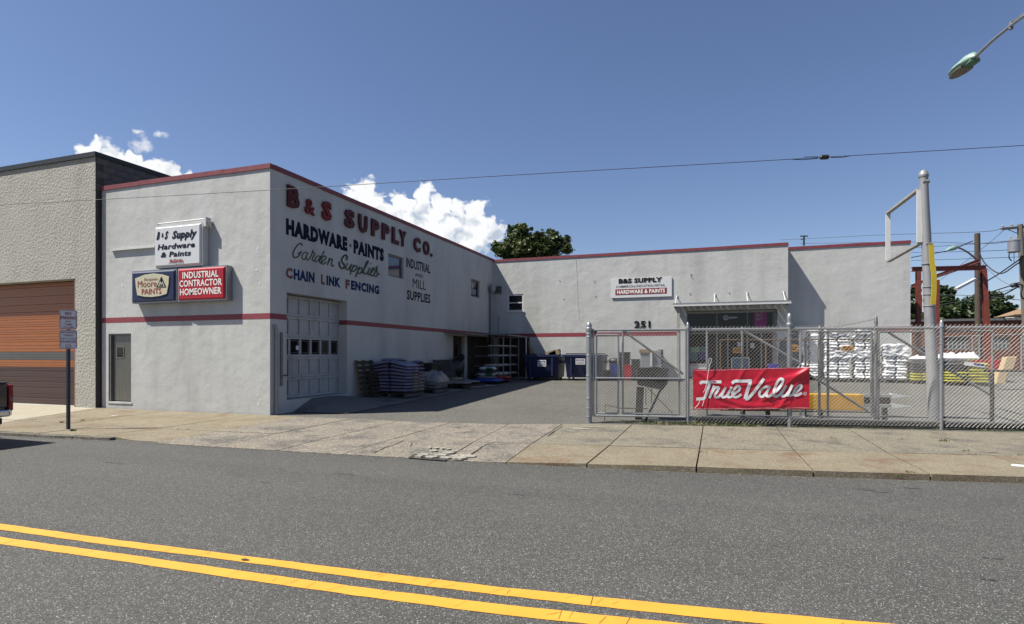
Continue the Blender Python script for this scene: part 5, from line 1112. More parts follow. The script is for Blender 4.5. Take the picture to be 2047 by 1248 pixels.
white_stack(2, 1706, 1752, 660, 763, 'the third tall white stack')
white_stack(3, 1766, 1816, 691, 764, 'the short white stack', 26.8)
for (x0, x1, y0, y1, lb, Y) in [(1681, 1707, 691, 702, 'orange price tag hung on the white bag stack', 26.82), (1577, 1596, 689, 703, 'round orange price tag beside the shop corner', 27.2)]:
    a = WY(x0, y1, Y); b = WY(x1, y0, Y); t = thing('price_tag', lb, 'sign', (a.x, Y, a.z)); m = MB(); cx, cz = (a.x+b.x)/2, (a.z+b.z)/2; w, h = (b.x-a.x)/2, (b.z-a.z)/2
    m.prism([(cx+w*math.copysign(abs(math.cos(q))**.5, math.cos(q)), Y, cz+h*math.copysign(abs(math.sin(q))**.5, math.sin(q))) for q in [2*PI*(i+.5)/16 for i in range(16)]], (0, .01, 0)); obj('card', m, 'orange_sign', t)
    m = MB(); m.box((cx-w*.7, Y-.003, cz+h*.1), (cx+w*.7, Y-.001, cz+h*.4)); m.box((cx-w*.6, Y-.003, cz-h*.5), (cx+w*.6, Y-.001, cz-h*.15)); obj('print', m, 'text_black', t)
def wrap_sheet(px0, px1, yt, yb, label, Y, seed):
    a = WY(px0, yb, Y); b = WY(px1, yt, Y); m = MB(); n, k = 22, 16
    for j in range(k+1):
        for i in range(n+1):
            u, v = i/n, j/k; zlo = lerp(a.z, b.z, .0)+.10*noise.noise(Vector((u*4, seed, 0))); q = Vector((u*5, v*4, seed)); d = .05*noise.noise(q)+.045*abs(noise.noise(q*2.3))+.03*abs(noise.noise(q*5))
            m.v.append(Vector((lerp(a.x-.03, b.x+.03, u)+.02*noise.noise(q*2), Y-.04-d, lerp(zlo, b.z+.02, v))))
    m.f = [(j*(n+1)+i, j*(n+1)+i+1, (j+1)*(n+1)+i+1, (j+1)*(n+1)+i) for j in range(k) for i in range(n)]; m.m = [0]*len(m.f); tag(obj('plastic_wrap', m, 'bag_white', smooth=True), label, 'wrap', 'crumpled wraps on the white stacks')
wrap_sheet(1649, 1703, 657, 672, 'crumpled white wrap over the top of the orange tagged stack', 26.9, 1); wrap_sheet(1655, 1702, 702, 716, 'torn white wrap band halfway down the orange tagged stack', 26.9, 2)
wrap_sheet(1706, 1750, 659, 668, 'crumpled white wrap over the top of the third tall stack', 26.9, 3); wrap_sheet(1706, 1750, 700, 715, 'torn white wrap band halfway down the third tall stack', 26.9, 4); wrap_sheet(1766, 1816, 690, 712, 'crumpled white wrap over the top of the short white stack', 26.8, 5)
# grey covered goods left of the white stacks (in shade)
t = pillow(1.1, .8, 1.9, 90, nx=12, rough=.25); q = WY(1580, 750, 28.0); t.v = [Vector((v.x*1+q.x+.05, v.y+28.3, v.z+gz(q.x, 28))) for v in t.v]; tag(obj('covered_stack', t, 'slate', smooth=True), 'grey plastic covered stack in the shaded recess beside the shop', 'stack')
# yellow bag stacks
def ystack(px0, px1, yt, yb, desc, white, Y, ylayers, dlayers):
    a = WY(px0, yb, Y); b = WY(px1, yt, Y); z0 = gz((a.x+b.x)/2, Y); W = b.x-a.x
    p = thing('pallet', 'pallet under '+desc, 'pallet', ((a.x+b.x)/2, Y+.5, z0), 'pallets under the yellow bags'); pallet_mesh(p, ((a.x+b.x)/2, Y+.5), W, 1.0, z0, 'wood_dark', boards=5)
    ym = [raw_mesh('bag', pillow(.6, .45, .13, 100+s, rough=.6), [mm]) for s, mm in enumerate(['bag_yellow', 'bag_dark', 'bag_white'])]
    z = z0+.11
    for k in range(ylayers+dlayers):
        for i in range(2):
            for j in range(2):
                mi = 0 if k < ylayers else 1
                if k >= ylayers and i == 1 and desc.startswith('the wide'): mi = 0
                place('bag', ym[mi], (a.x+W/4+W/2*i, Y+.2+.45*j, z), random.uniform(-.08, .08), ('yellow' if mi == 0 else 'dark grey')+' bag, '+ORD[k]+' layer '+('left' if i == 0 else 'right')+(' front' if j == 0 else ' back')+', in '+desc, 'bag', 'bags in the yellow stacks', sc=(W/2/.57, 1.1, 1))
        z += .105
    return a.x, b.x, z
a_, b_, z_ = ystack(1824, 1862, 729, 766, 'the narrow yellow stack', True, 26.5, 3, 4)
place('bag', raw_mesh('bag', pillow(.80, .6, .17, 120, nx=16, ny=12, rough=2.2), ['bag_white']), ((a_+b_)/2, 26.8, z_+.06), 0, 'crumpled white sack on top of the yellow stack left of the sign pole', 'bag', None)
a_, b_, z_ = ystack(1893, 1979, 726, 766, 'the wide yellow stack', True, 26.0, 4, 3)
place('bag', raw_mesh('bag', pillow(1.35, .8, .27, 121, nx=22, ny=14, rough=2.4), ['bag_white']), ((a_+b_)/2-.25, 26.5, z_+.06), 0, 'heap of crumpled white sacks on the wide yellow stack', 'bag', None)
m = MB(); q = WY(1955, 729, 25.95); m.obox(q+Vector((-.1, 0, .0)), (.32, 0, -.04), (0, .01, 0), (0, 0, .07)); tag(obj('bag_label', m, 'sign_white'), 'white label with blue print on the wide yellow stack', 'label')
m = MB(); m.obox(q+Vector((.03, -.015, .0)), (.16, 0, -.02), (0, .003, 0), (0, 0, .035)); o = obj('print', m, 'royal', bpy.data.objects['bag_label'])
# tan foam blocks
for i, (x0, x1, y0, y1, lb, mt) in enumerate([(1990, 2018, 739, 768, 'lower tan foam block near the right edge', 'foam_tan'), (2004, 2034, 713, 740, 'upper tan foam block leaning at the right edge', 'foam_tan')]):
    Y = 24.5; a = WY(x0, y1, Y); b = WY(x1, y0, Y); m = MB(); sk = .12
    m.prism([(a.x, Y, a.z), (b.x-sk, Y, a.z+.02), (b.x, Y, b.z), (a.x+sk, Y, b.z-.02)], (0, .35, 0)); tag(obj('foam_block', m, mt, bevel=.02), lb, 'foam block', 'tan foam blocks')
a = WY(1955, 742, 28); b = WY(2012, 712, 28); t = thing('red_cart', 'low red flatbed cart parked behind the yellow stack', 'cart', (a.x, 28, .5)); m = MB(); m.box((a.x, 28, a.z+.1), (b.x, 29, a.z+.45)); obj('bed', m, 'bin_red', t); m = MB(); m.bar((a.x+.1, 28.1, a.z+.45), (a.x-.15, 28.1, b.z+.1), .05); m.bar((b.x-.5, 28.1, a.z+.45), (b.x-.5, 28.1, b.z), .05); obj('handle', m, 'bin_red', t)
for xx in (a.x+.3, b.x-.3): m = MB(); m.tube([(xx, 27.95, gz(xx, 28)+.15), (xx, 28.05, gz(xx, 28)+.15)], .15, 12); obj('wheel', m, 'rubber', t)
# yellow steel beam with prongs ----------------------------------------------
o_ = .9; t = thing('lift_attachment', 'yellow steel beam with pale pointed prongs lying on black legs', 'machine part', FP(1700, 835, o_))
a = FP(1560, 819, o_); b = FP(1728, 789, o_); s0, s1 = (a-FO).dot(FD_)-.0, (b-FO).dot(FD_); m = MB(); m.prism([FQ(s0, a.z, o_), FQ(s1, a.z, o_), FQ(s1, b.z, o_), FQ(s0, b.z, o_)], -FN*.3); obj('beam', m, 'yellow_steel', t, bevel=.02)
def prong(y0, y1, x1, tip):
    a = FP(1729, y1, o_-.02); b = FP(x1, y0, o_-.02); s0, s1 = (a-FO).dot(FD_), (b-FO).dot(FD_); st = (FP(tip, 800, o_)-FO).dot(FD_); zm_ = (a.z+b.z)/2
    m = MB(); m.prism([FQ(s0, a.z, o_), FQ(s1, a.z, o_), FQ(s1, b.z, o_), FQ(s0, b.z, o_)], -FN*.12); obj('arm', m, 'pale_steel', t); m = MB(); m.prism([FQ(s1+.004, a.z-.03, o_), FQ(st, zm_, o_), FQ(s1+.004, b.z+.03, o_)], -FN*.12); obj('prong', m, 'sign_white', t)
prong(789, 794, 1783, 1820); prong(809, 814, 1783, 1822)
a = FP(1729, 808, o_+.1); b = FP(1780, 795, o_+.1); m = MB(); m.prism([FQ((a-FO).dot(FD_), a.z, o_+.1), FQ((b-FO).dot(FD_), a.z, o_+.1), FQ((b-FO).dot(FD_), b.z, o_+.1), FQ((a-FO).dot(FD_), b.z, o_+.1)], -FN*.1); obj('core', m, 'dark_steel', t)
for x, yt in ((1640, 820), (1752, 815), (1768, 815), (1485, 820), (1535, 820)): p = FP(x, yt, o_+.15); m = MB(); m.box((p.x-.05, p.y-.05, 0), (p.x+.05, p.y+.05, p.z)); obj('leg', m, 'dark_steel', t)
m = MB(); a = FP(1430, 819, o_); b = FP(1560, 795, o_); m.prism([FQ((a-FO).dot(FD_), a.z, o_+.05), FQ((b-FO).dot(FD_)-.003, a.z, o_+.05), FQ((b-FO).dot(FD_)-.003, b.z, o_+.05), FQ((a-FO).dot(FD_), b.z, o_+.05)], -FN*.2); obj('tail_beam', m, 'dark_steel', t)

# fence -----------------------------------------------------------------------
def mesh_wires(s0, s1, z0, z1, off, pitch=.074, r=.0032, barbs=0.0, lay=.004):
    mb = MB(); H = z1-z0; L = s1-s0; n0 = int(-H/pitch)-1; n1 = int((L+H)/pitch)+1
    for fam in (1, -1):
        rr = r*(1.2 if fam == 1 else .72)  # sunlit look put into the thickness: rising wires thicker, falling ones thinner
        for k in range(n0, n1):
            # line s = s0 + k*pitch + fam*(z - z0)
            c = s0+k*pitch+(0 if fam == 1 else 0); za, zb = z0, z1
            if fam == 1: sA, sB = c, c+H
            else: sA, sB = c+H, c
            # clip
            def zat(s): return z0+(s-c) if fam == 1 else z0+(c+H-s)
            lo_, hi_ = max(s0, min(sA, sB)), min(s1, max(sA, sB))
            if hi_-lo_ < .01: continue
            p, q = (lo_, zat(lo_)), (hi_, zat(hi_))
            if fam == 1 and barbs and q[1] > z1-.01: q = (q[0]+.035, q[1]+.05)
            if fam == -1 and barbs and p[1] > z1-.01: p = (p[0]-.008, p[1]+.03)
            A = FQ(p[0], p[1], off-fam*lay); Bp = FQ(q[0], q[1], off-fam*lay)
            mb.tube([A, Bp], rr, 3, cap=False)
    return mb
def tubeobj(par, nm, a, b, r, mt='galv', n=10):
    m = MB(); m.tube([a, b], r, n); return obj(nm, m, mt, par, smooth='auto')
def knob(par, p, r, mt='galv'):
    m = MB(); m.lathe(p, [(r*1.25, -.03), (r*1.25, 0), (r*1.1, .01), (r*1.15, .05), (r*.8, .09), (r*.35, .12), (r*.1, .125)], 12); obj('post_cap', m, mt, par, smooth='auto')
ZTOP = 2.155
# gate post at the opening
s = fs(1177.5); gp = thing('gate_post', 'thick galvanised gate post with pointed cap at the driveway', 'post', FQ(s, 0))
tubeobj(gp, 'post', FQ(s, -.05), FQ(s, 2.20), .066, 'galv', 16); m = MB(); m.lathe(FQ(s, 2.20), [(.075, -.06), (.078, 0), (.06, .02), (.066, .07), (.05, .11), (.02, .15), (.004, .155)], 14); obj('post_cap', m, 'galv', gp, smooth='auto')
for z in (.12, .55, 1.08, 1.55, 1.98, 2.05, .32): m = MB(); m.lathe(FQ(s, z), [(.07, 0), (.073, .005), (.073, .03), (.07, .035)], 14); obj('clamp_band', m, 'galv', gp, smooth='auto')
m = MB(); m.tube([FQ(s+.10, 2.12, .05), FQ(s+.13, 2.12, .10)], .065, 14); obj('roller_wheel', m, 'rust_rail', gp)
# front gate leaf
def panel(name, label, x0, x1, zt, zb, off, mid=None, diag=None, dt='galv_dull', mt='galv', wm_='wire', group=None, r=.024, barbs=0, meshp=.074, noMesh=False, cat='gate'):
    s0, s1 = fs(x0, off), fs(x1, off); t = thing(name, label, cat, FQ((s0+s1)/2, 0, off), group)
    tubeobj(t, 'top_rail', FQ(s0, zt, off), FQ(s1, zt, off), r, mt); tubeobj(t, 'bottom_rail', FQ(s0, zb, off), FQ(s1, zb, off), r, mt)
    for s_ in (s0, s1): tubeobj(t, 'stile', FQ(s_, zb, off), FQ(s_, zt, off), r, mt)
    if mid: tubeobj(t, 'mid_rail', FQ(s0, mid, off), FQ(s1, mid, off), r*.9, mt)
    if diag:
        a, b = FP(*diag[0], off+.01), FP(*diag[1], off+.01); tubeobj(t, 'brace', a, b, .027, dt)
    if not noMesh: o = obj('chain_link', mesh_wires(s0, s1, zb, zt, off, meshp, .0015 if off > .05 else .0022, barbs), wm_, t); kind(o, 'stuff')
    return t
panel('chain_link_gate', 'front chain link gate leaf hinged to the thick driveway post', 1186, 1371, ZTOP, .17, 0.0, mid=1.04, barbs=1)
# main fence
s0, s1 = fs(1375), 17.0
FE = thing('chain_link_fence', 'tall galvanised chain link fence along the sidewalk carrying the red banner', 'fence', FQ(s0, 0))
tubeobj(FE, 'top_rail', FQ(s0, ZTOP, .03), FQ(s1, ZTOP, .03), .03, 'galv', 10); tubeobj(FE, 'bottom_rail', FQ(s0, .17, .03), FQ(s1, .15, .03), .022, 'galv_dull', 8)
o = obj('chain_link', mesh_wires(s0, s1, .06, ZTOP+.02, -.012, .082, .0021, 1), 'wire', FE); kind(o, 'stuff')
for x, r in ((1375, .032), (1882, .035)):
    s_ = fs(x); tubeobj(FE, 'post', FQ(s_, -.05, .0), FQ(s_, 2.2, .0), r, 'galv', 12); knob(FE, FQ(s_, 2.2, 0), r)
    for z in (.3, .6, .9, 1.2, 1.5, 1.8): m = MB(); m.lathe(FQ(s_, z), [(r, 0), (r+.006, .004), (r+.006, .018), (r, .022)], 10); obj('clamp_band', m, 'galv', FE)
s_ = fs(1579); tubeobj(FE, 'post', FQ(s_, -.05, .03), FQ(s_, 2.34, .03), .052, 'galv', 14); m = MB(); m.lathe(FQ(s_, 2.34, .03), [(.062, -.12), (.066, -.1), (.066, -.07), (.05, -.05), (.05, .0), (.057, .03), (.052, .09), (.03, .15), (.004, .17)], 14); obj('post_cap', m, 'galv', FE, smooth='auto')
for z in (.4, .75, 1.1, 1.4, 1.6, 1.75, 1.9, 2.03): m = MB(); m.lathe(FQ(s_, z, .03), [(.052, 0), (.059, .004), (.059, .018), (.052, .022)], 12); obj('clamp_band', m, 'galv', FE)
for s_ in (11.0, 14.0, 17.0): tubeobj(FE, 'post', FQ(s_, -.05, .03), FQ(s_, 2.2, .03), .035, 'galv', 10)
# gate panels parked behind the fence
panel('chain_link_gate', 'narrow inner gate panel beside the driveway post', 1192, 1236, 2.05, .2, .22, mid=None, mt='galv', wm_='wire_dull', group='gate panels parked behind the fence')
panel('chain_link_gate', 'inner gate panel with long diagonal brace left of the banner', 1245, 1358, 2.16, .2, .30, diag=((1248, 663), (1366, 748)), wm_='wire_dull', group='gate panels parked behind the fence', meshp=.08)
panel('chain_link_gate', 'inner gate panel above the banner with light grey diagonal brace', 1413, 1600, 2.14, .2, .26, diag=((1488, 662), (1600, 726)), dt='galv', mt='galv', wm_='wire_dull', group='gate panels parked behind the fence', meshp=.085, noMesh=True)
panel('chain_link_gate', 'inner gate panel behind the white bag stacks with dark diagonal brace', 1610, 1742, 2.1, .2, .34, diag=((1600, 738), (1735, 822)), mt='galv_dull', wm_='wire_dull', group='gate panels parked behind the fence', meshp=.085)
panel('chain_link_gate', 'wide inner gate panel crossing behind the sign pole with two part brace', 1756, 1984, 2.1, .2, .62, diag=((1762, 656), (1990, 796)), mt='galv_dull', wm_='wire_dull', group='gate panels parked behind the fence', meshp=.09)
t = panel('low_gate', 'lower gate frame with brown rusty top rail behind the fence', 1440, 1745, 1.93, .3, .48, mt='rust_rail', noMesh=True, r=.016)
s_ = fs(1531, .48); tubeobj(t, 'upright', FQ(s_, .3, .48), FQ(s_, 1.88, .48), .018, 'rust_rail')
for i, (x, zt, off, lb) in enumerate([(1484, 2.1, .42, 'thin grey post behind the fence left of centre'), (1638, 2.12, .42, 'dark thin post just right of the banner'), (1655, 2.1, .5, 'grey post in front of the tall white bags'), (1751, 2.34, .45, 'tall post with small cap rising above the fence rail')]):
    s_ = fs(x, off); t = thing('fence_post', lb, 'post', FQ(s_, 0, off), 'posts standing behind the fence'); tubeobj(t, 'post', FQ(s_, 0, off), FQ(s_, zt, off), .028 if i != 3 else .036, 'galv_dull', 10); knob(t, FQ(s_, zt, off), .03, 'galv_dull')
# tension wire with sag to the tall post
m = MB(); m.tube(catmull([FP(1640, 655, .45), FP(1690, 650, .45), FP(1751, 638, .45)], 5), .005, 4); tag(obj('tension_wire', m, 'rust_rail'), 'thin rusty wire tied to the tall post above the fence', 'wire')
# dark low rail at right
t = thing('low_railing', 'black low railing behind the fence at the right edge', 'railing', FP(1983, 845, .35)); s_ = fs(1983, .35)
tubeobj(t, 'post', FQ(s_, 0, .35), FQ(s_, 1.2, .35), .04, 'dark_steel'); tubeobj(t, 'post', FQ(s_+2.4, 0, .35), FQ(s_+2.4, 1.2, .35), .04, 'dark_steel'); tubeobj(t, 'top_rail', FQ(s_-.15, 1.24, .35), FQ(s_+3, 1.24, .35), .022, 'dark_steel')
# steel track at the foot
t = thing('gate_track', 'dark steel channel track lying along the foot of the fence', 'track', FQ(4, 0, .2)); m = MB(); a, b = FQ(s0+.2, 0, .10), FQ(17, 0, .10); m.prism([FQ(s0+.2, .02, .12), FQ(17, .02, .12), FQ(17, .12, .12), FQ(s0+.2, .12, .12)], -FN*.05); obj('channel', m, 'dark_steel', t)
m = MB(); m.prism([FQ(s0+.2, .125, .08), FQ(17, .125, .08), FQ(17, .125, .22), FQ(s0+.2, .125, .22)], (0, 0, .015)); obj('flange', m, 'dark_steel', t)

# banner -----------------------------------------------------------------------
sb0, sb1 = fs(1385.5, -.06), fs(1618.5, -.06); zT0, zT1, zB0, zB1 = FP(1385, 739, -.06).z, FP(1617, 734.5, -.06).z, FP(1386, 819.5, -.06).z, FP(1620, 818, -.06).z
def bn(u, v):
    """u 0..1 right, v 0..1 up -> displacement toward the street"""
    f = 0.0
    def fold(px, py, qx, qy, w, a, c=0.0):
        # ridge from P to Q with sag
        nonlocal f
        dx, dy = (qx-px)*2.9, qy-py; L2 = dx*dx+dy*dy; x, y = (u-px)*2.9, v-py; t = max(0, min(1, (x*dx+y*dy)/L2)); ddx, ddy = x-dx*t, y-dy*t+c*math.sin(PI*t)
        dd = math.hypot(ddx, ddy); sg = (-(ddx)*dy+ddy*dx)/math.sqrt(L2)
        f += a*math.exp(-(dd/w)**2)*(math.sin(PI*min(1, t*1.0+.08))**.35)
    fold(1.0, 1.0, .55, .12, .055, .030, .02); fold(1.0, .98, .45, .45, .05, .020, .10); fold(.99, .97, .72, -.05, .05, .018, 0); fold(1.0, .95, .25, .62, .05, .016, .14)
    fold(0, 1.0, .42, .42, .05, .018, .05); fold(0, .97, .22, .0, .05, .010, 0); fold(.15, .45, .75, .12, .07, .024, .18); fold(.45, 1, .38, .6, .05, .012, 0); fold(.25, .12, .9, .22, .04, .014, .2); fold(.62, .95, .5, .5, .045, .010, 0); fold(.8, .0, .7, .35, .04, .010)
    f += .006*noise.noise(Vector((u*9, v*4, 3)))+.003*noise.noise(Vector((u*22, v*9, 1)))
    return f
def BP(u, v, lift=0.0):
    zt = lerp(zT0, zT1, u)-.012*math.sin(PI*u)*0+.004*math.sin(u*40); zb = lerp(zB0, zB1, u)+.006*math.sin(u*23)
    return FQ(lerp(sb0, sb1, u), lerp(zb, zt, v), -.05-bn(u, v)-lift)
BN = thing('banner', 'wrinkled red vinyl banner with white script lettering tied to the fence', 'banner', FQ((sb0+sb1)/2, zB0, -.06))
m = MB(); nu, nv = 150, 56
for j in range(nv+1):
    for i in range(nu+1): m.v.append(BP(i/nu, j/nv))
m.f = [(j*(nu+1)+i, j*(nu+1)+i+1, (j+1)*(nu+1)+i+1, (j+1)*(nu+1)+i) for j in range(nv) for i in range(nu)]; m.m = [0]*len(m.f); obj('cloth', m, 'banner', BN, smooth=True)
m = MB()
def bmap(x, y, l): return BP((x-118)/1845, 1-(y-92)/643, l)
for i, (pts, w) in enumerate(TV): ribbon(m, pts, w*.92, bmap, .003+.0009*i, k=8)
obj('script_lettering', m, 'banner_white', BN, smooth=True)
m = MB(); ribbon(m, [(1893+24*math.cos(q), 498+24*math.sin(q)) for q in [2*PI*i/14 for i in range(15)]], 6, bmap, .004, k=2, rnd=False); ribbon(m, [(1886, 510), (1886, 486), (1898, 488), (1898, 497), (1887, 498), (1900, 511)], 5, bmap, .0045, k=2); obj('registered_mark', m, 'banner_white', BN)
m = MB(); ribbon(m, [(125+i*182, 112-i*1.6) for i in range(11)], 4, bmap, .003, k=2); ribbon(m, [(140+i*182, 718) for i in range(11)], 4, bmap, .003, k=2); obj('hem_stitching', m, 'bag_white', BN)
m = MB()
def cord(pts, r=.005):
    return m.tube(catmull([BP((x-118)/1845, 1-(y-92)/643, .03) if 0 <= 1-(y-92)/643 <= 1 else FQ(lerp(sb0, sb1, (x-118)/1845), lerp(zB0, zT0, 1-(y-92)/643), -.09) for x, y in pts], 4), r, 5)
cord([(400, -90), (370, -60), (375, 60), (355, 190), (320, 380), (280, 460)]); cord([(400, -90), (415, -60), (372, 60), (352, 200), (315, 480), (268, 680)]); cord([(228, 590), (200, 650), (135, 715)])
obj('tie_cord', m, 'litter', BN)

# tall sign pole ---------------------------------------------------------------
off = .42; pb = FP(1869, 850, off); zt_ = FP(1846, 352, off).z; pt = FP(1846, 352, off); pb.z = 0
SPl = thing('sign_pole', 'tall grey round steel pole holding an empty square sign frame', 'pole', pb)
def pp(t): return pb.lerp(Vector((pt.x, pt.y, zt_)), t)
m = MB(); m.tube([pp(i/10) for i in range(11)], [lerp(.125, .085, min(1, i/10*1.1)) for i in range(11)], 20); obj('shaft', m, 'pole_grey', SPl, smooth='auto')
c = pp(1); m = MB(); m.lathe(c, [(.095, -.03), (.10, 0), (.10, .02), (.09, .03), (.085, .07), (.06, .11), (.02, .135), (.003, .138)], 18); obj('dome_cap', m, 'pole_grey', SPl, smooth='auto')
for y in (529, 590, 613, 575): 
    tt = (FP(1858, y, off).z)/zt_; c = pp(tt); m = MB(); m.lathe(c, [(.108, 0), (.116, .004), (.116, .02), (.108, .024)], 18); obj('collar', m, 'pole_grey', SPl, smooth='auto')
for (x, y) in ((1852, 363), (1858, 488)): c = FP(x, y, off-.05); m = MB(); m.tube([c-FD_*.08, c+FD_*.05], .045, 10); obj('fitting', m, 'pole_grey', SPl)
# square frame running back from pole
c1, c2 = FP(1838, 378, off), FP(1842, 487, off)
Zp = depth(c1); k = Zp/.85
c3 = PZ(1771.5, 523, Zp/.85); c4 = PZ(1775, 426, Zp/.85)
cen = (c1+c3)/2; fdir = (c4-c1); fdir.z = 0; fdir.normalize()
zt2 = (c1.z+c4.z)/2; zb2 = (c2.z+c3.z)/2
P1, P2, P3, P4 = Vector((c1.x, c1.y, c1.z)), Vector((c1.x, c1.y, c2.z)), Vector((c4.x, c4.y, c3.z)), Vector((c4.x, c4.y, c4.z))
side = fdir.cross(vZ)
def fbar(a, b, w=.10, tk=.05):
    m = MB(); d = (b-a).normalized(); up = side.cross(d); m.obox((a+b)/2, d*(b-a).length/2, side*w/2, up*tk/2); return m
for a, b in ((P1, P4), (P2, P3)): obj('frame_bar', fbar(a, b), 'frame_dull_white', SPl)
for a, b in ((P4-vZ*.025, P3+vZ*.025), (P1-vZ*.025, P2+vZ*.025)): obj('frame_bar', fbar(a, b), 'white_metal', SPl)
# yellow strip
m = MB(); pts = [(1862, 489), (1863, 520), (1867, 550), (1867, 580), (1865, 609)]; V = []
wd = [9, 10, 9, 9, 8]
c = catmull([(x, y, 0) for x, y in pts], 4); n = len(c)
for i, q in enumerate(c):
    a = FP(q.x-5.0, q.y, off-.14); b = FP(q.x+5.5, q.y, off-.12); V += [a, b, b-FN*.008, a-FN*.008]
m.add(V, [(4*i+j, 4*i+(j+1) % 4, 4*i+4+(j+1) % 4, 4*i+4+j) for i in range(n-1) for j in range(4)]+[(0, 3, 2, 1), (4*n-4, 4*n-3, 4*n-2, 4*n-1)]); tag(obj('yellow_strip', m, 'yellow_plastic', smooth='auto'), 'bent yellow plastic strip strapped to the tall sign pole', 'strip')

# no parking sign -----------------------------------------------------------------
pbase = G(136.5, 861, -.05); nf = Vector((.84, -.54, 0)).normalized(); sr = Vector((0, 0, 1)).cross(nf).normalized()
NP = thing('parking_sign', 'no parking sign pair on a dark perforated post by the curb', 'sign', pbase)
Zs = depth(pbase); topz = CH+(HY-621)/FPX*Zs
m = MB(); hw = .027
m.box((pbase.x-hw, pbase.y-hw, pbase.z-.05), (pbase.x+hw, pbase.y+hw, topz)); obj('post', m, 'post_navy', NP)
m = MB()
for i in range(28): z = pbase.z+.06+i*.052; c = Vector((pbase.x, pbase.y, z))+Vector((hw+.001, -.0, 0)); m.box((pbase.x-.008, pbase.y-hw-.002, z), (pbase.x+.008, pbase.y-hw+.001, z+.014))
obj('holes', m, 'galv_dull', NP)
def plate(z0, z1, w, nm):
    c = Vector((pbase.x, pbase.y, 0))+nf*.05; m = MB(); r = .03; pts = []
    for cx_, cz_, a0 in ((w/2-r, z1-r, 0), (-w/2+r, z1-r, PI/2), (-w/2+r, z0+r, PI), (w/2-r, z0+r, PI*1.5)):
        for i in range(4): a = a0+i*PI/6; pts.append(c+sr*(cx_+r*math.cos(a))+vZ*(cz_+r*math.sin(a)))
    m.prism(pts, -nf*.004); o = obj(nm, m, 'parking_white', NP)
    b = MB()
    for (q0, q1, w0, w1) in ((z1-.018, z1-.010, -w/2+.02, w/2-.02), (z0+.010, z0+.018, -w/2+.02, w/2-.02)): b.obox(c+nf*.002+sr*(w0+w1)/2+vZ*(q0+q1)/2, sr*(w1-w0)/2, vZ*(q1-q0)/2, nf*.001)
    for q in (-w/2+.014, w/2-.014): b.obox(c+nf*.002+sr*q+vZ*(z0+z1)/2, sr*.004, vZ*((z1-z0)/2-.03), nf*.001)
    obj('border', b, 'text_red', o); return o, c
zA1, zA0 = CH+(HY-620)/FPX*Zs, CH+(HY-658.5)/FPX*Zs; zB1_, zB0_ = CH+(HY-660)/FPX*Zs, CH+(HY-697.5)/FPX*Zs; w = .305
def pt_(o, c, s, yb, cap, wd, bold, mt='text_red'):
    t = MB(); letters(t, s, c+nf*.003-sr*wd/2+vZ*yb, sr, vZ, nf, wd, cap, bold); obj('lettering', t, mt, o)
o, c = plate(zA0, zA1, w, 'sign_plate'); hh = zA1-zA0
pt_(o, c, 'NO', zA1-hh*.27, hh*.16, .11, .03); pt_(o, c, 'PARKING', zA1-hh*.49, hh*.16, .26, .03); pt_(o, c, 'ANY', zA1-hh*.64, hh*.08, .10, .01); pt_(o, c, 'TIME', zA1-hh*.80, hh*.09, .12, .01)
t = MB(); cc = c+nf*.003+vZ*(zA0+hh*.11); t.add([cc-sr*.09+vZ*.006, cc-sr*.09-vZ*.006, cc+sr*.06-vZ*.006, cc+sr*.06+vZ*.006], [(0, 1, 2, 3)]); t.add([cc+sr*.055+vZ*.018, cc+sr*.055-vZ*.018, cc+sr*.10], [(0, 1, 2)]); obj('arrow', t, 'text_red', o)
o, c = plate(zB0_, zB1_, w, 'sign_plate'); hh = zB1_-zB0_
pt_(o, c, 'NO PARKING', zB1_-hh*.17, hh*.09, .25, .01, 'text_faded_red'); pt_(o, c, 'TUESDAY', zB1_-hh*.33, hh*.09, .17, .02); pt_(o, c, '8 AM TO 12 NOON', zB1_-hh*.50, hh*.07, .26, .01); pt_(o, c, 'TOW AWAY ZONE', zB1_-hh*.68, hh*.12, .26, .02)
t = MB()
for i in range(6):
    a = i*PI/3; p0 = c+nf*.003+vZ*(zB0_+hh*.15)
    t.add([p0+sr*math.cos(a+b)*r+vZ*math.sin(a+b)*r*.8 for b, r in ((0, .032), (.6, .032), (.75, .040), (.6, .052), (0, .046))], [(0, 1, 2, 3, 4)])
obj('arrow_ring', t, 'text_red', o)

# pickup truck -----------------------------------------------------------------
TX, TY0, TY1 = -12.34, 5.15, 6.98
zg = RZ; T = thing('pickup_truck', 'dark pickup truck parked at the left edge seen from its tail', 'truck', (TX-2.6, 6.05, zg))
def tb(nm, a, b, mt, bev=.03, par=None): m = MB(); m.box(a, b); return obj(nm, m, mt, par or T, bevel=bev)
tb('bed', (TX-1.9, TY0, zg+.58), (TX-.06, TY1, zg+1.14), 'truck_paint', .06); tg = tb('tailgate', (TX-.055, TY0+.08, zg+.68), (TX, TY1-.08, zg+1.13), 'truck_paint', .025)
m = MB(); m.box((TX-.03, TY0+.08, zg+1.132), (TX+.004, TY1-.08, zg+1.15)); obj('tailgate_cap', m, 'black_plastic', tg)
m = MB(); m.box((TX-.008, TY1-.62, zg+.72), (TX+.003, TY1-.30, zg+.755)); obj('badge', m, 'chrome', tg)
for y0, y1 in ((TY1-.075, TY1+.004), (TY0-.004, TY0+.075)):
    m = MB(); m.prism([(TX-.05, y0, zg+.62), (TX-.05, y1, zg+.62), (TX-.05, y1, zg+1.10), (TX-.05, y0, zg+1.10)], (.06, 0, 0)); tl = obj('tail_light', m, 'tail_red', T, bevel=.02); m = MB(); m.box((TX+.008, y0+.02, zg+.80), (TX+.014, y1-.02, zg+.87)); obj('reverse_lens', m, 'lens_glass', tl)
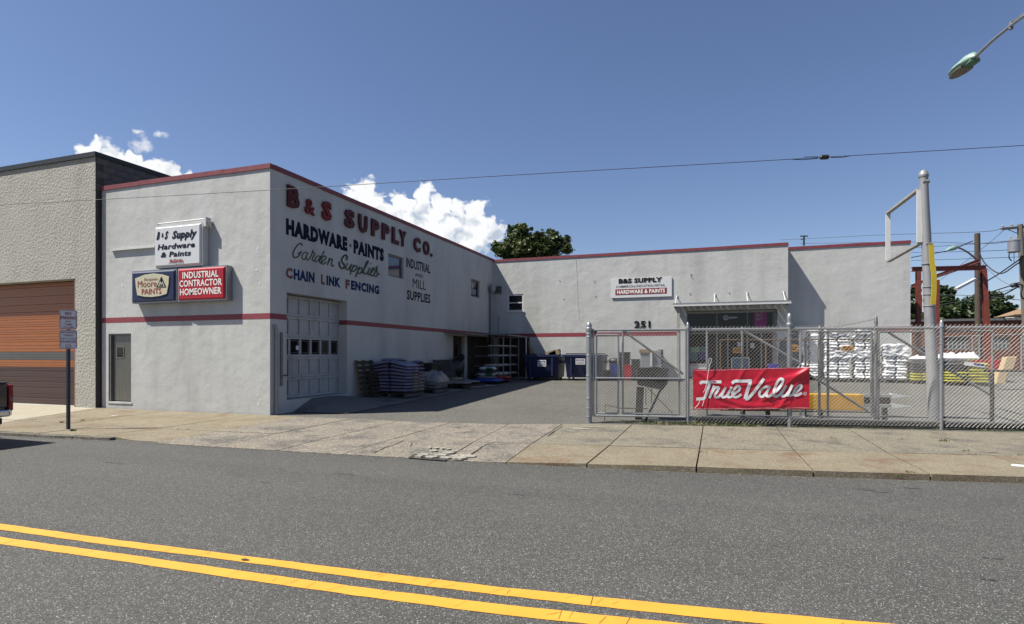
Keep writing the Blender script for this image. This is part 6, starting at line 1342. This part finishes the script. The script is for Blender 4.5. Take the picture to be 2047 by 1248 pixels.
m = MB(); m.prism([(TX-.02, TY0+.0, zg+.52), (TX+.10, TY0+.10, zg+.52), (TX+.15, TY0+.4, zg+.52), (TX+.15, TY1-.4, zg+.52), (TX+.10, TY1-.10, zg+.52), (TX-.02, TY1+.0, zg+.52)], (0, 0, .13)); obj('bumper', m, 'chrome', T, bevel=.03)
tb('hitch', (TX+.0, 6.35, zg+.40), (TX+.16, 6.72, zg+.51), 'black_plastic', .01); tb('underbody', (TX-5.2, TY0+.15, zg+.35), (TX-.1, TY1-.15, zg+.60), 'black_plastic', 0)
m = MB(); m.prism([(TX-5.4, TY0+.02, zg+.5), (TX-1.92, TY0+.02, zg+.5), (TX-1.92, TY0+.02, zg+1.2), (TX-3.9, TY0+.02, zg+1.15), (TX-5.35, TY0+.02, zg+1.05)], (0, TY1-TY0-.04, 0)); obj('body', m, 'truck_paint', T, bevel=.05)
m = MB(); m.prism([(TX-4.0, TY0+.12, zg+1.15), (TX-1.95, TY0+.12, zg+1.2), (TX-2.15, TY0+.2, zg+1.78), (TX-3.3, TY0+.2, zg+1.78)], (0, TY1-TY0-.3, 0)); obj('cab', m, 'glass_dark', T, bevel=.04)
for x in (TX-1.05, TX-4.5):
    for y in (TY0+.02, TY1-.26):
        m = MB(); m.tube([(x, y, zg+.38), (x, y+.24, zg+.38)], .38, 24); wh = obj('wheel', m, 'rubber', T, smooth='auto'); m = MB(); m.tube([(x, y-.006, zg+.38), (x, y+.246, zg+.38)], .22, 16); obj('rim', m, 'chrome', wh, smooth='auto')
m = MB(); m.box((TX-.6, TY1-.12, zg+.2), (TX-.57, TY1-.06, zg+.45)); obj('mud_flap', m, 'tail_red', T)

# street lamp top right -----------------------------------------------------------
LZ = 12.0
LP = thing('street_lamp', 'pale green cobra head street lamp on a grey arm at top right', 'street lamp', PZ(2160, 900, 8))
base = PZ(2160, 700, 8.0); att = PZ(2150, -40, 8.0); hd = PZ(1946, 118, LZ-.2)
m = MB(); m.tube([Vector((att.x, att.y, -.1)), Vector((att.x, att.y, att.z+.6))], [.11, .08], 14); obj('pole', m, 'galv_dull', LP, smooth='auto')
arm = [Vector((att.x, att.y, att.z)), PZ(2075, 15, 9.4), PZ(2047, 32, 9.9), PZ(2015, 56, 10.5), PZ(1980, 85, 11.1), PZ(1948, 116, 11.75)]
m = MB(); m.tube(catmull(arm, 6), .030, 10); obj('arm', m, 'galv', LP, smooth=True)
m = MB(); m.tube([PZ(2019, 46, 10.45), PZ(2047, 27, 9.9), PZ(2110, -25, 9.0), Vector((att.x, att.y, att.z+.5))], .013, 6); obj('stay_rod', m, 'galv', LP, smooth=True)
m = MB(); a = PZ(2021, 52, 10.4); m.tube([a-vZ*.06, a+vZ*.07], .035, 8); obj('clamp', m, 'galv_dull', LP)
# head: lofted body along direction from arm end outwards
d0 = PZ(1948, 116, 11.8); d1 = PZ(1899, 153, 12.45); ax_ = (d1-d0); Lh = ax_.length; ax_.normalize(); sx_ = ax_.cross(vZ).normalized(); ux_ = sx_.cross(ax_)
prof = [(-.10, .05, .06, .04), (0, .11, .13, .09), (.18, .15, .15, .12), (.35, .17, .12, .10), (.6, .17, .09, .09), (.85, .12, .05, .06), (1.0, .03, .015, .02)]
m = MB(); n = 14; V = []
for (t, w, hu, hd_) in prof:
    c = d0+ax_*Lh*t*1.0
    for j in range(n):
        a = 2*PI*j/n; V.append(c+sx_*w*math.cos(a)+ux_*(hu if math.sin(a) > 0 else hd_*.55)*math.sin(a))
m.add(V, [(i*n+j, i*n+(j+1) % n, (i+1)*n+(j+1) % n, (i+1)*n+j) for i in range(len(prof)-1) for j in range(n)]+[tuple(range(n))[::-1]]); obj('lamp_head', m, 'mint', LP, smooth='auto')
V = []; m = MB(); P_ = [(.30, .15), (.45, .165), (.65, .155), (.85, .11), (.97, .04)]
bot = [d0+ax_*Lh*t+sx_*w*.96-ux_*.052 for t, w in P_]+[d0+ax_*Lh*t-sx_*w*.96-ux_*.052 for t, w in reversed(P_)]
m.prism(bot, -ux_*.035); obj('lens', m, 'lens_glass', LP, bevel=.015)
m = MB(); m.obox(d0+ax_*.08-ux_*.05, ax_*.10, sx_*.10, ux_*.03); obj('ballast_door', m, 'teal_green', LP)

# overhead service wire -------------------------------------------------------------
def cable(label, pts, r, mt='cable', group=None, k=8, name='overhead_cable'):
    m = MB(); m.tube(catmull(pts, k), r, 5); return tag(obj(name, m, mt, smooth=True), label, 'cable', group)
cw_ = cable('long black service wire crossing the whole sky above the store', [PZ(-600, 440, 11.3), PZ(0, 410, 10.6), PZ(535, 380.5, 10.0), PZ(1000, 352, 9.5), PZ(1540, 321, 9.0), PZ(2047, 291, 8.5), PZ(2900, 240, 7.9)], .0052)
p = PZ(1648, 314.5, 8.9); d = (PZ(1700, 311.5, 8.85)-PZ(1600, 317.5, 8.95)).normalized(); m = MB(); m.tube([p-d*.065, p-d*.05, p+d*.05, p+d*.065], [.022, .036, .036, .022], 10); obj('splice_box', m, 'black_plastic', cw_)
m = MB(); m.tube(catmull([p-d*.5, p-d*.3-vZ*.02, p-d*.09-vZ*.012], 4), .006, 5); m.tube(catmull([p-d*.3+vZ*.02, p-d*.09+vZ*.012], 4), .006, 5); m.tube([p+d*.09-vZ*.01, p+d*.25-vZ*.02, p+d*.4], .006, 5); obj('tie_wire', m, 'cable', cw_)

# far right background ------------------------------------------------------------
def wood_pole(label, x, yt, yb_x, Z, r, mt):
    a = PZ(x, yt, Z); b = PZ(yb_x, 760, Z); b.z = 0.3; t = thing('utility_pole', label, 'utility pole', b, 'wooden utility poles'); m = MB(); m.tube([b, a], [r*1.25, r], 10); obj('pole', m, mt, t, smooth='auto'); return t, a
t, a = wood_pole('brown utility pole with a small street lamp behind the red frame', 1953.5, 467, 1957, 36, .15, 'wood_pole')
m = MB(); m.tube(catmull([PZ(1955, 521, 36), PZ(1935, 505, 35), PZ(1920, 497, 34.2), PZ(1912, 495, 33.8)], 5), .05, 8); am = obj('lamp_arm', m, 'galv_dull', t, smooth=True)
h0 = PZ(1914, 495, 33.9); h1 = PZ(1890, 502, 33.4); ax2 = (h1-h0).normalized(); L2 = (h1-h0).length; s2 = ax2.cross(vZ).normalized(); u2 = s2.cross(ax2); V = []
for tt, w_, hu in ((0, .1, .1), (.3, .17, .2), (.6, .17, .16), (.9, .09, .06), (1, .02, .02)):
    for j in range(8): q = 2*PI*j/8; V.append(h0+ax2*L2*tt+s2*w_*math.cos(q)+u2*hu*math.sin(q)*(1 if math.sin(q) > 0 else .5))
m = MB(); m.add(V, [(i*8+j, i*8+(j+1) % 8, (i+1)*8+(j+1) % 8, (i+1)*8+j) for i in range(4) for j in range(8)]+[tuple(range(8))[::-1]]); obj('lamp_head', m, 'mint', t, smooth=True)
pole1 = a
t, a = wood_pole('grey utility pole with crossarm and transformer at the right edge', 2039, 449, 2056, 31, .13, 'wood_pole_grey')
m = MB(); m.bar(PZ(2001, 458, 31), PZ(2085, 451, 31), .10, .13); ca = obj('crossarm', m, 'wood_pole_grey', t)
for x, y in ((2004, 457), (2022, 455), (2058, 452)): m = MB(); q = PZ(x, y, 31); m.lathe(q, [(.03, 0), (.06, .03), (.05, .1), (.07, .14), (.03, .2)], 8); obj('insulator', m, 'tub', ca)
m = MB(); m.bar(PZ(2012, 458, 31), PZ(2037, 468, 31), .03); m.bar(PZ(2068, 456, 31), PZ(2042, 468, 31), .03); obj('crossarm_brace', m, 'galv_dull', t)
q = PZ(2027, 505, 30.6); m = MB(); m.lathe(q, [(.24, 0), (.27, .03), (.27, .58), (.29, .6), (.29, .65), (.22, .7), (.05, .72)], 16); tr = obj('transformer', m, 'galv', t, smooth='auto')
for dx in (-.15, .12): m = MB(); m.lathe(q+Vector((dx, 0, .7)), [(.03, 0), (.05, .04), (.03, .08), (.05, .12), (.02, .2)], 8); obj('bushing', m, 'tub', tr)
m = MB(); m.tube(catmull([PZ(2018, 503, 30.5), PZ(2017, 515, 30.5), PZ(2022, 522, 30.5)], 4), .03, 5); m.tube([PZ(2027, 506, 30.5), PZ(2027, 527, 30.5)], .015, 5); obj('drop_wire', m, 'cable', tr)
# cables
CB = [('upper thin line running from the shop roof to the right pole', [(1560, 480, 60), (1760, 470, 50), (1953, 464, 37), (2004, 457, 31)], .018),
      ('second thin line above the shop roof', [(1600, 487, 60), (1822, 484, 48), (1953, 487, 36.2), (2004, 485, 32), (2080, 470, 31)], .018),
      ('third line between the poles', [(1822, 496, 48), (1953, 487.5, 36.3), (2015, 482, 31)], .018), ('fourth line crossing behind the yellow strip', [(1822, 505, 48), (1953, 502.5, 36.2), (2050, 498, 31)], .018),
      ('fifth line crossing behind the yellow strip', [(1822, 521, 48), (1953, 517, 36.2), (2060, 513, 31)], .018), ('thick black cable sagging from the brown pole toward the right', [(1955, 500, 35.9), (1970, 528, 34), (2000, 547, 33), (2030, 530, 32), (2050, 515, 31)], .035),
      ('straight black bundle climbing to the transformer', [(1955, 572, 36), (1990, 552, 34), (2025, 528, 31.5), (2060, 503, 30)], .035), ('black cable from the small lamp into the pole', [(1822, 515, 44), (1860, 508, 41), (1900, 500, 38), (1945, 482, 36)], .035),
      ('low black cable with dark splice at the right edge', [(1962, 590, 36), (2000, 578, 34), (2030, 568, 32), (2070, 552, 30)], .035), ('lower black cable beside the splice', [(1975, 600, 36), (2005, 590, 34), (2035, 574, 32), (2070, 560, 30)], .04),
      ('thin dark line across the trees', [(1825, 592, 50), (1880, 590, 44), (1955, 592, 36), (2070, 603, 33)], .02), ('thin sloping line in front of the trees', [(1870, 611, 44), (1955, 596, 38), (2047, 572, 32)], .02), ('loop of black cable at the right frame edge', [(2035, 568, 30), (2044, 572, 30), (2041, 588, 30), (2046, 598, 30), (2056, 596, 30)], .04),
      ('thin line rising from the red frame to the crossarm', [(1880, 560, 40), (1960, 500, 34), (2010, 458, 31)], .012), ('thin line falling from the crossarm', [(1955, 520, 36), (2000, 560, 33), (2047, 580, 31)], .012), ('thin line along the far roof of the shop', [(990, 518, 60), (1080, 510, 60), (1120, 511, 60), (1139, 510, 60)], .02)]
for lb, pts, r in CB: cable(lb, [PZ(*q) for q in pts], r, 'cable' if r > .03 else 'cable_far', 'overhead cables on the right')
m = MB(); q = PZ(2028, 571, 32); m.tube([q-Vector((.2, 0, .03)), q-Vector((.12, 0, 0)), q+Vector((.12, 0, .04)), q+Vector((.2, 0, .07))], [.04, .13, .13, .04], 8); tag(obj('splice_case', m, 'black_plastic', smooth=True), 'dark splice case on the low black cable at the right', 'splice')
t = thing('roof_bracket', 'small black insulator bracket sticking above the shop roof', 'bracket', WY(1607, 487, 30.5)); q = WY(1607, 487, 30.5); m = MB(); m.tube([q-vZ*.1, q+vZ*.38], .045, 6); obj('stem', m, 'dark_steel', t); m = MB(); m.bar(q+Vector((-.16, 0, .36)), q+Vector((.18, 0, .34)), .05); m.bar(q+Vector((-.14, 0, .2)), q+Vector((.05, 0, .22)), .04); obj('arm', m, 'dark_steel', t)
# red steel frame
RF = thing('steel_frame', 'rusty red steel canopy frame without roof at the right', 'frame', PZ(1900, 755, 28))
def ib(nm, a, b, w=.24, mt='red_steel'):
    a, b = Vector(a), Vector(b); d = (b-a).normalized(); up = Vector((0, 1, 0)) if abs(d.z) > .9 else vZ; s_ = d.cross(up).normalized(); u_ = s_.cross(d); L_ = (b-a).length/2; m = MB()
    m.obox((a+b)/2, d*L_, s_*.012, u_*w/2)
    for sg in (-1, 1): m.obox((a+b)/2+u_*sg*w/2, d*L_, s_*w*.42, u_*.012)
    obj(nm, m, mt, RF)
def dn_(x, y, Z): p = PZ(x, y, Z); p.z = .45; return p
tL = PZ(1835.5, 543, 28); tR = PZ(1966, 539, 28)
ib('column', Vector((tL.x, tL.y, .45)), tL, .22); ib('column', Vector((tR.x+.25, tR.y, .45)), tR, .24); ib('beam', PZ(1823, 539.5, 28)+vZ*.02, PZ(1971, 536, 28)+vZ*.02, .2)
bR = PZ(1874, 560, 34); ib('column', Vector((bR.x, bR.y, .45)), bR, .2); ib('beam', PZ(1958, 522, 27.2), PZ(1873, 552, 33.5), .16); ib('beam', PZ(1872, 553, 34), PZ(1822, 573, 36), .16)
ib('column', Vector((tL.x+.3, tL.y+3, .45)), Vector((tL.x+.3, tL.y+3, tL.z-.8)), .16)
t = thing('hanging_sign', 'narrow white vertical sign with coloured letters behind the sign pole', 'sign', PZ(1847, 620, 30)); a = PZ(1844, 566, 30); b = PZ(1851, 624, 30); m = MB(); m.box((a.x, a.y, b.z), (b.x, a.y+.06, a.z)); o = obj('board', m, 'sign_white', t)
for zf_, hw_, mt in ((.95, .10, 'text_blue'), (.82, .12, 'text_blue'), (.71, .07, 'violet'), (.56, .07, 'orange_sign'), (.40, .15, 'text_red'), (.16, .11, 'text_red')):
    zz_ = lerp(b.z, a.z, zf_); t2 = MB(); cxx = b.x-.04; n_ = 10; t2.add([Vector((cxx-hw_*abs(math.sin(PI*k_/n_))*.9, a.y-.006, zz_+hw_*math.cos(PI*k_/n_))) for k_ in range(n_+1)], [tuple(range(n_+1))]); obj('printed_mark', t2, mt, o)
a, b = PZ(1911, 578, 27), PZ(1949, 558, 27.4); m = MB(); m.bar(a, b, .16, .10); fl = thing('flood_lamp', 'long white tube lamp housing slung beside the brown pole', 'lamp', a); obj('housing', m, 'white_metal', fl); m = MB(); m.bar(a-vZ*.055-FW*.02, b-vZ*.055-FW*.02, .12, .02); obj('lens', m, 'galv_dull', fl); m = MB(); m.tube([b, b+Vector((.2, 0, -.15))], .025, 5); obj('bracket', m, 'galv_dull', fl)
# back brick building, house
def RY(x, Y): return WY(x, 708, Y).x
Yb_ = 46
BB = thing('brick_building', 'low red brick building with wide grey windows behind the yard', 'building', (RY(1930, Yb_), Yb_, .4))
bx0, bx1 = RY(1822, Yb_), RY(2120, Yb_); zt3 = WY(1930, 642, Yb_).z; wz0, wz1 = WY(1950, 700, Yb_).z, WY(1950, 674, Yb_).z
wn_ = [(1888, 1938), (1972, 2020)]; m = MB(); wall_grid(m, Vector((bx0, Yb_, 0)), vX, vZ, -vY, bx1-bx0, zt3, [(RY(a, Yb_)-bx0, wz0, RY(b, Yb_)-bx0, wz1) for a, b in wn_], .25); obj('wall', m, 'brick_red', BB)
m = MB(); m.box((bx0-.1, Yb_-.1, zt3), (bx1, Yb_+12, zt3+.15)); obj('roof', m, 'galv_dull', BB)
for a, b in wn_:
    xa, xb = RY(a, Yb_), RY(b, Yb_); m = MB(); m.box((xa, Yb_+.1, wz0), (xb, Yb_+.14, wz1)); wo = obj('window', m, 'frame_dull_white', BB)
    for i in range(6):
        for j in range(2):
            m = MB(); m.box((lerp(xa, xb, i/6)+.04, Yb_+.08, lerp(wz0, wz1, j/2)+.04), (lerp(xa, xb, (i+1)/6)-.04, Yb_+.098, lerp(wz0, wz1, (j+1)/2)-.04)); obj('pane', m, 'pane_grey', wo)
# brick courses on the wall front (only large enough near; joined)
Yh = 50
HS = thing('house', 'brown house with tan hip roof and white windows at the right edge', 'house', (RY(2060, Yh), Yh, .4)); hx0, hx1 = RY(2020, Yh+1.5), RY(2020, Yh)+9; he = WY(2040, 630, Yh).z
m = MB(); m.box((hx0, Yh, 0), (hx1, Yh+2.2, he)); obj('wall', m, 'siding_brown', HS); m = MB(); pk = he+1.25; V = [(hx0-.5, Yh-.6, he), (hx1+.6, Yh-.6, he), (hx1+.6, Yh+2.8, he), (hx0-.5, Yh+2.8, he), (hx0+2.2, Yh+1.2, pk), (hx1-2, Yh+1.2, pk)]
m.add(V, [(0, 1, 5, 4), (1, 2, 5), (2, 3, 4, 5), (3, 0, 4), (0, 3, 2, 1)]); obj('roof', m, 'roof_tan', HS); m = MB(); m.box((hx0-.62, Yh-.64, he-.12), (hx1+.6, Yh-.605, he+.02)); obj('fascia', m, 'siding_brown', HS)
for k, xx in enumerate((2024, 2034.5, 2046)):
    xa = RY(xx, Yh-.05); za, zb = WY(xx, 664, Yh).z, WY(xx, 634, Yh).z; m = MB(); w_ = .42
    for q in ((xa-w_, za, xa-w_+.07, zb), (xa+w_-.07, za, xa+w_, zb), (xa-w_, za, xa+w_, za+.07), (xa-w_, zb-.07, xa+w_, zb), (xa-w_, (za+zb)/2-.03, xa+w_, (za+zb)/2+.03)): m.box((q[0], Yh-.08-random.random()*.004, q[1]), (q[2], Yh-.01, q[3]))
    wo = obj('window', m, 'white_metal', HS); m = MB(); m.box((xa-w_+.07, Yh-.04, za+.07), (xa+w_-.07, Yh-.02, zb-.07)); obj('pane', m, 'glass_dark', wo)
# yard back fence
t = thing('back_fence', 'far chain link fence with thin posts across the back of the yard', 'fence', (12, 40, .45)); Yk = 38
for x in (1880, 1944, 1958, 2042): xa = RY(x, Yk); m = MB(); m.tube([(xa, Yk, .4), (xa, Yk, WY(x, 672, Yk).z)], .04, 6); obj('post', m, 'galv', t)
m = MB(); m.tube([(RY(1870, Yk), Yk, WY(1880, 674, Yk).z), (RY(2100, Yk), Yk, WY(2047, 667, Yk).z)], .03, 6); obj('top_rail', m, 'galv', t)
m = MB(); m.tube([(RY(1870, Yk), Yk, WY(1880, 698, Yk).z), (RY(2000, Yk), Yk, WY(2000, 698, Yk).z)], .02, 6); obj('mid_rail', m, 'galv', t)
a = WY(1876, 706, 36); t = thing('parked_car', 'dark parked car half hidden behind the yellow stack', 'car', (a.x+.8, 36, .5)); x0 = RY(1868, 36); x1 = RY(1903, 36)
m = MB(); m.prism([(x0, 36, .8), (x1, 36, .8), (x1-.05, 36, 1.35), (x1-.5, 36, 1.45), (x0+.1, 36, 1.5)], (0, 1.7, 0)); obj('body', m, 'truck_paint', t, bevel=.06); m = MB(); m.prism([(x0-.2, 36.1, 1.45), (x1-.45, 36.1, 1.45), (x1-.9, 36.2, 1.9), (x0+.1, 36.2, 1.95)], (0, 1.4, 0)); obj('cabin', m, 'glass_blue', t, bevel=.05); m = MB(); m.tube([(x1-.5, 35.98, .85), (x1-.5, 36.2, .85)], .32, 16); obj('wheel', m, 'rubber', t)
# building across behind right yard: more fill to the left of pole (behind shop corner)
# trees ------------------------------------------------------------------------------
def tree(label, c, blobs, nl, leaf, mt, trunk_h, group=None, seed=0, tr=.25):
    rnd = random.Random(seed); t = thing('tree', label, 'tree', c, group); c = Vector(c)
    m = MB(); m.tube([c, c+Vector((.1, 0, trunk_h*.6)), c+Vector((0, 0, trunk_h))], [tr*1.2, tr, tr*.7], 8)
    for (b, r) in blobs: m.tube([c+Vector((0, 0, trunk_h*.85)), (c+Vector((0, 0, trunk_h))).lerp(c+Vector(b), .5)+Vector((0, 0, .2)), c+Vector(b)], [tr*.5, tr*.3, tr*.12], 5)
    obj('trunk', m, 'bark', t, smooth='auto')
    V = []; F = []; tot = sum(r[0]*r[1]*r[2] for b, r in blobs)
    for b, r in blobs:
        n = int(nl*r[0]*r[1]*r[2]/tot); ncl = max(8, n//34)
        cl = []
        for _ in range(ncl):
            while True:
                d = Vector((rnd.gauss(0, 1), rnd.gauss(0, 1), rnd.gauss(0, 1))).normalized(); 
                k = rnd.uniform(.55, 1.05); p = Vector((d.x*r[0], d.y*r[1], d.z*r[2]))*k
                if noise.noise((c+Vector(b)+p)*.9) > -.28: break
            cl.append(p)
        for i in range(n):
            q = cl[i % ncl]; s = min(r)*.26; p = c+Vector(b)+q+Vector((rnd.gauss(0, s*.6), rnd.gauss(0, s*.6), rnd.gauss(0, s*.45)))
            a = Vector((rnd.gauss(0, 1), rnd.gauss(0, 1), rnd.gauss(0, .6))).normalized(); bb = a.cross(Vector((rnd.gauss(0, 1), rnd.gauss(0, 1), rnd.gauss(0, 1)))).normalized(); l = leaf*rnd.uniform(.6, 1.3)
            o = len(V); V += [p-a*l, p-bb*l*.5, p+a*l, p+bb*l*.5]; F.append((o, o+1, o+2, o+3))
    m = MB(); m.v = V; m.f = F; m.m = [0]*len(F); cr = obj('crown', m, mt, t)
    return t
# tree behind the shop
Zt = 46; tc_ = PZ(1060, 708, Zt); tc_.z = 0
def bpx(x, y, rx, ry, dz=0):
    p = PZ(x, y, Zt+dz); k = (Zt+dz)/FPX; return (p-tc_, (rx*k, rx*k*.9, ry*k))
tree('full green tree rising behind the shop roof', tc_, [bpx(1035, 472, 24, 24), bpx(1090, 485, 26, 22, .5), bpx(1008, 498, 24, 18), bpx(1062, 508, 60, 26, .8), bpx(1118, 485, 20, 20), bpx(1054, 458, 11, 12), bpx(1083, 466, 9, 9), bpx(1108, 470, 12, 10), bpx(1124, 502, 18, 20), bpx(990, 494, 11, 9), bpx(1022, 458, 8, 8), bpx(1070, 480, 14, 16), bpx(1137, 480, 6, 6), bpx(1050, 490, 30, 20)], 17000, .16, 'leaf', 9, seed=3, tr=.35)
Zt = 62
for i, (cx_, lb, bl_) in enumerate([(1905, 'dark broad tree left of the brown utility pole', [(1895, 615, 30, 26), (1920, 620, 30, 28), (1935, 608, 26, 20), (1900, 632, 45, 28)]), (1890, 'taller dark tree behind the red frame', [(1882, 592, 20, 18), (1895, 590, 14, 14), (1875, 610, 20, 24)]), (1992, 'dark tree right of the brown utility pole', [(1975, 606, 26, 26), (1998, 612, 24, 30), (2010, 628, 18, 26), (1985, 630, 36, 30)]), (1950, 'dark tree directly behind the brown utility pole', [(1950, 620, 30, 30), (1958, 604, 18, 16), (1950, 640, 36, 25)]), (1828, 'dark tree seen between the shop corner and the red frame', [(1828, 605, 18, 32), (1820, 630, 22, 30), (1842, 625, 16, 26)]), (2032, 'small tree behind the tan roof', [(2024, 632, 14, 12), (2036, 628, 12, 10)])]):
    tc_ = PZ(cx_, 708, Zt+i); tc_.z = 0; Zt_ = Zt; 
    bs_ = []
    for (x, y, rx, ry) in bl_: p = PZ(x, y, Zt+i); k = (Zt+i)/FPX; bs_.append((p-tc_, (rx*k, rx*k*.8, ry*k)))
    tree(lb, tc_, bs_, 4200, .22, 'leaf_far', 3.5, 'trees beyond the yard', seed=20+i, tr=.3)
# weeds -----------------------------------------------------------------------------
def tuft(mb, p, n, h, sp, rnd):
    for _ in range(n):
        q = p+Vector((rnd.gauss(0, sp), rnd.gauss(0, sp*.5), 0)); d = Vector((rnd.gauss(0, .5), rnd.gauss(0, .4), 1)).normalized()*h*rnd.uniform(.4, 1.1); w = Vector((rnd.uniform(-1, 1), rnd.uniform(-1, 1), 0)).normalized()*h*.10
        o = len(mb.v); mb.v += [q-w, q+w, q+d*.6+w*.6+Vector((0, 0, 0)), q+d+Vector((d.x, d.y, -.2*h))*.3]; mb.f.append((o, o+1, o+2, o+3)); mb.m.append(0)
rnd = random.Random(5); mb = MB(); ms_ = MB()
for i in range(240):
    s_ = rnd.uniform(fs(1250), fs(2047)+1.5) if i > 120 else rnd.uniform(fs(1290), fs(1500)); p = FQ(s_, 0, rnd.uniform(-.12, .10)); tuft(mb if rnd.random() < .6 else ms_, p, rnd.randint(5, 14), rnd.uniform(.03, .13 if 2 < s_ < 4.2 or s_ < 3 else .07), .06, rnd)
for x, y, n, h in [(1404, 880, 8, .05), (1404, 905, 8, .05), (1560, 872, 6, .04), (1665, 877, 20, .05), (1803, 880, 18, .05), (1886, 883, 30, .07), (1928, 902, 14, .05), (1945, 908, 10, .05), (1820, 950, 40, .08), (1795, 952, 20, .05), (2040, 910, 14, .05), (1590, 893, 8, .04), (513, 829, 24, .14), (355, 859, 10, .04), (125, 845, 25, .06), (165, 841, 18, .05), (65, 840, 14, .05), (145, 862, 25, .08), (1220, 881, 8, .03), (378, 859, 8, .04), (1572, 868, 10, .04)]:
    tuft(mb, G(x, y, -.02), n, h, .05, rnd)
kind(obj('weeds', mb, 'weed'), 'stuff'); kind(obj('dry_grass', ms_, 'straw'), 'stuff')
# litter
for i, (x, y, w, l, lb, rz) in enumerate([(229, 832.5, .22, .02, 'white paper strip on the sidewalk in front of the steel door', .1), (1990, 939, .26, .09, 'torn white paper at the right end of the sidewalk', -.1), (2036, 933, .2, .1, 'second torn paper near the right frame edge', .2), (706, 792, .08, .03, 'small white scrap near the roll up door', 0)]):
    p = G(x, y, -.02 if i != 3 else .2); n = 7; m = MB(); z = p.z+.012; m.prism([p+Vector((math.cos(2*PI*k/n)*w*rnd.uniform(.7, 1.1)*.6, math.sin(2*PI*k/n)*l*rnd.uniform(.7, 1.2), .012)) for k in range(n)], (0, 0, .006)); tag(obj('paper_scrap', m, 'litter'), lb, 'litter', 'paper scraps')
print('faces', sum(len(o.data.polygons) for o in scene.objects if o.type == 'MESH'), 'objects', len(scene.objects))
